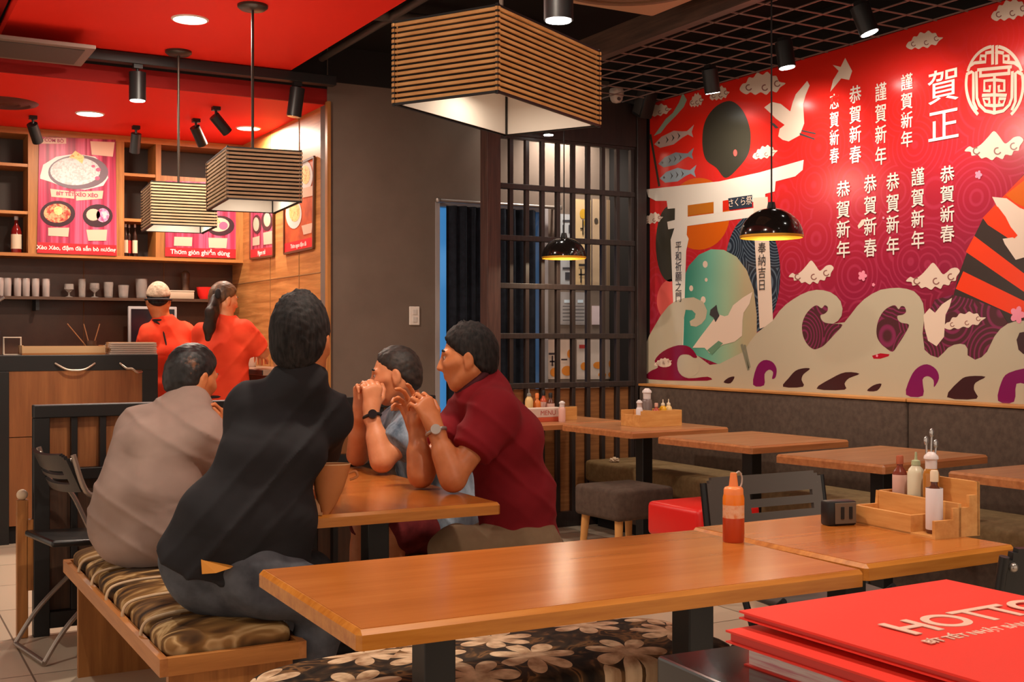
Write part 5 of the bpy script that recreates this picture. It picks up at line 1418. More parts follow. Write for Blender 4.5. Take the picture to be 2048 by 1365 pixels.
b = B(); lathe(b, [(0.0, 0.055), (0.05, 0.06), (0.078, 0.05)], (0, 0, 0), 18, False); obj('food', b, M('food_tan', (206, 160, 104), 0.7), t, 50)
t = thing('tall_shaker', 'tall pale shaker bottle against the oak wall on the prep counter', 'bottle', (2.60, 8.72, 1.062))
b = B(); lathe(b, [(0.0, 0.0), (0.035, 0.0), (0.035, 0.17), (0.02, 0.2), (0.0, 0.2)], (0, 0, 0), 18, False); obj('body', b, M('shaker_brown', (150, 100, 74), 0.4), t, 50)
b = B(); lathe(b, [(0.022, 0.19), (0.03, 0.195), (0.03, 0.235), (0.0, 0.24)], (0, 0, 0), 18, False); obj('cap', b, cp_w, t, 50)
# ================================================================== things on the tables
BAM = noise_mat('bamboo', [(0.3, (196, 132, 66)), (0.7, (222, 164, 96))], scale=5, stretch=(1, 6, 8), rough=0.42, detail=6)
ZTAB = 0.75
# orange squeeze bottle
p = onZ(1467, 1084, ZTAB)
t = thing('squeeze_bottle', 'clear squeeze bottle of orange-red sauce on the long table', 'bottle', p)
r = 0.0275
ORS = M('sauce_orange', (232, 122, 26), 0.3); RDS = M('sauce_red', (184, 62, 26), 0.3)
b = B(); lathe(b, [(0.0, 0.0), (r * 0.94, 0.0), (r, 0.004), (r, 0.062)], (0, 0, 0), 28, False); obj('red_sauce', b, RDS, t, 50)
b = B(); lathe(b, [(r, 0.062), (r, 0.074), (r * 1.0, 0.095)], (0, 0, 0), 28, False); obj('film', b, noise_mat('sauce_film', [(0.35, (214, 120, 60)), (0.55, (226, 176, 140)), (0.7, (224, 140, 60))], scale=45, rough=0.3), t, 50)
b = B(); lathe(b, [(r, 0.095), (r, 0.112), (r * 0.92, 0.121)], (0, 0, 0), 28, False); obj('orange_sauce', b, ORS, t, 50)
b = B(); lathe(b, [(r * 0.92, 0.118), (r * 0.9, 0.134), (r * 0.8, 0.139), (0.012, 0.142), (0.008, 0.176), (0.0, 0.177)], (0, 0, 0), 24, False); obj('nozzle_cap', b, M('cap_orange', (238, 134, 70), 0.4), t, 50)
b = B(); tube(b, bez([(0.007, 0, 0.172), (0.018, 0.0, 0.178), (0.027, 0.0, 0.165), (0.027, 0, 0.148), (0.022, 0, 0.138)], 6), 0.0022, 8); obj('cap_strap', b, M('strap_clear', (176, 160, 148), 0.3), t, 60)

# stepped bamboo rack with bottles on the small table
def rack(label, corner, rz, L, W, H, steps=True, group='bamboo condiment racks'):
    t = thing('condiment_rack', label, 'rack', corner, rz, group)
    th = 0.010
    if steps:
        b = B(); box(b, 0, L, W - th, W, 0, H, 0.001); obj('back_board', b, BAM, t)
        b = B(); box(b, 0, L, W * 0.52, W * 0.52 + th, 0, H * 0.62, 0.001); obj('middle_board', b, BAM, t)
        b = B(); box(b, 0, L * 0.72, 0, th, 0, H * 0.36, 0.001); obj('front_board', b, BAM, t)
        b = B(); box(b, L * 0.72 - th, L * 0.72, th, W * 0.5, 0, H * 0.36, 0.001); obj('divider', b, BAM, t)
        for x in (0, L - th):
            bm = B()
            pr = [(0, 0), (W, 0), (W, H), (W * 0.93, H), (W * 0.93, H * 0.76), (W * 0.76, H * 0.76), (W * 0.76, H * 0.54), (W * 0.40, H * 0.54), (W * 0.40, H * 0.33), (0, H * 0.33)] if x else [(0, 0), (W, 0), (W, H * 0.62), (W * 0.52, H * 0.62), (W * 0.5, H * 0.36), (0, H * 0.36)]
            a_ = [bm.verts.new((x, y, z)) for y, z in pr]; c_ = [bm.verts.new((x + th, y, z)) for y, z in pr]
            bm.faces.new(a_); bm.faces.new(c_[::-1])
            for i in range(len(pr)): bm.faces.new((a_[i], a_[(i + 1) % len(pr)], c_[(i + 1) % len(pr)], c_[i]))
            obj('stepped_side', bm, BAM, t)
        b = B(); box(b, th, L - th, 0, W - th, 0, 0.006); obj('base_board', b, BAM, t)
        b = B(); box(b, th, L - th, W * 0.52 + th, W - th, H * 0.34, H * 0.34 + 0.006); obj('raised_floor', b, BAM, t)
    else:
        for y in (0, W - th):
            b = B(); box(b, 0, L, y, y + th, 0, H, 0.001); obj('long_side', b, BAM, t)
        for x in (0, L - th, L * 0.28):
            b = B(); box(b, x, x + th, th, W - th, 0, H * (0.75 if x == 0 else 1), 0.001); obj('end_board', b, BAM, t)
        b = B(); box(b, th, L - th, th, W - th, 0, 0.006); obj('base_board', b, BAM, t)
    return t
A = onZ(1707, 1046, ZTAB); C = onZ(1870, 1080, ZTAB)
d = C - A; rzr = math.atan2(d.y, d.x); Lr = d.length
RK = rack('stepped bamboo condiment rack standing on the small table by the red menus', A, rzr, Lr, 0.155, 0.142)
def on_rack(x, y, z, base=RK):
    return base.matrix_basis @ Vector((x, y, z)) if False else Vector(base.location) + Matrix.Rotation(base.rotation_euler.z, 3, 'Z') @ Vector((x, y, z))
MILKY = M('milky_sauce', (214, 208, 180), 0.25); SAUC = M('brown_red_sauce', (120, 52, 36), 0.25); LABW = M('label_white', (226, 214, 214), 0.6); LABP = M('label_pinkish', (206, 164, 150), 0.6)
def cond(name, label, c, h, r, mat, lab=None, cap=cp_w, kind='bottle', lz=(0.15, 0.6), capm='screw', group='bottles in the bamboo racks'):
    t = thing(name, label, kind, c, 0, group)
    b = B(); lathe(b, [(0.0, 0.0), (r * 0.92, 0.0), (r, 0.006), (r, h * 0.60), (r * 0.85, h * 0.68), (r * 0.42, h * 0.76), (r * 0.4, h * 0.84), (0.0, h * 0.84)], (0, 0, 0), 22, False); obj('body', b, mat, t, 50)
    if lab:
        b = B(); lathe(b, [(r * 1.0, h * lz[0]), (r * 1.02, h * lz[0] + 0.001), (r * 1.02, h * lz[1] - 0.001), (r * 1.0, h * lz[1])], (0, 0, 0), 22, False); obj('label', b, lab, t, 50)
    b = B()
    if capm == 'screw': lathe(b, [(r * 0.5, h * 0.82), (r * 0.5, h * 0.97), (r * 0.4, h), (0.0, h)], (0, 0, 0), 18, False)
    elif capm == 'mill': lathe(b, [(r * 0.7, h * 0.7), (r * 0.72, h * 0.86), (r * 0.9, h * 0.88), (r * 0.85, h * 0.93), (r * 0.35, h), (0.0, h)], (0, 0, 0), 20, False)
    elif capm == 'nozzle': lathe(b, [(r * 0.55, h * 0.76), (r * 0.5, h * 0.84), (r * 0.18, h * 0.86), (r * 0.12, h), (0.0, h)], (0, 0, 0), 16, False)
    obj('cap', b, cap, t, 50)
    return t
cond('sauce_bottle', 'brown-red sauce bottle with pale label at the far end of the stepped rack', on_rack(0.055, 0.118, 0.055), 0.135, 0.020, SAUC, LABP, M('cap_rust', (168, 84, 52), 0.4))
cond('sauce_bottle', 'milky white dressing bottle in the middle of the stepped rack', on_rack(0.118, 0.1175, 0.055), 0.150, 0.023, MILKY, None, M('cap_pale_green', (168, 176, 136), 0.4), capm='nozzle')
cond('pepper_grinder', 'white-capped grinder standing tallest in the stepped rack', on_rack(0.175, 0.118, 0.055), 0.155, 0.022, M('amber_glass', (168, 110, 44), 0.15), None, cp_w, 'grinder', capm='mill')
cond('soy_bottle', 'white-labelled soy bottle in the low front bay of the stepped rack', on_rack(0.262, 0.045, 0.007), 0.165, 0.0215, M('soy_dark', (96, 52, 36), 0.2), LABW, M('cap_cream', (226, 206, 176), 0.4), lz=(0.06, 0.72))
b = None
t = thing('cutlery_bundle', 'metal spoons sticking up behind the stepped bamboo rack', 'cutlery', on_rack(0.145, 0.138, 0.055))
for i, (dx, dz) in enumerate(((-0.012, 0.175), (0.01, 0.196), (0.026, 0.165))):
    b = B(); cyl(b, (dx * 0.3, 0, 0), (dx, -0.002, dz), 0.0028, seg=8); obj('handle', b, M('cutlery_steel', (186, 180, 176), 0.25, metal=0.8), t)
    b = B(); bmesh.ops.create_uvsphere(b, u_segments=12, v_segments=8, radius=0.011); bmesh.ops.scale(b, vec=(0.8, 0.4, 1.2), verts=b.verts); bmesh.ops.translate(b, vec=(dx, -0.002, dz + 0.008), verts=b.verts); obj('spoon_bowl', b, M('cutlery_steel'), t, 180)
# dark slotted napkin dispenser left of the rack
p = onZ(1677, 1050, ZTAB)
t = thing('napkin_dispenser', 'dark slotted napkin dispenser beside the stepped rack', 'dispenser', p, math.radians(-12))
b = B(); box(b, -0.045, 0.045, -0.022, 0.022, 0.0, 0.068, 0.006); obj('body', b, blackm, t, 40)
b = B(); box(b, -0.026, 0.040, -0.026, -0.022, 0.006, 0.064, 0.001); obj('face_plate', b, M('dispenser_face', (104, 88, 72), 0.5), t)
for x in (-0.004, 0.022):
    b = B(); boxc(b, (x, -0.0275, 0.036), (0.010, 0.003, 0.034), 0.001); obj('slot', b, M('slot_black', (18, 18, 18), 0.6), t)

# box rack on the banquette table with its bottles
A = onZ(1284, 858, ZTAB)
rk2 = rack('low bamboo condiment box crowded with bottles on the banquette table', onZ(1283, 856, ZTAB), math.radians(2), 0.30, 0.20, 0.095, False)
def r2(x, y, z=0.007): return on_rack(x, y, z, rk2)
cond('oil_bottle', 'tall clear bottle with white knob stopper in the bamboo box', r2(0.132, 0.12), 0.215, 0.032, M('smoky_glass', (120, 104, 100), 0.12), None, cp_w, capm='mill')
cond('sauce_bottle', 'small red chilli sauce bottle in front of the knob-stoppered bottle', r2(0.155, 0.06), 0.13, 0.022, M('chilli', (170, 60, 40), 0.3), LABP, M('cap_pinkish', (206, 150, 130), 0.4))
cond('squeeze_bottle', 'yellow mustard squeeze bottle in the bamboo box', r2(0.205, 0.06), 0.15, 0.022, M('mustard', (226, 164, 22), 0.3), None, M('cap_cream'), capm='nozzle')
cond('squeeze_bottle', 'cream mayonnaise squeeze bottle beside the yellow one in the bamboo box', r2(0.255, 0.07), 0.15, 0.022, M('mayo', (226, 190, 128), 0.3), None, M('cap_cream'), capm='nozzle')
cond('salt_shaker', 'small white salt shaker at the low end of the bamboo box', r2(0.045, 0.08), 0.15, 0.020, LABW, None, cp_w, 'shaker', capm='mill')

# bottles and folded menu on the table by the lattice
base = onZ(1075, 838, ZTAB)
def lt(px, dy=0.0): return Vector((onY(px, 800, 6.55 + dy).x, 6.55 + dy, ZTAB))
t = thing('menu_box', 'white and red printed carton lying on the table by the lattice', 'box', lt(1082, -0.14), math.radians(3))
b = B(); box(b, -0.16, 0.145, -0.05, 0.05, 0.028, 0.085, 0.004); obj('carton', b, M('carton_white', (214, 190, 176), 0.6), t)
b = B(); box(b, -0.162, 0.147, -0.052, 0.052, 0.0, 0.028, 0.003); obj('red_base', b, M('carton_red', (196, 84, 52), 0.6), t)
text('lettering', 'MENU', M('print_red', (186, 96, 84), 0.6), t, Vector(t.location) + Vector((0.02, -0.0515, 0.055)), (1, 0, 0), (0, 0, 1), 0.042)
gB = 'bottles by the lattice'
cond('sauce_bottle', 'cream sauce bottle, tallest of the row by the lattice', lt(1058), 0.20, 0.026, M('mayo'), None, M('cap_grey', (130, 128, 120), 0.4), capm='nozzle', group=gB)
cond('sauce_bottle', 'orange sauce bottle next to the cream one by the lattice', lt(1074), 0.17, 0.025, M('orange_sauce_b', (216, 116, 44), 0.3), None, M('cap_orange'), group=gB)
cond('sauce_bottle', 'red-orange chilli bottle with black cap by the lattice', lt(1087, 0.04), 0.185, 0.024, M('chilli_b', (196, 84, 48), 0.3), LABP, cp_b, group=gB)
cond('sauce_bottle', 'dark soy bottle with pale label at the end of the row by the lattice', lt(1101), 0.17, 0.026, M('soy_dark'), LABP, cp_b, group=gB)
cond('sauce_bottle', 'small amber jar half hidden behind the man in maroon', lt(1044, 0.03), 0.11, 0.024, M('amber_jar', (186, 104, 48), 0.3), None, cp_b, group=gB)
cond('salt_shaker', 'pink-white shaker standing beside the printed carton', lt(1124, -0.235), 0.13, 0.022, M('shaker_pink', (226, 176, 160), 0.4), None, cp_w, 'shaker', capm='mill', group=gB)
t = thing('bamboo_holder', 'little bamboo holder behind the pink-white shaker', 'holder', lt(1136, -0.10), math.radians(5))
b = B(); box(b, -0.05, 0.05, -0.03, 0.03, 0.0, 0.085, 0.002); obj('body', b, BAM, t)
b = B(); box(b, -0.042, 0.042, -0.022, 0.022, 0.085, 0.088); obj('opening', b, dkwood, t)

# brown kraft pouch and its flap, on the men's table
p = onZ(660, 1028, ZTAB)
LEA = noise_mat('kraft', [(0.3, (176, 104, 54)), (0.7, (196, 122, 68))], scale=6, rough=0.6)
t = thing('kraft_pouch', 'brown tapered pouch standing open on the edge of the men’s table', 'pouch', p, math.radians(-25))
b = B(); N = 28; rows = []
for k, (zz, rx, ry) in enumerate(((0.0, 0.012, 0.010), (0.03, 0.028, 0.018), (0.07, 0.042, 0.026), (0.11, 0.051, 0.031), (0.145, 0.055, 0.034), (0.147, 0.052, 0.031), (0.11, 0.047, 0.027), (0.05, 0.032, 0.02))):
    rows.append([b.verts.new((-0.012 + zz * 0.12 + rx * math.cos(2 * PI * i / N), ry * math.sin(2 * PI * i / N), zz)) for i in range(N)])
for r0, r1 in zip(rows, rows[1:]):
    for i in range(N): b.faces.new((r0[i], r0[(i + 1) % N], r1[(i + 1) % N], r1[i]))
b.faces.new(rows[0][::-1]); b.faces.new(rows[-1])
obj('pouch', b, LEA, t, 60)
b = B(); tube(b, [(-0.012 + 0.0175 + 0.054 * math.cos(2 * PI * i / N), 0.033 * math.sin(2 * PI * i / N), 0.147) for i in range(N)], 0.0022, 6, True); obj('rim', b, M('kraft_rim', (206, 156, 110), 0.6), t, 60)
b = B(); box(b, -0.075, -0.02, -0.03, 0.012, 0.0, 0.006); obj('flap', b, M('kraft_flap', (192, 138, 92), 0.6), t)
b = B()
for q in (((-0.07, -0.02, 0.005), (-0.025, -0.02, 0.006), (-0.035, 0.0, 0.055)), ((-0.07, -0.017, 0.005), (-0.035, 0.003, 0.055), (-0.025, -0.017, 0.006))): poly(b, q)
obj('side_fold', b, M('kraft_flap'), t)
b = B(); tube(b, bez([(0.055, 0, 0.12), (0.075, 0, 0.125), (0.08, 0, 0.11), (0.058, 0, 0.10)], 6), 0.004, 8); obj('tab', b, LEA, t, 60)

# black stand with the red menus, nearest the camera
HS = 0.95
GLB = M('gloss_black_top', (30, 26, 26), 0.12, spec=0.6, coat=0.3)
c0 = onZ(1313, 1312, HS)
t = thing('service_stand', 'tall glossy black stand carrying the red menus', 'stand', (c0.x, c0.y, 0), math.radians(-3))
b = B(); box(b, 0, 0.75, -0.55, 0.0, HS - 0.03, HS, 0.003); obj('top', b, GLB, t)
b = B(); box(b, 0.01, 0.74, -0.54, -0.01, 0.05, HS - 0.03, 0.003); obj('cabinet', b, M('stand_black', (28, 25, 25), 0.45), t)
b = B(); box(b, 0.03, 0.72, -0.52, -0.03, 0.0, 0.05); obj('plinth', b, black, t)
MR = M('menu_red', (236, 56, 40), 0.42, spec=0.4)
MP = noise_mat('menu_pages', [(0.3, (206, 120, 132)), (0.5, (226, 206, 196)), (0.7, (196, 150, 150))], scale=30, stretch=(0.3, 0.3, 6), rough=0.6)
far_l, far_r = onZ(1478, 1222, 1.0), onZ(1889, 1160, 1.0)
dv = far_r - far_l; mrz = math.atan2(dv.y, dv.x); ML = dv.length
def menu(label, corner, rz, z, th, L, D, title=False, sag=0.0, pages=None):
    t = thing('menu', label, 'menu', (corner.x, corner.y, z), rz, 'red menus')
    b = B(); box(b, 0.004, L - 0.002, -D + 0.003, -0.003, 0.0015, th - 0.0015); obj('pages', b, pages or MP, t)
    b = B(); box(b, 0, L, -D, 0, 0, 0.0015); obj('back_cover', b, MR, t)
    b = B()
    n = 16
    top = [[b.verts.new((L * i / n, -D * j / n, th + 0.004 * math.sin(PI * i / n) * math.sin(2.2 * j / n) - sag * (1 - i / n) ** 3 * 0.02)) for j in range(n + 1)] for i in range(n + 1)]
    bot = [[b.verts.new(v.co - Vector((0, 0, 0.002))) for v in row] for row in top]
    for i in range(n):
        for j in range(n):
            b.faces.new((top[i][j], top[i + 1][j], top[i + 1][j + 1], top[i][j + 1])); b.faces.new((bot[i][j], bot[i][j + 1], bot[i + 1][j + 1], bot[i + 1][j]))
    for k in range(n):
        for a_, c_ in (((k, 0), (k + 1, 0)), ((k + 1, n), (k, n)), ((0, k + 1), (0, k)), ((n, k), (n, k + 1))):
            b.faces.new((top[a_[0]][a_[1]], bot[a_[0]][a_[1]], bot[c_[0]][c_[1]], top[c_[0]][c_[1]]))
    obj('front_cover', b, MR, t, 60)
    b = B(); box(b, L, L + 0.003, -D, 0, 0.0, th); obj('spine', b, MR, t)
    if title:
        mt = M('menu_title', (226, 186, 164), 0.6)
        R_ = Matrix.Rotation(rz, 3, 'Z')
        def place(body, px, py, size, ch=1.0, bold=0.0015, xs=1.0):
            q = onZ(px, py, z + th + 0.0031)
            o = text('lettering', body, mt, t, q, R_ @ Vector((1, 0, 0)), R_ @ Vector((0, 1, 0)), size, 'LEFT', bold=bold, xscale=xs, spacing=ch)
            o.location = R_.transposed() @ (Vector(q) - Vector(t.location)); o.rotation_euler = (0, 0, 0)
        place('HOTTO', 1792, 1262, 0.062, 1.0, 0.0012)
        place('BÍT TẾT NHẬT BẢN', 1852, 1286, 0.0155, 1.0, 0.0004)
    return t
RT = Matrix.Rotation(mrz, 3, 'Z')
e1 = RT @ Vector((1, 0, 0)); e2 = RT @ Vector((0, 1, 0))
menu('lowest red menu of the pile, its pages fanned over the glossy black stand', far_l - e1 * 0.006 - e2 * 0.014, mrz + 0.01, HS, 0.019, ML, 0.40)
menu('middle red menu of the pile, slid out to one side on the black stand', far_l - e1 * 0.024 - e2 * 0.008, mrz - 0.004, HS + 0.0235, 0.012, ML, 0.40, pages=M('menu_shadow_red', (206, 60, 48), 0.5))  # darker red page block paints the shadow line between the covers
menu('topmost red menu of the pile with the pale printed title', far_l, mrz, HS + 0.042, 0.008, ML, 0.40, True, pages=M('menu_shadow_red'))
# ------------------------------------------------------------------ people
SKIN = noise_mat('skin', [(0.3, (205, 128, 84)), (0.7, (222, 148, 104))], scale=14, rough=0.48, detail=3)
SKIN_TAN = noise_mat('tan_skin', [(0.3, (186, 108, 62)), (0.7, (206, 128, 80))], scale=14, rough=0.45, detail=3)
HAIR = noise_mat('black_hair', [(0.35, (17, 15, 15)), (0.75, (50, 44, 42))], scale=95, stretch=(1, 1, 0.16), rough=0.72, spec=0.25, detail=4, bump=0.8)
HAIR_B = noise_mat('brown_hair', [(0.3, (52, 34, 24)), (0.75, (124, 88, 58))], scale=34, stretch=(1, 1, 0.25), rough=0.5, detail=4, bump=0.5)
EYE_W = M('eye_white', (196, 172, 156), 0.35)
EYE_D = M('eye_iris', (30, 18, 12), 0.2)
LIP = M('lips', (176, 92, 72), 0.45)

def cloth(name, a, b, scale=5, bump=0.35, stretch=(1, 1, 1), rot=(0, 0, 0)):
    m = noise_mat(name, [(0.3, a), (0.7, b)], scale=scale, rough=0.85, spec=0.2, detail=4, stretch=stretch, rot=rot)
    if m.get('done'): return m
    m['done'] = 1
    p = m.node_tree.nodes['Principled BSDF']
    v = coords(m, (1.0, 1.0, 2.0), (0.6, 0.7, 0.2))
    n = nd(m, 'ShaderNodeTexNoise'); n.inputs['Scale'].default_value = 4.2; n.inputs['Detail'].default_value = 1.5; n.inputs['Distortion'].default_value = 0.5
    lk(m, v, n.inputs['Vector'])
    w = nd(m, 'ShaderNodeTexNoise'); w.inputs['Scale'].default_value = 600
    lk(m, v, w.inputs['Vector'])
    b1 = nd(m, 'ShaderNodeBump'); b1.inputs['Strength'].default_value = bump; b1.inputs['Distance'].default_value = 0.03
    lk(m, n.outputs['Fac'], b1.inputs['Height'])
    b2 = nd(m, 'ShaderNodeBump'); b2.inputs['Strength'].default_value = 0.12; b2.inputs['Distance'].default_value = 0.001
    lk(m, w.outputs['Fac'], b2.inputs['Height']); lk(m, b1.outputs['Normal'], b2.inputs['Normal'])
    lk(m, b2.outputs['Normal'], p.inputs['Normal'])
    return m

def head_axes(f, up):
    f = unit(f); r = unit(np.cross(f, V3(up))); u = np.cross(r, f)
    return f, r, u

def add_head(F, c, f, up, neck, s=0.93, neck_r=0.056, ears=True, fem=False):
    f, r, u = head_axes(f, up); c = V3(c)
    P = lambda a, b, d: c + s * (a * f + b * r + d * u)      # forward, right, up
    R = [r, f, u]
    F.ell(P(-0.012, 0, 0.012), (0.075 * s, 0.096 * s, 0.092 * s), R, 0.01)
    F.ell(P(0.022, 0, -0.045), (0.062 * s, 0.072 * s, 0.074 * s), R, 0.03)
    F.cap(P(0.052, -0.014, -0.104), P(0.052, 0.014, -0.104), 0.022 * s, None, 0.025)           # chin
    for q in (-1, 1):
        F.cap(P(0.03, q * 0.042, -0.092), P(-0.02, q * 0.058, -0.055), 0.016 * s, 0.02 * s, 0.03)     # jaw
        F.cap(P(0.066, q * 0.045, -0.022), P(0.03, q * 0.062, -0.014), 0.014 * s, 0.011 * s, 0.03)    # cheekbone
        F.cap(P(0.083, q * 0.014, 0.022), P(0.066, q * 0.05, 0.022), 0.010 * s, 0.009 * s, 0.012)     # brow
        F.ell(P(0.084, q * 0.032, 0.003), (0.017 * s, 0.012 * s, 0.010 * s), R, 0.004, 'cut')         # socket
        if ears:
            F.ell(P(-0.016, q * 0.081, -0.012), (0.0125 * s, 0.020 * s, 0.034 * s), R, 0.004)
            F.ell(P(-0.011, q * 0.094, -0.006), (0.007 * s, 0.010 * s, 0.02 * s), R, 0.004, 'cut')
            F.cap(P(-0.009, q * 0.080, -0.043), P(-0.007, q * 0.080, -0.038), 0.009 * s, None, 0.006)
    F.cap(P(0.088, 0, 0.012), P(0.108, 0, -0.032), 0.008 * s, 0.012 * s, 0.012)                  # nose
    F.cap(P(0.096, -0.012, -0.037), P(0.096, 0.012, -0.037), 0.009 * s, None, 0.008)
    F.cap(P(0.086, -0.018, -0.063), P(0.086, 0.018, -0.063), 0.0075 * s, None, 0.006)            # lips
    F.cap(P(0.083, -0.014, -0.074), P(0.083, 0.014, -0.074), 0.0085 * s, None, 0.006)
    nk = V3(neck)
    F.cap(nk, P(-0.022, 0, -0.04), neck_r * 1.05, neck_r * 0.92, 0.03)
    F.cap(nk, nk + (P(-0.022, 0, -0.04) - nk) * 0.2, neck_r * 1.25, neck_r, 0.04)
    return P, R

def eyes(P, R, parent, s=0.93, q_list=(-1, 1)):
    for q in q_list:
        b = B(); bmesh.ops.create_uvsphere(b, u_segments=14, v_segments=10, radius=0.0115 * s)
        bmesh.ops.translate(b, vec=P(0.0735, q * 0.031, 0.003), verts=b.verts)
        e = obj('eye', b, EYE_W, parent, 60, world=True)
        b = B(); bmesh.ops.create_uvsphere(b, u_segments=12, v_segments=8, radius=0.0076 * s)
        bmesh.ops.translate(b, vec=P(0.0784, q * 0.0315, 0.003), verts=b.verts)
        i = obj('iris', b, EYE_D, None, 60, world=False)
        i.data.transform(Matrix.Translation(-Vector(parent.location))); i.parent = e
        b = B(); tube(b, [Vector(P(0.088, q * 0.013, 0.029)), Vector(P(0.084, q * 0.034, 0.032)), Vector(P(0.068, q * 0.054, 0.024))], [0.003, 0.0042, 0.002], 8)
        obj('eyebrow', b, HAIR, parent, 60, world=True)

def hair(name, P, R, parent, mat, s=0.93, thick=0.012, top=0.0, nape=-0.075, front=(0.075, 0.062), res=0.0042, hole=None, fade=0.028, rough=0.0004, tufts=0, tl=0.02):
    c = P(0, 0, 0)
    F = Field(c - 0.19, c + 0.19, res)
    F.ell(P(-0.013, 0, 0.012 + top * 0.45), ((0.077 + thick * 0.8) * s, (0.098 + thick) * s, (0.094 + thick + top * 0.6) * s), R, 0.0)
    F.ell(P(-0.045, 0, -0.03), ((0.066 + thick * 0.6) * s, (0.062 + thick * 0.4) * s, 0.075 * s), R, 0.02)      # back of the skull down to the nape
    # hairline: plane from the forehead to the nape
    fa, fu = front; ba, bu = -0.085, nape
    d = np.array([fa - ba, fu - bu]); n = np.array([-d[1], d[0]]); n /= np.linalg.norm(n)
    nw = (P(1, 0, 0) - c) / s * n[0] + (P(0, 0, 1) - c) / s * n[1]
    p0 = P(fa, 0, fu); f_ = unit(P(1, 0, 0) - c)
    sl, X, Y, Z = F.sub(F.lo, F.lo + F.n * F.res)
    e = (X - p0[0]) * nw[0] + (Y - p0[1]) * nw[1] + (Z - p0[2]) * nw[2]      # depth behind the hairline
    e2 = -((X - p0[0]) * f_[0] + (Y - p0[1]) * f_[1] + (Z - p0[2]) * f_[2]) + 0.010
    e = np.minimum(e, e2 * 1.2)
    F.D[sl] = F.D[sl] + ((thick + 0.007) * np.clip(1 - e / fade, 0, 1.3) ** 1.6).astype(np.float32)
    if hole is not None: F.ell(hole[0], hole[1], None, 0.01, 'cut')
    rnd = np.random.RandomState(3)
    k = rnd.uniform(-1, 1, (8, 3)) * 300
    for _ in range(tufts):
        a, e_ = rnd.uniform(0, 2 * PI), rnd.uniform(0.1, 1.05)
        ca, sa = math.sin(e_), math.cos(e_)
        q0 = P(-0.013 + 0.1 * ca * math.cos(a), 0.078 * ca * math.sin(a), 0.012 + top * 0.45 + (0.094 + thick * 0.6 + top * 0.6) * sa)
        dv = unit((P(0.5 * ca * math.cos(a) + rnd.uniform(-.3, .6), 0.5 * ca * math.sin(a) + rnd.uniform(-.3, .3), 1.0) - c))
        F.cap(q0, q0 + dv * tl * rnd.uniform(0.5, 1.2), 0.008, 0.002, 0.006)
    F.warp(lambda X, Y, Z: rough * sum(np.sin(a[0] * X + a[1] * Y + a[2] * Z + 1.5 * np.sin(a[1] * 0.4 * X)) for a in k))
    return fobj(name, F, mat, parent, 1)

def fingers(F, wrist, d, pn, side, curl=(40, 45, 40), spread=6, s=1.0, thumb=(0.5, 0.6), k=0.006, lens=None, curls=None):
    """hand: wrist, direction to the knuckles, palm normal (the way fingers curl), side=+1 thumb on +lateral"""
    d = unit(d); pn = V3(pn); pn = unit(pn - d * (pn @ d)); lat = np.cross(d, pn) * side
    w = V3(wrist)
    kn = []
    for i, o in enumerate((0.030, 0.010, -0.010, -0.029)):
        L = (0.088, 0.092, 0.087, 0.078)[i] * s
        kn.append(w + d * L + lat * o * s - pn * 0.002)
        F.cap(w + lat * o * 0.55 * s + d * 0.012, kn[-1], 0.0145 * s, 0.0118 * s, 0.016)
    F.cap(w - d * 0.03, w + d * 0.02, 0.026 * s, 0.024 * s, 0.02, flat=(pn, 0.8))
    for i in range(4):
        ph = [(0.042, 0.026, 0.020), (0.047, 0.030, 0.021), (0.043, 0.028, 0.020), (0.034, 0.021, 0.018)][i]
        a = math.radians((1.5 - i) * spread)
        dd = d * math.cos(a) + lat * math.sin(a)
        p = kn[i]; rr = (0.0092, 0.0094, 0.009, 0.0082)[i] * s
        ang = 0
        cc = curls[i] if curls else curl
        for q in range(3):
            ang += math.radians(cc[q])
            v = dd * math.cos(ang) + pn * math.sin(ang)
            p2 = p + v * ph[q] * s
            F.cap(p, p2, rr, rr * 0.92, 0.004)
            p = p2; rr *= 0.92
    # thumb leaves the side of the palm near its base
    t0 = w + d * 0.022 * s + lat * 0.02 * s + pn * 0.006
    v = unit(d * thumb[0] + lat * 0.75 + pn * thumb[1])
    t1 = t0 + v * 0.042 * s
    v2 = unit(d * 0.85 + lat * 0.25 + pn * thumb[1]); t2 = t1 + v2 * 0.034 * s
    t3 = t2 + unit(d * 0.9 - lat * 0.1 + pn * (thumb[1] + 0.2)) * 0.026 * s
    F.cap(t0, t1, 0.016 * s, 0.0125 * s, 0.014); F.cap(t1, t2, 0.0118 * s, 0.0105 * s, 0.004); F.cap(t2, t3, 0.0105 * s, 0.0085 * s, 0.004)

def wr(seed, amp, freq):
    r = np.random.RandomState(seed); k = r.normal(0, 1, (7, 3)); ph = r.uniform(0, 6.28, 7)
    k = k / np.linalg.norm(k, axis=1)[:, None] * freq * r.uniform(0.6, 1.6, (7, 1))
    return lambda X, Y, Z: amp * sum(np.sin(a[0] * X + a[1] * Y + a[2] * Z + 1.6 * np.sin(0.5 * a[1] * X - 0.5 * a[0] * Z) + p) for a, p in zip(k, ph)) / 2.5

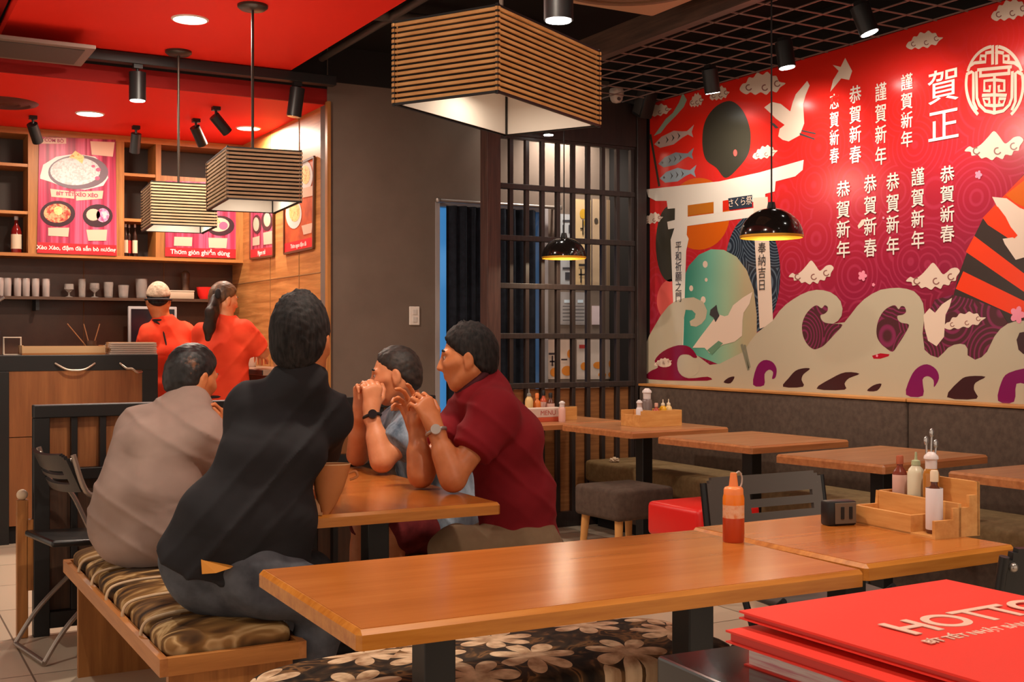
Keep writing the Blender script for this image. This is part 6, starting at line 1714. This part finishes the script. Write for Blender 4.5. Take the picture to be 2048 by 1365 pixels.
def fold(seed, amp, kv, mid=None, rad=0.3):
    """soft ridged folds across the wave vector kv (radians per metre)"""
    r = np.random.RandomState(seed); kv = V3(kv); L = np.linalg.norm(kv)
    q = [np.cross(kv, r.normal(0, 1, 3)) / L * 0.25 for _ in range(3)]; ph = r.uniform(0, 6.28, 4)
    def fn(X, Y, Z):
        w = sum(np.sin(a[0] * X + a[1] * Y + a[2] * Z + p) for a, p in zip(q, ph))
        u = kv[0] * X + kv[1] * Y + kv[2] * Z + 1.3 * w
        m = 0.5 + 0.5 * np.sin(0.23 * u + 0.9 * w + ph[3])
        d = -amp * m * (1 - np.abs(np.sin(u * 0.5))) ** 2.2
        if mid is not None: d = d * np.exp(-((X - mid[0]) ** 2 + (Y - mid[1]) ** 2 + (Z - mid[2]) ** 2) / rad ** 2)
        return d
    return fn

def torso(F, j, g=0.0, fem=False, up_to=1.0, neck=True):
    pel, wai, che, nk = (V3(j[q]) for q in ('pelvis', 'waist', 'chest', 'neck'))
    sl, sr = V3(j['sl']), V3(j['sr'])
    lat = unit(sr - sl)
    b = j.get('build', 1.0)
    F.cap(pel - lat * 0.075 * b, pel + lat * 0.075 * b, 0.115 * b + g, None, 0.05)
    F.cap(pel, wai, 0.122 * b + g, 0.108 * b + g, 0.06)
    F.cap(wai - lat * 0.055 * b, wai + lat * 0.055 * b, 0.100 * b + g, None, 0.06)
    cb = b * j.get('cb', 1.0)
    F.cap(wai, che, 0.108 * b + g, 0.112 * cb + g, 0.06)
    F.cap(che - lat * 0.075 * cb, che + lat * 0.075 * cb, 0.108 * cb + g, None, 0.06)
    mid = (sl + sr) / 2
    F.cap(che, mid, 0.11 * cb + g, 0.085 * b + g, 0.06)
    F.cap(sl, sr, 0.062 * b + g, None, 0.06)
    if neck:
        for q in (sl, sr):
            F.cap(nk, nk + (q - nk) * 0.8, 0.045 * b + g, 0.05 * b + g, 0.05)

def limb(F, a, b, r0, r1, k=0.03, bulge=0.0):
    a, b = V3(a), V3(b)
    F.cap(a, b, r0, r1, k)
    if bulge: F.cap(a + (b - a) * 0.2, a + (b - a) * 0.45, r0 * bulge, r0 * bulge * 0.97, k)

def bounds(j, extra=0.2):
    A = np.array([V3(v) for q, v in j.items() if not isinstance(v, (int, float))])
    return A.min(0) - extra, A.max(0) + extra

def body(parent, j, skin, head_f, head_up, hands=(), s=0.93, res=0.005, legs=True, ears=True, neck_r=0.056, name='body'):
    lo, hi = bounds(j)
    F = Field(lo, hi, res)
    torso(F, j, -0.012)
    b = j.get('build', 1.0)
    for q in 'lr':
        if 's' + q in j and 'e' + q in j:
            limb(F, j['s' + q], j['e' + q], 0.052 * b, 0.040 * b, 0.03)
            F.cap(j['e' + q], V3(j['e' + q]) + 0.001, 0.040 * b, None, 0.02)
            limb(F, j['e' + q], j['w' + q], 0.041 * b, 0.027 * b, 0.02, 1.05)
        if legs and 'k' + q in j:
            limb(F, j['h' + q], j['k' + q], 0.078 * b, 0.054 * b, 0.04)
            limb(F, j['k' + q], j['a' + q], 0.053 * b, 0.036 * b, 0.03, 1.06)
            F.cap(j['a' + q], V3(j['t' + q]), 0.036 * b, 0.03 * b, 0.02)
    P, R = add_head(F, j['head'], head_f, head_up, j['neck'], s, neck_r, ears)
    for h in hands: fingers(F, **h)
    return fobj(name, F, skin, parent, 2), P, R

def shirt(parent, j, mat, sleeve=0.62, g=0.012, hem=0.4, name='shirt', res=0.006, seed=1, amp=0.004, sl_r=(0.078, 0.070), neck_open=0.07, loose=0.0, extra=None, freq=28, folds=None):
    lo, hi = bounds({q: v for q, v in j.items() if q in ('pelvis', 'waist', 'chest', 'neck', 'sl', 'sr', 'el', 'er')}, 0.22)
    F = Field(lo, hi, res)
    torso(F, j, g)
    pel, wai = V3(j['pelvis']), V3(j['waist'])
    if loose:
        lat = unit(V3(j['sr']) - V3(j['sl']))
        F.cap(wai - lat * 0.07, wai + lat * 0.07, 0.105 + g + loose, None, 0.07)
        F.cap(pel - lat * 0.08, pel + lat * 0.08, 0.115 + g + loose, None, 0.07)
    if extra: extra(F)
    ax = unit(pel - wai)
    F.cut(pel + ax * 0.115 * (hem - 0.0), -ax, 0.012)           # hem
    b = j.get('build', 1.0)
    for q in 'lr':
        a, e = V3(j['s' + q]), V3(j['e' + q])
        p = a + (e - a) * sleeve
        G = Field(np.minimum(a, p) - 0.16, np.maximum(a, p) + 0.16, res)
        G.cap(a, a + (e - a) * (sleeve + 0.25), sl_r[0] * b, sl_r[1] * b, 0.03)
        G.cut(p, a - e, 0.006)
        # merge into the main field
        i0 = np.round((G.lo - F.lo) / res).astype(int)
        sl_, X, Y, Z = F.sub(G.lo, G.lo + (G.n - 1) * res)
        F.cap(a, a + (p - a) * 0.6, sl_r[0] * b, sl_r[0] * b, 0.04)
        Xc = np.clip(np.round((X - G.lo[0]) / res).astype(int), 0, G.n[0] - 1); Yc = np.clip(np.round((Y - G.lo[1]) / res).astype(int), 0, G.n[1] - 1); Zc = np.clip(np.round((Z - G.lo[2]) / res).astype(int), 0, G.n[2] - 1)
        F.put(sl_, G.D[Xc, Yc, Zc], 0.02)
    nk = V3(j['neck']); up = unit(V3(j['head']) - nk)
    F.cap(nk - up * 0.01, nk + up * 0.018, 0.074 * b + g * 0.6, 0.068 * b + g * 0.6, 0.04)
    F.ell(nk + up * 0.078, (neck_open, neck_open, 0.055), None, 0.012, 'cut')
    F.warp(wr(seed, amp, freq))
    if folds: F.warp(fold(seed, *folds))
    return fobj(name, F, mat, parent, 2)

def trousers(parent, j, mat, length=1.0, name='trousers', res=0.006, seed=2, g=0.012, shin=True, amp=0.004, rise=0.6):
    keys = ('pelvis', 'waist', 'hl', 'hr', 'kl', 'kr', 'al', 'ar')
    lo, hi = bounds({q: j[q] for q in keys if q in j}, 0.2)
    F = Field(lo, hi, res)
    pel, wai = V3(j['pelvis']), V3(j['waist']); lat = unit(V3(j['hr']) - V3(j['hl']))
    b = j.get('build', 1.0)
    F.cap(pel - lat * 0.075 * b, pel + lat * 0.075 * b, 0.118 * b + g, None, 0.05)
    if 'sl' in j:
        l2 = unit(V3(j['sr']) - V3(j['sl'])); F.cap(pel - l2 * 0.075 * b, pel + l2 * 0.075 * b, 0.116 * b + g, None, 0.05)
    F.cap(pel, pel + (wai - pel) * rise, 0.120 * b + g, 0.108 * b + g, 0.05)
    for q in 'lr':
        h, k_ = V3(j['h' + q]), V3(j['k' + q])
        F.cap(h, h + (k_ - h) * min(1, length), 0.088 * b + g, 0.064 * b + g, 0.05)
        if shin:
            a = V3(j['a' + q]); F.cap(k_, k_ + (a - k_) * 0.93, 0.062 * b + g, 0.05 * b + g, 0.03)
    F.warp(wr(seed, amp, 36))
    return fobj(name, F, mat, parent, 2)
# ================================================================== the people
# directions: (right, away) as the photograph sees them -> world
def cdir(x, z, up=0.0): return np.array([CY * x + SY * z, -SY * x + CY * z, up])
def A_(v): return np.array(v, float)
def shoes(t, j, mat):
    for q in 'lr':
        a, to = A_(j['a' + q]), A_(j['t' + q])
        lo, hi = np.minimum(a, to) - 0.1, np.maximum(a, to) + 0.1
        F = Field(lo, hi, 0.006)
        F.cap(a - (0, 0, 0.02), to, 0.046, 0.040, 0.02); F.cap(a + (0, 0, 0.02), a - (0, 0, 0.02), 0.046, None, 0.02)
        F.cut((0, 0, 0.002), (0, 0, 1), 0.004)
        fobj('shoe', F, mat, t, 2)
SHOE = M('shoe_dark', (38, 34, 34), 0.6)
def watch(t, w, e, face, band, r=0.031, fn=None):
    w, e = V3(w), V3(e); d = unit(e - w); c = w + d * 0.022
    u = unit(np.cross(d, (0, 0, 1))); v = np.cross(d, u)
    b = B()
    tube(b, [Vector(c + (u * math.cos(a) + v * math.sin(a)) * r) for a in np.linspace(0, 2 * PI, 26, endpoint=False)], 0.0065, 8, True)
    o = obj('wristwatch', b, band, t, 60, world=True)
    n = unit(fn) if fn is not None else u
    n = unit(n - d * (n @ d))
    b = B(); cyl(b, Vector(c + n * (r - 0.002)), Vector(c + n * (r + 0.010)), 0.0185, 0.017, 24)
    f = obj('watch_face', b, face, None, 40); f.data.transform(Matrix.Translation(-Vector(t.location))); f.parent = o

# ---------- man in maroon polo
t = thing('person', 'seated man in maroon polo shirt with clasped hands and silver watch', 'person', (2.1, 3.80, 0), 0, 'men at the table')
j = dict(pelvis=J(1040, 1094, 4.34), waist=J(1030, 1000, 4.31), chest=J(1006, 880, 4.28), neck=J(966, 778, 4.27), head=J(934, 714, 4.24),
         sl=J(992, 828, 4.10), sr=J(950, 815, 4.42), el=J(906, 958, 3.98), wl=J(868, 852, 4.03), er=J(842, 950, 4.10), wr=J(832, 856, 4.14), build=0.98)
j.update(hl=J(1040, 1104, 4.26), hr=J(1030, 1096, 4.44), kl=J(905, 1098, 4.14), kr=J(915, 1092, 4.36), al=J(905, 1330, 4.2), ar=J(910, 1310, 4.40))
j['al'][2] = j['ar'][2] = 0.09
j['tl'] = j['al'] + Vector(cdir(-0.13, 0.02, -0.045)); j['tr'] = j['ar'] + Vector(cdir(-0.13, 0.02, -0.045))
hf, hu = cdir(-1, 0.10, -0.10), (0, 0, 1)
hands = (dict(wrist=j['wl'], d=cdir(-0.42, 0.10, 0.86), pn=cdir(-0.55, 0.80, -0.15), side=-1, curl=(46, 52, 30), thumb=(0.6, 0.35)),
         dict(wrist=j['wr'], d=cdir(-0.30, -0.08, 0.90), pn=cdir(-0.45, -0.85, 0.0), side=1, curls=((14, 22, 16), (26, 30, 20), (40, 44, 24), (46, 50, 28)), spread=9, thumb=(0.6, 0.35)))
o, P, R = body(t, j, SKIN_TAN, hf, hu, hands, s=0.95, res=0.005)
eyes(P, R, t, 0.95)
hair('hair', P, R, t, HAIR, 0.95, 0.013, 0.012, nape=-0.105, front=(0.076, 0.060), tufts=40, tl=0.012)
polo = cloth('maroon_pique', (118, 22, 30), (138, 30, 38), 4)
shirt(t, j, polo, sleeve=0.60, g=0.016, hem=0.95, seed=5, loose=0.0, folds=(0.009, cdir(0.6, 0.2, 0.75) * 75), sl_r=(0.080, 0.074), neck_open=0.066)
nk = A_(j['neck']); up = unit(A_(j['head']) - nk); fwd = unit(hf)
b = B()
rt = unit(np.cross(fwd, up)); fw2 = np.cross(up, rt)
ring = []
for a in np.linspace(-2.7, 2.7, 26):
    ring.append(Vector(nk + up * (0.050 - 0.020 * math.cos(a)) + fw2 * (math.cos(a) * 0.076 + 0.008) + rt * math.sin(a) * 0.074))
tube(b, ring, [0.015] * 26, 8)
CLR = M('collar_dark', (70, 16, 26), 0.8)
obj('collar', b, CLR, t, 60, world=True)
b = B()
q0 = nk + up * 0.02 + fw2 * 0.082; q1 = A_(j['chest']) + fw2 * 0.128 + up * 0.02
tube(b, [Vector(q0 + (q1 - q0) * f + fw2 * 0.016 * math.sin(PI * f)) for f in np.linspace(0, 1, 8)], [0.013] * 8, 8)
obj('button_placket', b, CLR, t, 60, world=True)
trousers(t, j, cloth('khaki_shorts', (118, 96, 72), (140, 116, 90), 6), length=1.0, shin=True, seed=8)
b = B(); w_ = A_(j['pelvis']) + (A_(j['waist']) - A_(j['pelvis'])) * 0.12; lat = unit(A_(j['sr']) - A_(j['sl'])); fb = unit(np.cross(lat, (0, 0, 1)))
tube(b, [Vector(w_ + lat * math.cos(a) * 0.215 + fb * math.sin(a) * 0.142) for a in np.linspace(0, 2 * PI, 36, endpoint=False)], 0.014, 8, True)
obj('belt', b, M('belt_dark', (44, 36, 32), 0.5), t, 60, world=True)
shoes(t, j, SHOE)
watch(t, j['wl'], j['el'], M('watch_silver', (206, 198, 190), 0.25, metal=0.4), M('watch_band_silver', (176, 168, 160), 0.3, metal=0.6), 0.033, cdir(0.1, -1, 0.1))

# ---------- man in pale blue shirt
t = thing('person', 'seated man in pale blue patterned shirt, hands at his mouth, black watch', 'person', (2.08, 4.40, 0), 0, 'men at the table')
j = dict(pelvis=J(892, 1044, 4.92), waist=J(880, 975, 4.90), chest=J(858, 905, 4.86), neck=J(826, 832, 4.80), head=J(790, 748, 4.72),
         sl=J(838, 856, 4.62), sr=J(806, 850, 4.98), el=J(764, 922, 4.52), wl=J(742, 822, 4.57), er=J(716, 910, 4.78), wr=J(722, 818, 4.66), build=0.98)
j.update(hl=J(880, 1052, 4.84), hr=J(872, 1048, 5.0), kl=J(786, 1070, 4.62), kr=J(730, 1056, 4.86), al=J(752, 1230, 4.66), ar=J(722, 1230, 4.9))
j['al'][2] = j['ar'][2] = 0.09
j['tl'] = j['al'] + Vector(cdir(-0.13, 0.02, -0.045)); j['tr'] = j['ar'] + Vector(cdir(-0.13, 0.02, -0.045))
hf = cdir(-1, 0.05, -0.16)
hands = (dict(wrist=j['wl'], d=cdir(0.05, 0.05, 1.0), pn=cdir(-0.45, 0.88, 0.1), side=-1, curl=(62, 60, 30), thumb=(0.7, 0.3)),
         dict(wrist=j['wr'], d=cdir(0.12, -0.10, 0.95), pn=cdir(0.35, -0.92, 0.2), side=1, curl=(58, 58, 30), thumb=(0.7, 0.3)))
o, P, R = body(t, j, SKIN, hf, hu, hands, s=0.95, res=0.005, legs=True)
eyes(P, R, t, 0.95)
hair('hair', P, R, t, noise_mat('cropped_hair', [(0.35, (26, 21, 18)), (0.75, (58, 44, 36))], scale=60, rough=0.6, detail=4, bump=0.3), 0.95, 0.006, 0.006, nape=-0.095, front=(0.070, 0.068))
blue = cloth('pale_blue_pattern', (70, 84, 100), (176, 192, 208), 13, stretch=(1, 1, 0.5))
shirt(t, j, blue, sleeve=0.62, g=0.016, hem=0.9, seed=11, folds=(0.009, cdir(0.7, 0.2, 0.7) * 70), loose=0.01, sl_r=(0.080, 0.076))
trousers(t, j, cloth('maroon_shorts', (84, 24, 28), (128, 46, 46), 12), length=0.92, shin=False, seed=12, amp=0.006)
shoes(t, j, SHOE)
watch(t, j['wl'], j['el'], M('watch_black', (22, 20, 22), 0.2), M('watch_band_black', (24, 22, 22), 0.5), 0.032, cdir(0.2, -1, 0.1))

# ---------- man in black shirt, back to the camera
t = thing('person', 'seated man in black shirt and jeans seen from behind on the bench', 'person', (0.95, 3.42, 0), 0, 'men at the table')
j = dict(pelvis=J(464, 1132, 3.44), waist=J(496, 1036, 3.42), chest=J(548, 905, 3.44), neck=J(598, 772, 3.48), head=J(602, 680, 3.50),
         sl=J(503, 824, 3.46), sr=J(644, 834, 3.56), el=J(500, 975, 3.78), wl=J(612, 960, 4.0), er=J(632, 944, 3.88), wr=J(650, 940, 4.10), build=0.97, cb=0.78)
j['wl'][2] = j['wr'][2] = 0.835; j['el'][2] = 0.83; 
j.update(hl=J(424, 1142, 3.50), hr=J(508, 1156, 3.40), kl=J(620, 1150, 3.82), kr=J(655, 1205, 3.42), al=J(590, 1330, 3.85), ar=J(570, 1480, 3.5))
j['al'][2] = j['ar'][2] = 0.09
j['tl'] = j['al'] + Vector(cdir(0.12, 0.06, -0.045)); j['tr'] = j['ar'] + Vector(cdir(0.12, 0.06, -0.045))
hf = cdir(0.10, 1, -0.02)
hands = (dict(wrist=j['wl'], d=cdir(0.1, 0.9, -0.05), pn=(0, 0, -1), side=1, curl=(18, 24, 16)), dict(wrist=j['wr'], d=cdir(-0.3, 0.9, -0.05), pn=(0, 0, -1), side=-1, curl=(18, 24, 16)))
o, P, R = body(t, j, SKIN_TAN, hf, hu, hands, s=1.0, res=0.006, neck_r=0.060)
eyes(P, R, t, 1.0)
hair('hair', P, R, t, HAIR, 1.0, 0.013, 0.024, nape=-0.112, front=(0.08, 0.06), fade=0.02, tufts=110, tl=0.012)
tee = cloth('black_cotton', (32, 31, 33), (42, 40, 42), 4, bump=0.5)
shirt(t, j, tee, sleeve=0.86, g=0.014, hem=0.0, seed=21, loose=0.006, folds=(0.011, cdir(0.75, 0.1, -0.66) * 75), amp=0.0045, sl_r=(0.078, 0.066), freq=22)
den = cloth('dark_denim', (56, 58, 64), (92, 94, 100), 10, bump=0.6)
trousers(t, j, den, seed=22, amp=0.006, g=0.012, rise=0.8)
pc = J(428, 1134, 3.24)
b = B(); q = [J(402, 1120, 3.245), J(462, 1137, 3.245), J(432, 1147, 3.24), J(404, 1149, 3.245)]
vs = [b.verts.new(p) for p in q] + [b.verts.new(p + Vector(cdir(0, 0.05))) for p in q]
b.faces.new(vs[:4]); b.faces.new(vs[4:][::-1])
for i in range(4): b.faces.new((vs[i], vs[(i + 1) % 4], vs[4 + (i + 1) % 4], vs[4 + i]))
obj('leather_patch', b, M('leather_patch', (226, 150, 56), 0.6), t, world=True)
shoes(t, j, SHOE)

# ---------- man in grey shirt
t = thing('person', 'seated man in grey-beige shirt with thinning crown, chin on hand', 'person', (0.92, 4.28, 0), 0, 'men at the table')
j = dict(pelvis=J(300, 1058, 4.22), waist=J(298, 990, 4.20), chest=J(326, 906, 4.24), neck=J(372, 822, 4.32), head=J(386, 752, 4.38),
         sl=J(286, 864, 4.34), sr=J(404, 872, 4.20), el=J(360, 985, 4.62), wl=J(430, 980, 4.75), er=J(470, 968, 4.25), wr=J(438, 872, 4.34), build=1.0)
j['wl'][2] = 0.81; j['el'][2] = 0.815; j['er'][2] = 0.82
j.update(hl=J(266, 1074, 4.30), hr=J(338, 1080, 4.18), kl=J(480, 1080, 4.62), kr=J(515, 1096, 4.30), al=J(450, 1300, 4.62), ar=J(470, 1330, 4.3))
j['al'][2] = j['ar'][2] = 0.09
j['tl'] = j['al'] + Vector(cdir(0.12, 0.06, -0.045)); j['tr'] = j['ar'] + Vector(cdir(0.12, 0.06, -0.045))
hf = cdir(0.55, 0.85, -0.30)
hands = (dict(wrist=j['wr'], d=cdir(-0.10, 0.05, 0.95), pn=cdir(-0.55, -0.6, 0.1), side=1, curl=(50, 50, 30), thumb=(0.7, 0.4)), dict(wrist=j['wl'], d=cdir(0.8, 0.5, -0.05), pn=(0, 0, -1), side=1, curl=(18, 24, 16)))
o, P, R = body(t, j, SKIN_TAN, hf, (cdir(0.16, 0.1, 1)), hands, s=0.97, res=0.006, neck_r=0.058)
eyes(P, R, t, 0.97)
bald = J(386, 722, 4.27)
hm_ = noise_mat('thinning_hair', [(0.35, (18, 16, 16)), (0.75, (48, 42, 40))], scale=40, stretch=(1, 1, 0.25), rough=0.5, detail=4, bump=0.6)
def _thin(m, t):
    p = m.node_tree.nodes['Principled BSDF']
    src = p.inputs['Base Color'].links[0].from_socket
    tc = nd(m, 'ShaderNodeTexCoord'); c = Vector(bald) - Vector(t.location)
    sb = nd(m, 'ShaderNodeVectorMath', operation='SUBTRACT'); sb.inputs[1].default_value = c; lk(m, tc.outputs['Object'], sb.inputs[0])
    ln = nd(m, 'ShaderNodeVectorMath', operation='LENGTH'); lk(m, sb.outputs[0], ln.inputs[0])
    n = nd(m, 'ShaderNodeTexNoise'); n.inputs['Scale'].default_value = 60; lk(m, tc.outputs['Object'], n.inputs['Vector'])
    a = nd(m, 'ShaderNodeMath', operation='MULTIPLY_ADD'); a.inputs[1].default_value = 0.07; lk(m, n.outputs['Fac'], a.inputs[0]); lk(m, ln.outputs['Value'], a.inputs[2])
    mr = nd(m, 'ShaderNodeMapRange'); mr.inputs['From Min'].default_value = 0.036; mr.inputs['From Max'].default_value = 0.07; mr.inputs['To Min'].default_value = 0.6; mr.inputs['To Max'].default_value = 0.0; lk(m, a.outputs[0], mr.inputs['Value'])
    mx = nd(m, 'ShaderNodeMix', data_type='RGBA'); lk(m, mr.outputs['Result'], mx.inputs['Factor']); lk(m, src, mx.inputs['A']); mx.inputs['B'].default_value = srgb(176, 110, 66)
    lk(m, mx.outputs['Result'], p.inputs['Base Color'])
_thin(hm_, t)
hair('hair', P, R, t, hm_, 0.97, 0.011, 0.006, nape=-0.125, front=(0.07, 0.066), fade=0.022)
gs = cloth('grey_beige_cotton', (140, 118, 108), (158, 134, 122), 4, bump=0.5)
shirt(t, j, gs, sleeve=0.70, g=0.018, hem=0.95, seed=31, loose=0.012, folds=(0.008, cdir(0.5, 0.1, 0.86) * 70), amp=0.005, sl_r=(0.086, 0.084), freq=22)
trousers(t, j, cloth('charcoal_trousers', (44, 42, 42), (58, 54, 54), 6), seed=32)
shoes(t, j, SHOE)

# ---------- two women behind the bar
RS = cloth('red_uniform', (232, 66, 40), (244, 84, 52), 4, bump=0.4)
AP = M('apron_black', (28, 26, 28), 0.7)
def woman(label, px, Yd, heady, faceray, hm, kind):
    pass
t = thing('person', 'woman in red T-shirt and hair net standing behind the bar', 'person', onY(330, 700, 8.50), 0, 'women behind the bar')
t.location.z = 0
Zs = 8.28
j = dict(pelvis=J(348, 822, Zs + 0.05), waist=J(344, 770, Zs + 0.04), chest=J(338, 712, Zs + 0.02), neck=J(326, 648, Zs), head=J(317, 601, Zs - 0.02),
         sl=J(300, 672, Zs - 0.06), sr=J(368, 670, Zs + 0.10), el=J(288, 735, Zs + 0.10), wl=J(300, 742, Zs + 0.32), er=J(388, 735, Zs + 0.22), wr=J(366, 745, Zs + 0.42), build=0.94)
X_ = lambda px, z: Vector((t.location.x, 0, 0))
hip = A_(j['pelvis'])
lat = unit(A_(j['sr']) - A_(j['sl']))
def stand(j):
    hip = A_(j['pelvis']); lat = unit((A_(j['sr']) - A_(j['sl'])) * (1, 1, 0)); f = np.array([-lat[1], lat[0], 0])
    for q, s in (('l', -1), ('r', 1)):
        j['h' + q] = Vector(hip + lat * s * 0.08 - (0, 0, 0.04)); j['k' + q] = Vector(hip + lat * s * 0.09 + f * 0.02) ; j['k' + q].z = 0.47
        j['a' + q] = Vector(hip + lat * s * 0.09); j['a' + q].z = 0.09; j['t' + q] = j['a' + q] + Vector(f * 0.12) - Vector((0, 0, 0.045))
stand(j)
hf = cdir(-0.25, 1, -0.25)
hands = (dict(wrist=j['wl'], d=cdir(0.1, 1, -0.1), pn=(0, 0, -1), side=1, curl=(25, 25, 20)), dict(wrist=j['wr'], d=cdir(-0.1, 1, -0.1), pn=(0, 0, -1), side=-1, curl=(25, 25, 20)))
o, P, R = body(t, j, SKIN_TAN, hf, hu, hands, s=0.92, res=0.006, neck_r=0.05)
eyes(P, R, t, 0.92)
hair('hair', P, R, t, HAIR, 0.92, 0.010, 0.004, nape=-0.07, front=(0.07, 0.06), res=0.006)
netm = noise_mat('hair_net', [(0.3, (150, 128, 104)), (0.7, (206, 184, 158))], scale=60, rough=0.8, detail=4, bump=0.4)
hair('hair_net', P, R, t, netm, 0.94, 0.017, 0.016, nape=-0.012, front=(0.07, 0.052), res=0.006)
b = B(); c = P(0, 0, 0)
tube(b, [Vector(P(-0.012 + 0.118 * math.cos(a), 0.094 * math.sin(a), 0.002 + 0.03 * math.cos(a))) for a in np.linspace(0, 2 * PI, 30, endpoint=False)], 0.008, 8, True)
obj('cap_band', b, AP, t, 60, world=True)
shirt(t, j, RS, sleeve=0.55, g=0.016, hem=0.8, seed=41, folds=(0.008, cdir(0.8, 0.2, 0.5) * 60), loose=0.006, sl_r=(0.076, 0.076))
trousers(t, j, cloth('black_trousers', (30, 29, 30), (38, 36, 38), 6), seed=42)
nk = A_(j['neck']); ch = A_(j['chest'])
bk = unit(cdir(0.2, -1, 0))
b = B(); tube(b, bez([Vector(nk + (0, 0, 0.02) + bk * 0.06 - lat * 0.06), Vector(nk + bk * 0.085 - (0, 0, 0.03)), Vector(ch + bk * 0.135 + (0, 0, 0.02)), Vector(ch + bk * 0.14 - (0, 0, 0.09) - lat * 0.02)], 8), 0.006, 8); obj('apron_string', b, AP, t, 60, world=True)
b = B(); tube(b, [Vector(nk + (0, 0, 0.025) + (lat * math.cos(a) + bk * math.sin(a)) * 0.072) for a in np.linspace(0, 2 * PI, 24, endpoint=False)], 0.008, 8, True); obj('neck_strap', b, AP, t, 60, world=True)
shoes(t, j, SHOE)

t = thing('person', 'woman with long brown ponytail in red T-shirt working beside the bar', 'person', onY(445, 700, 8.05), 0, 'women behind the bar')
t.location.z = 0
Zs = 7.92
j = dict(pelvis=J(438, 826, Zs), waist=J(440, 766, Zs), chest=J(446, 712, Zs), neck=J(450, 648, Zs), head=J(449, 599, Zs + 0.02),
         sl=J(410, 672, Zs + 0.08), sr=J(488, 668, Zs - 0.06), el=J(392, 738, Zs + 0.2), wl=J(420, 735, Zs + 0.42), er=J(526, 704, Zs + 0.05), wr=J(516, 708, Zs + 0.28), build=0.94)
lat = unit(A_(j['sr']) - A_(j['sl']))
stand(j)
hf = cdir(0.75, 0.75, -0.2)
hands = (dict(wrist=j['wl'], d=cdir(0.5, 1, -0.1), pn=(0, 0, -1), side=1, curl=(25, 25, 20)), dict(wrist=j['wr'], d=cdir(-0.1, 1, -0.05), pn=(0, 0, -1), side=-1, curl=(35, 35, 20)))
o, P, R = body(t, j, SKIN, hf, hu, hands, s=0.92, res=0.006, neck_r=0.05)
eyes(P, R, t, 0.92)
hair('hair', P, R, t, HAIR_B, 0.93, 0.014, 0.010, nape=-0.07, front=(0.075, 0.058), res=0.006)
F = Field(A_(j['head']) - 0.35, A_(j['head']) + 0.35, 0.006)
pts = [A_(J(432, 598, Zs - 0.10)), A_(J(424, 625, Zs - 0.16)), A_(J(418, 655, Zs - 0.15)), A_(J(416, 678, Zs - 0.14)), A_(J(424, 668, Zs - 0.15))]
for a, c, r0, r1 in zip(pts, pts[1:4], (0.035, 0.04, 0.036), (0.04, 0.036, 0.016)): F.cap(a, c, r0, r1, 0.02)
rk_ = np.random.RandomState(2).uniform(-1, 1, (5, 2)) * 160
F.warp(lambda X, Y, Z: 0.0014 * sum(np.sin(a[0] * X + a[1] * Y) for a in rk_))
fobj('ponytail', F, noise_mat('ponytail_hair', [(0.35, (26, 18, 14)), (0.75, (66, 44, 32))], scale=40, stretch=(1, 1, 0.2), rough=0.5, bump=0.5), t, 1)
b = B(); c = Vector(J(436, 588, Zs - 0.13)); bmesh.ops.create_uvsphere(b, u_segments=16, v_segments=10, radius=0.03); bmesh.ops.scale(b, vec=(0.7, 0.5, 1.2), verts=b.verts); bmesh.ops.translate(b, vec=c, verts=b.verts); obj('hair_clip', b, AP, t, 180, world=True)
shirt(t, j, RS, sleeve=0.80, g=0.018, hem=1.35, seed=51, folds=(0.008, cdir(0.7, 0.2, -0.6) * 60), loose=0.012, sl_r=(0.078, 0.082))
trousers(t, j, cloth('black_trousers', (30, 29, 30), (38, 36, 38), 6), seed=52)
b = B(); w_ = A_(j['pelvis']) + (A_(j['waist']) - A_(j['pelvis'])) * 0.55; fb = unit(np.cross(lat, (0, 0, 1)))
tube(b, [Vector(w_ + lat * math.cos(a) * 0.185 + fb * math.sin(a) * 0.148) for a in np.linspace(0, 2 * PI, 36, endpoint=False)], 0.011, 8, True); obj('apron_tie', b, AP, t, 60, world=True)
shoes(t, j, SHOE)
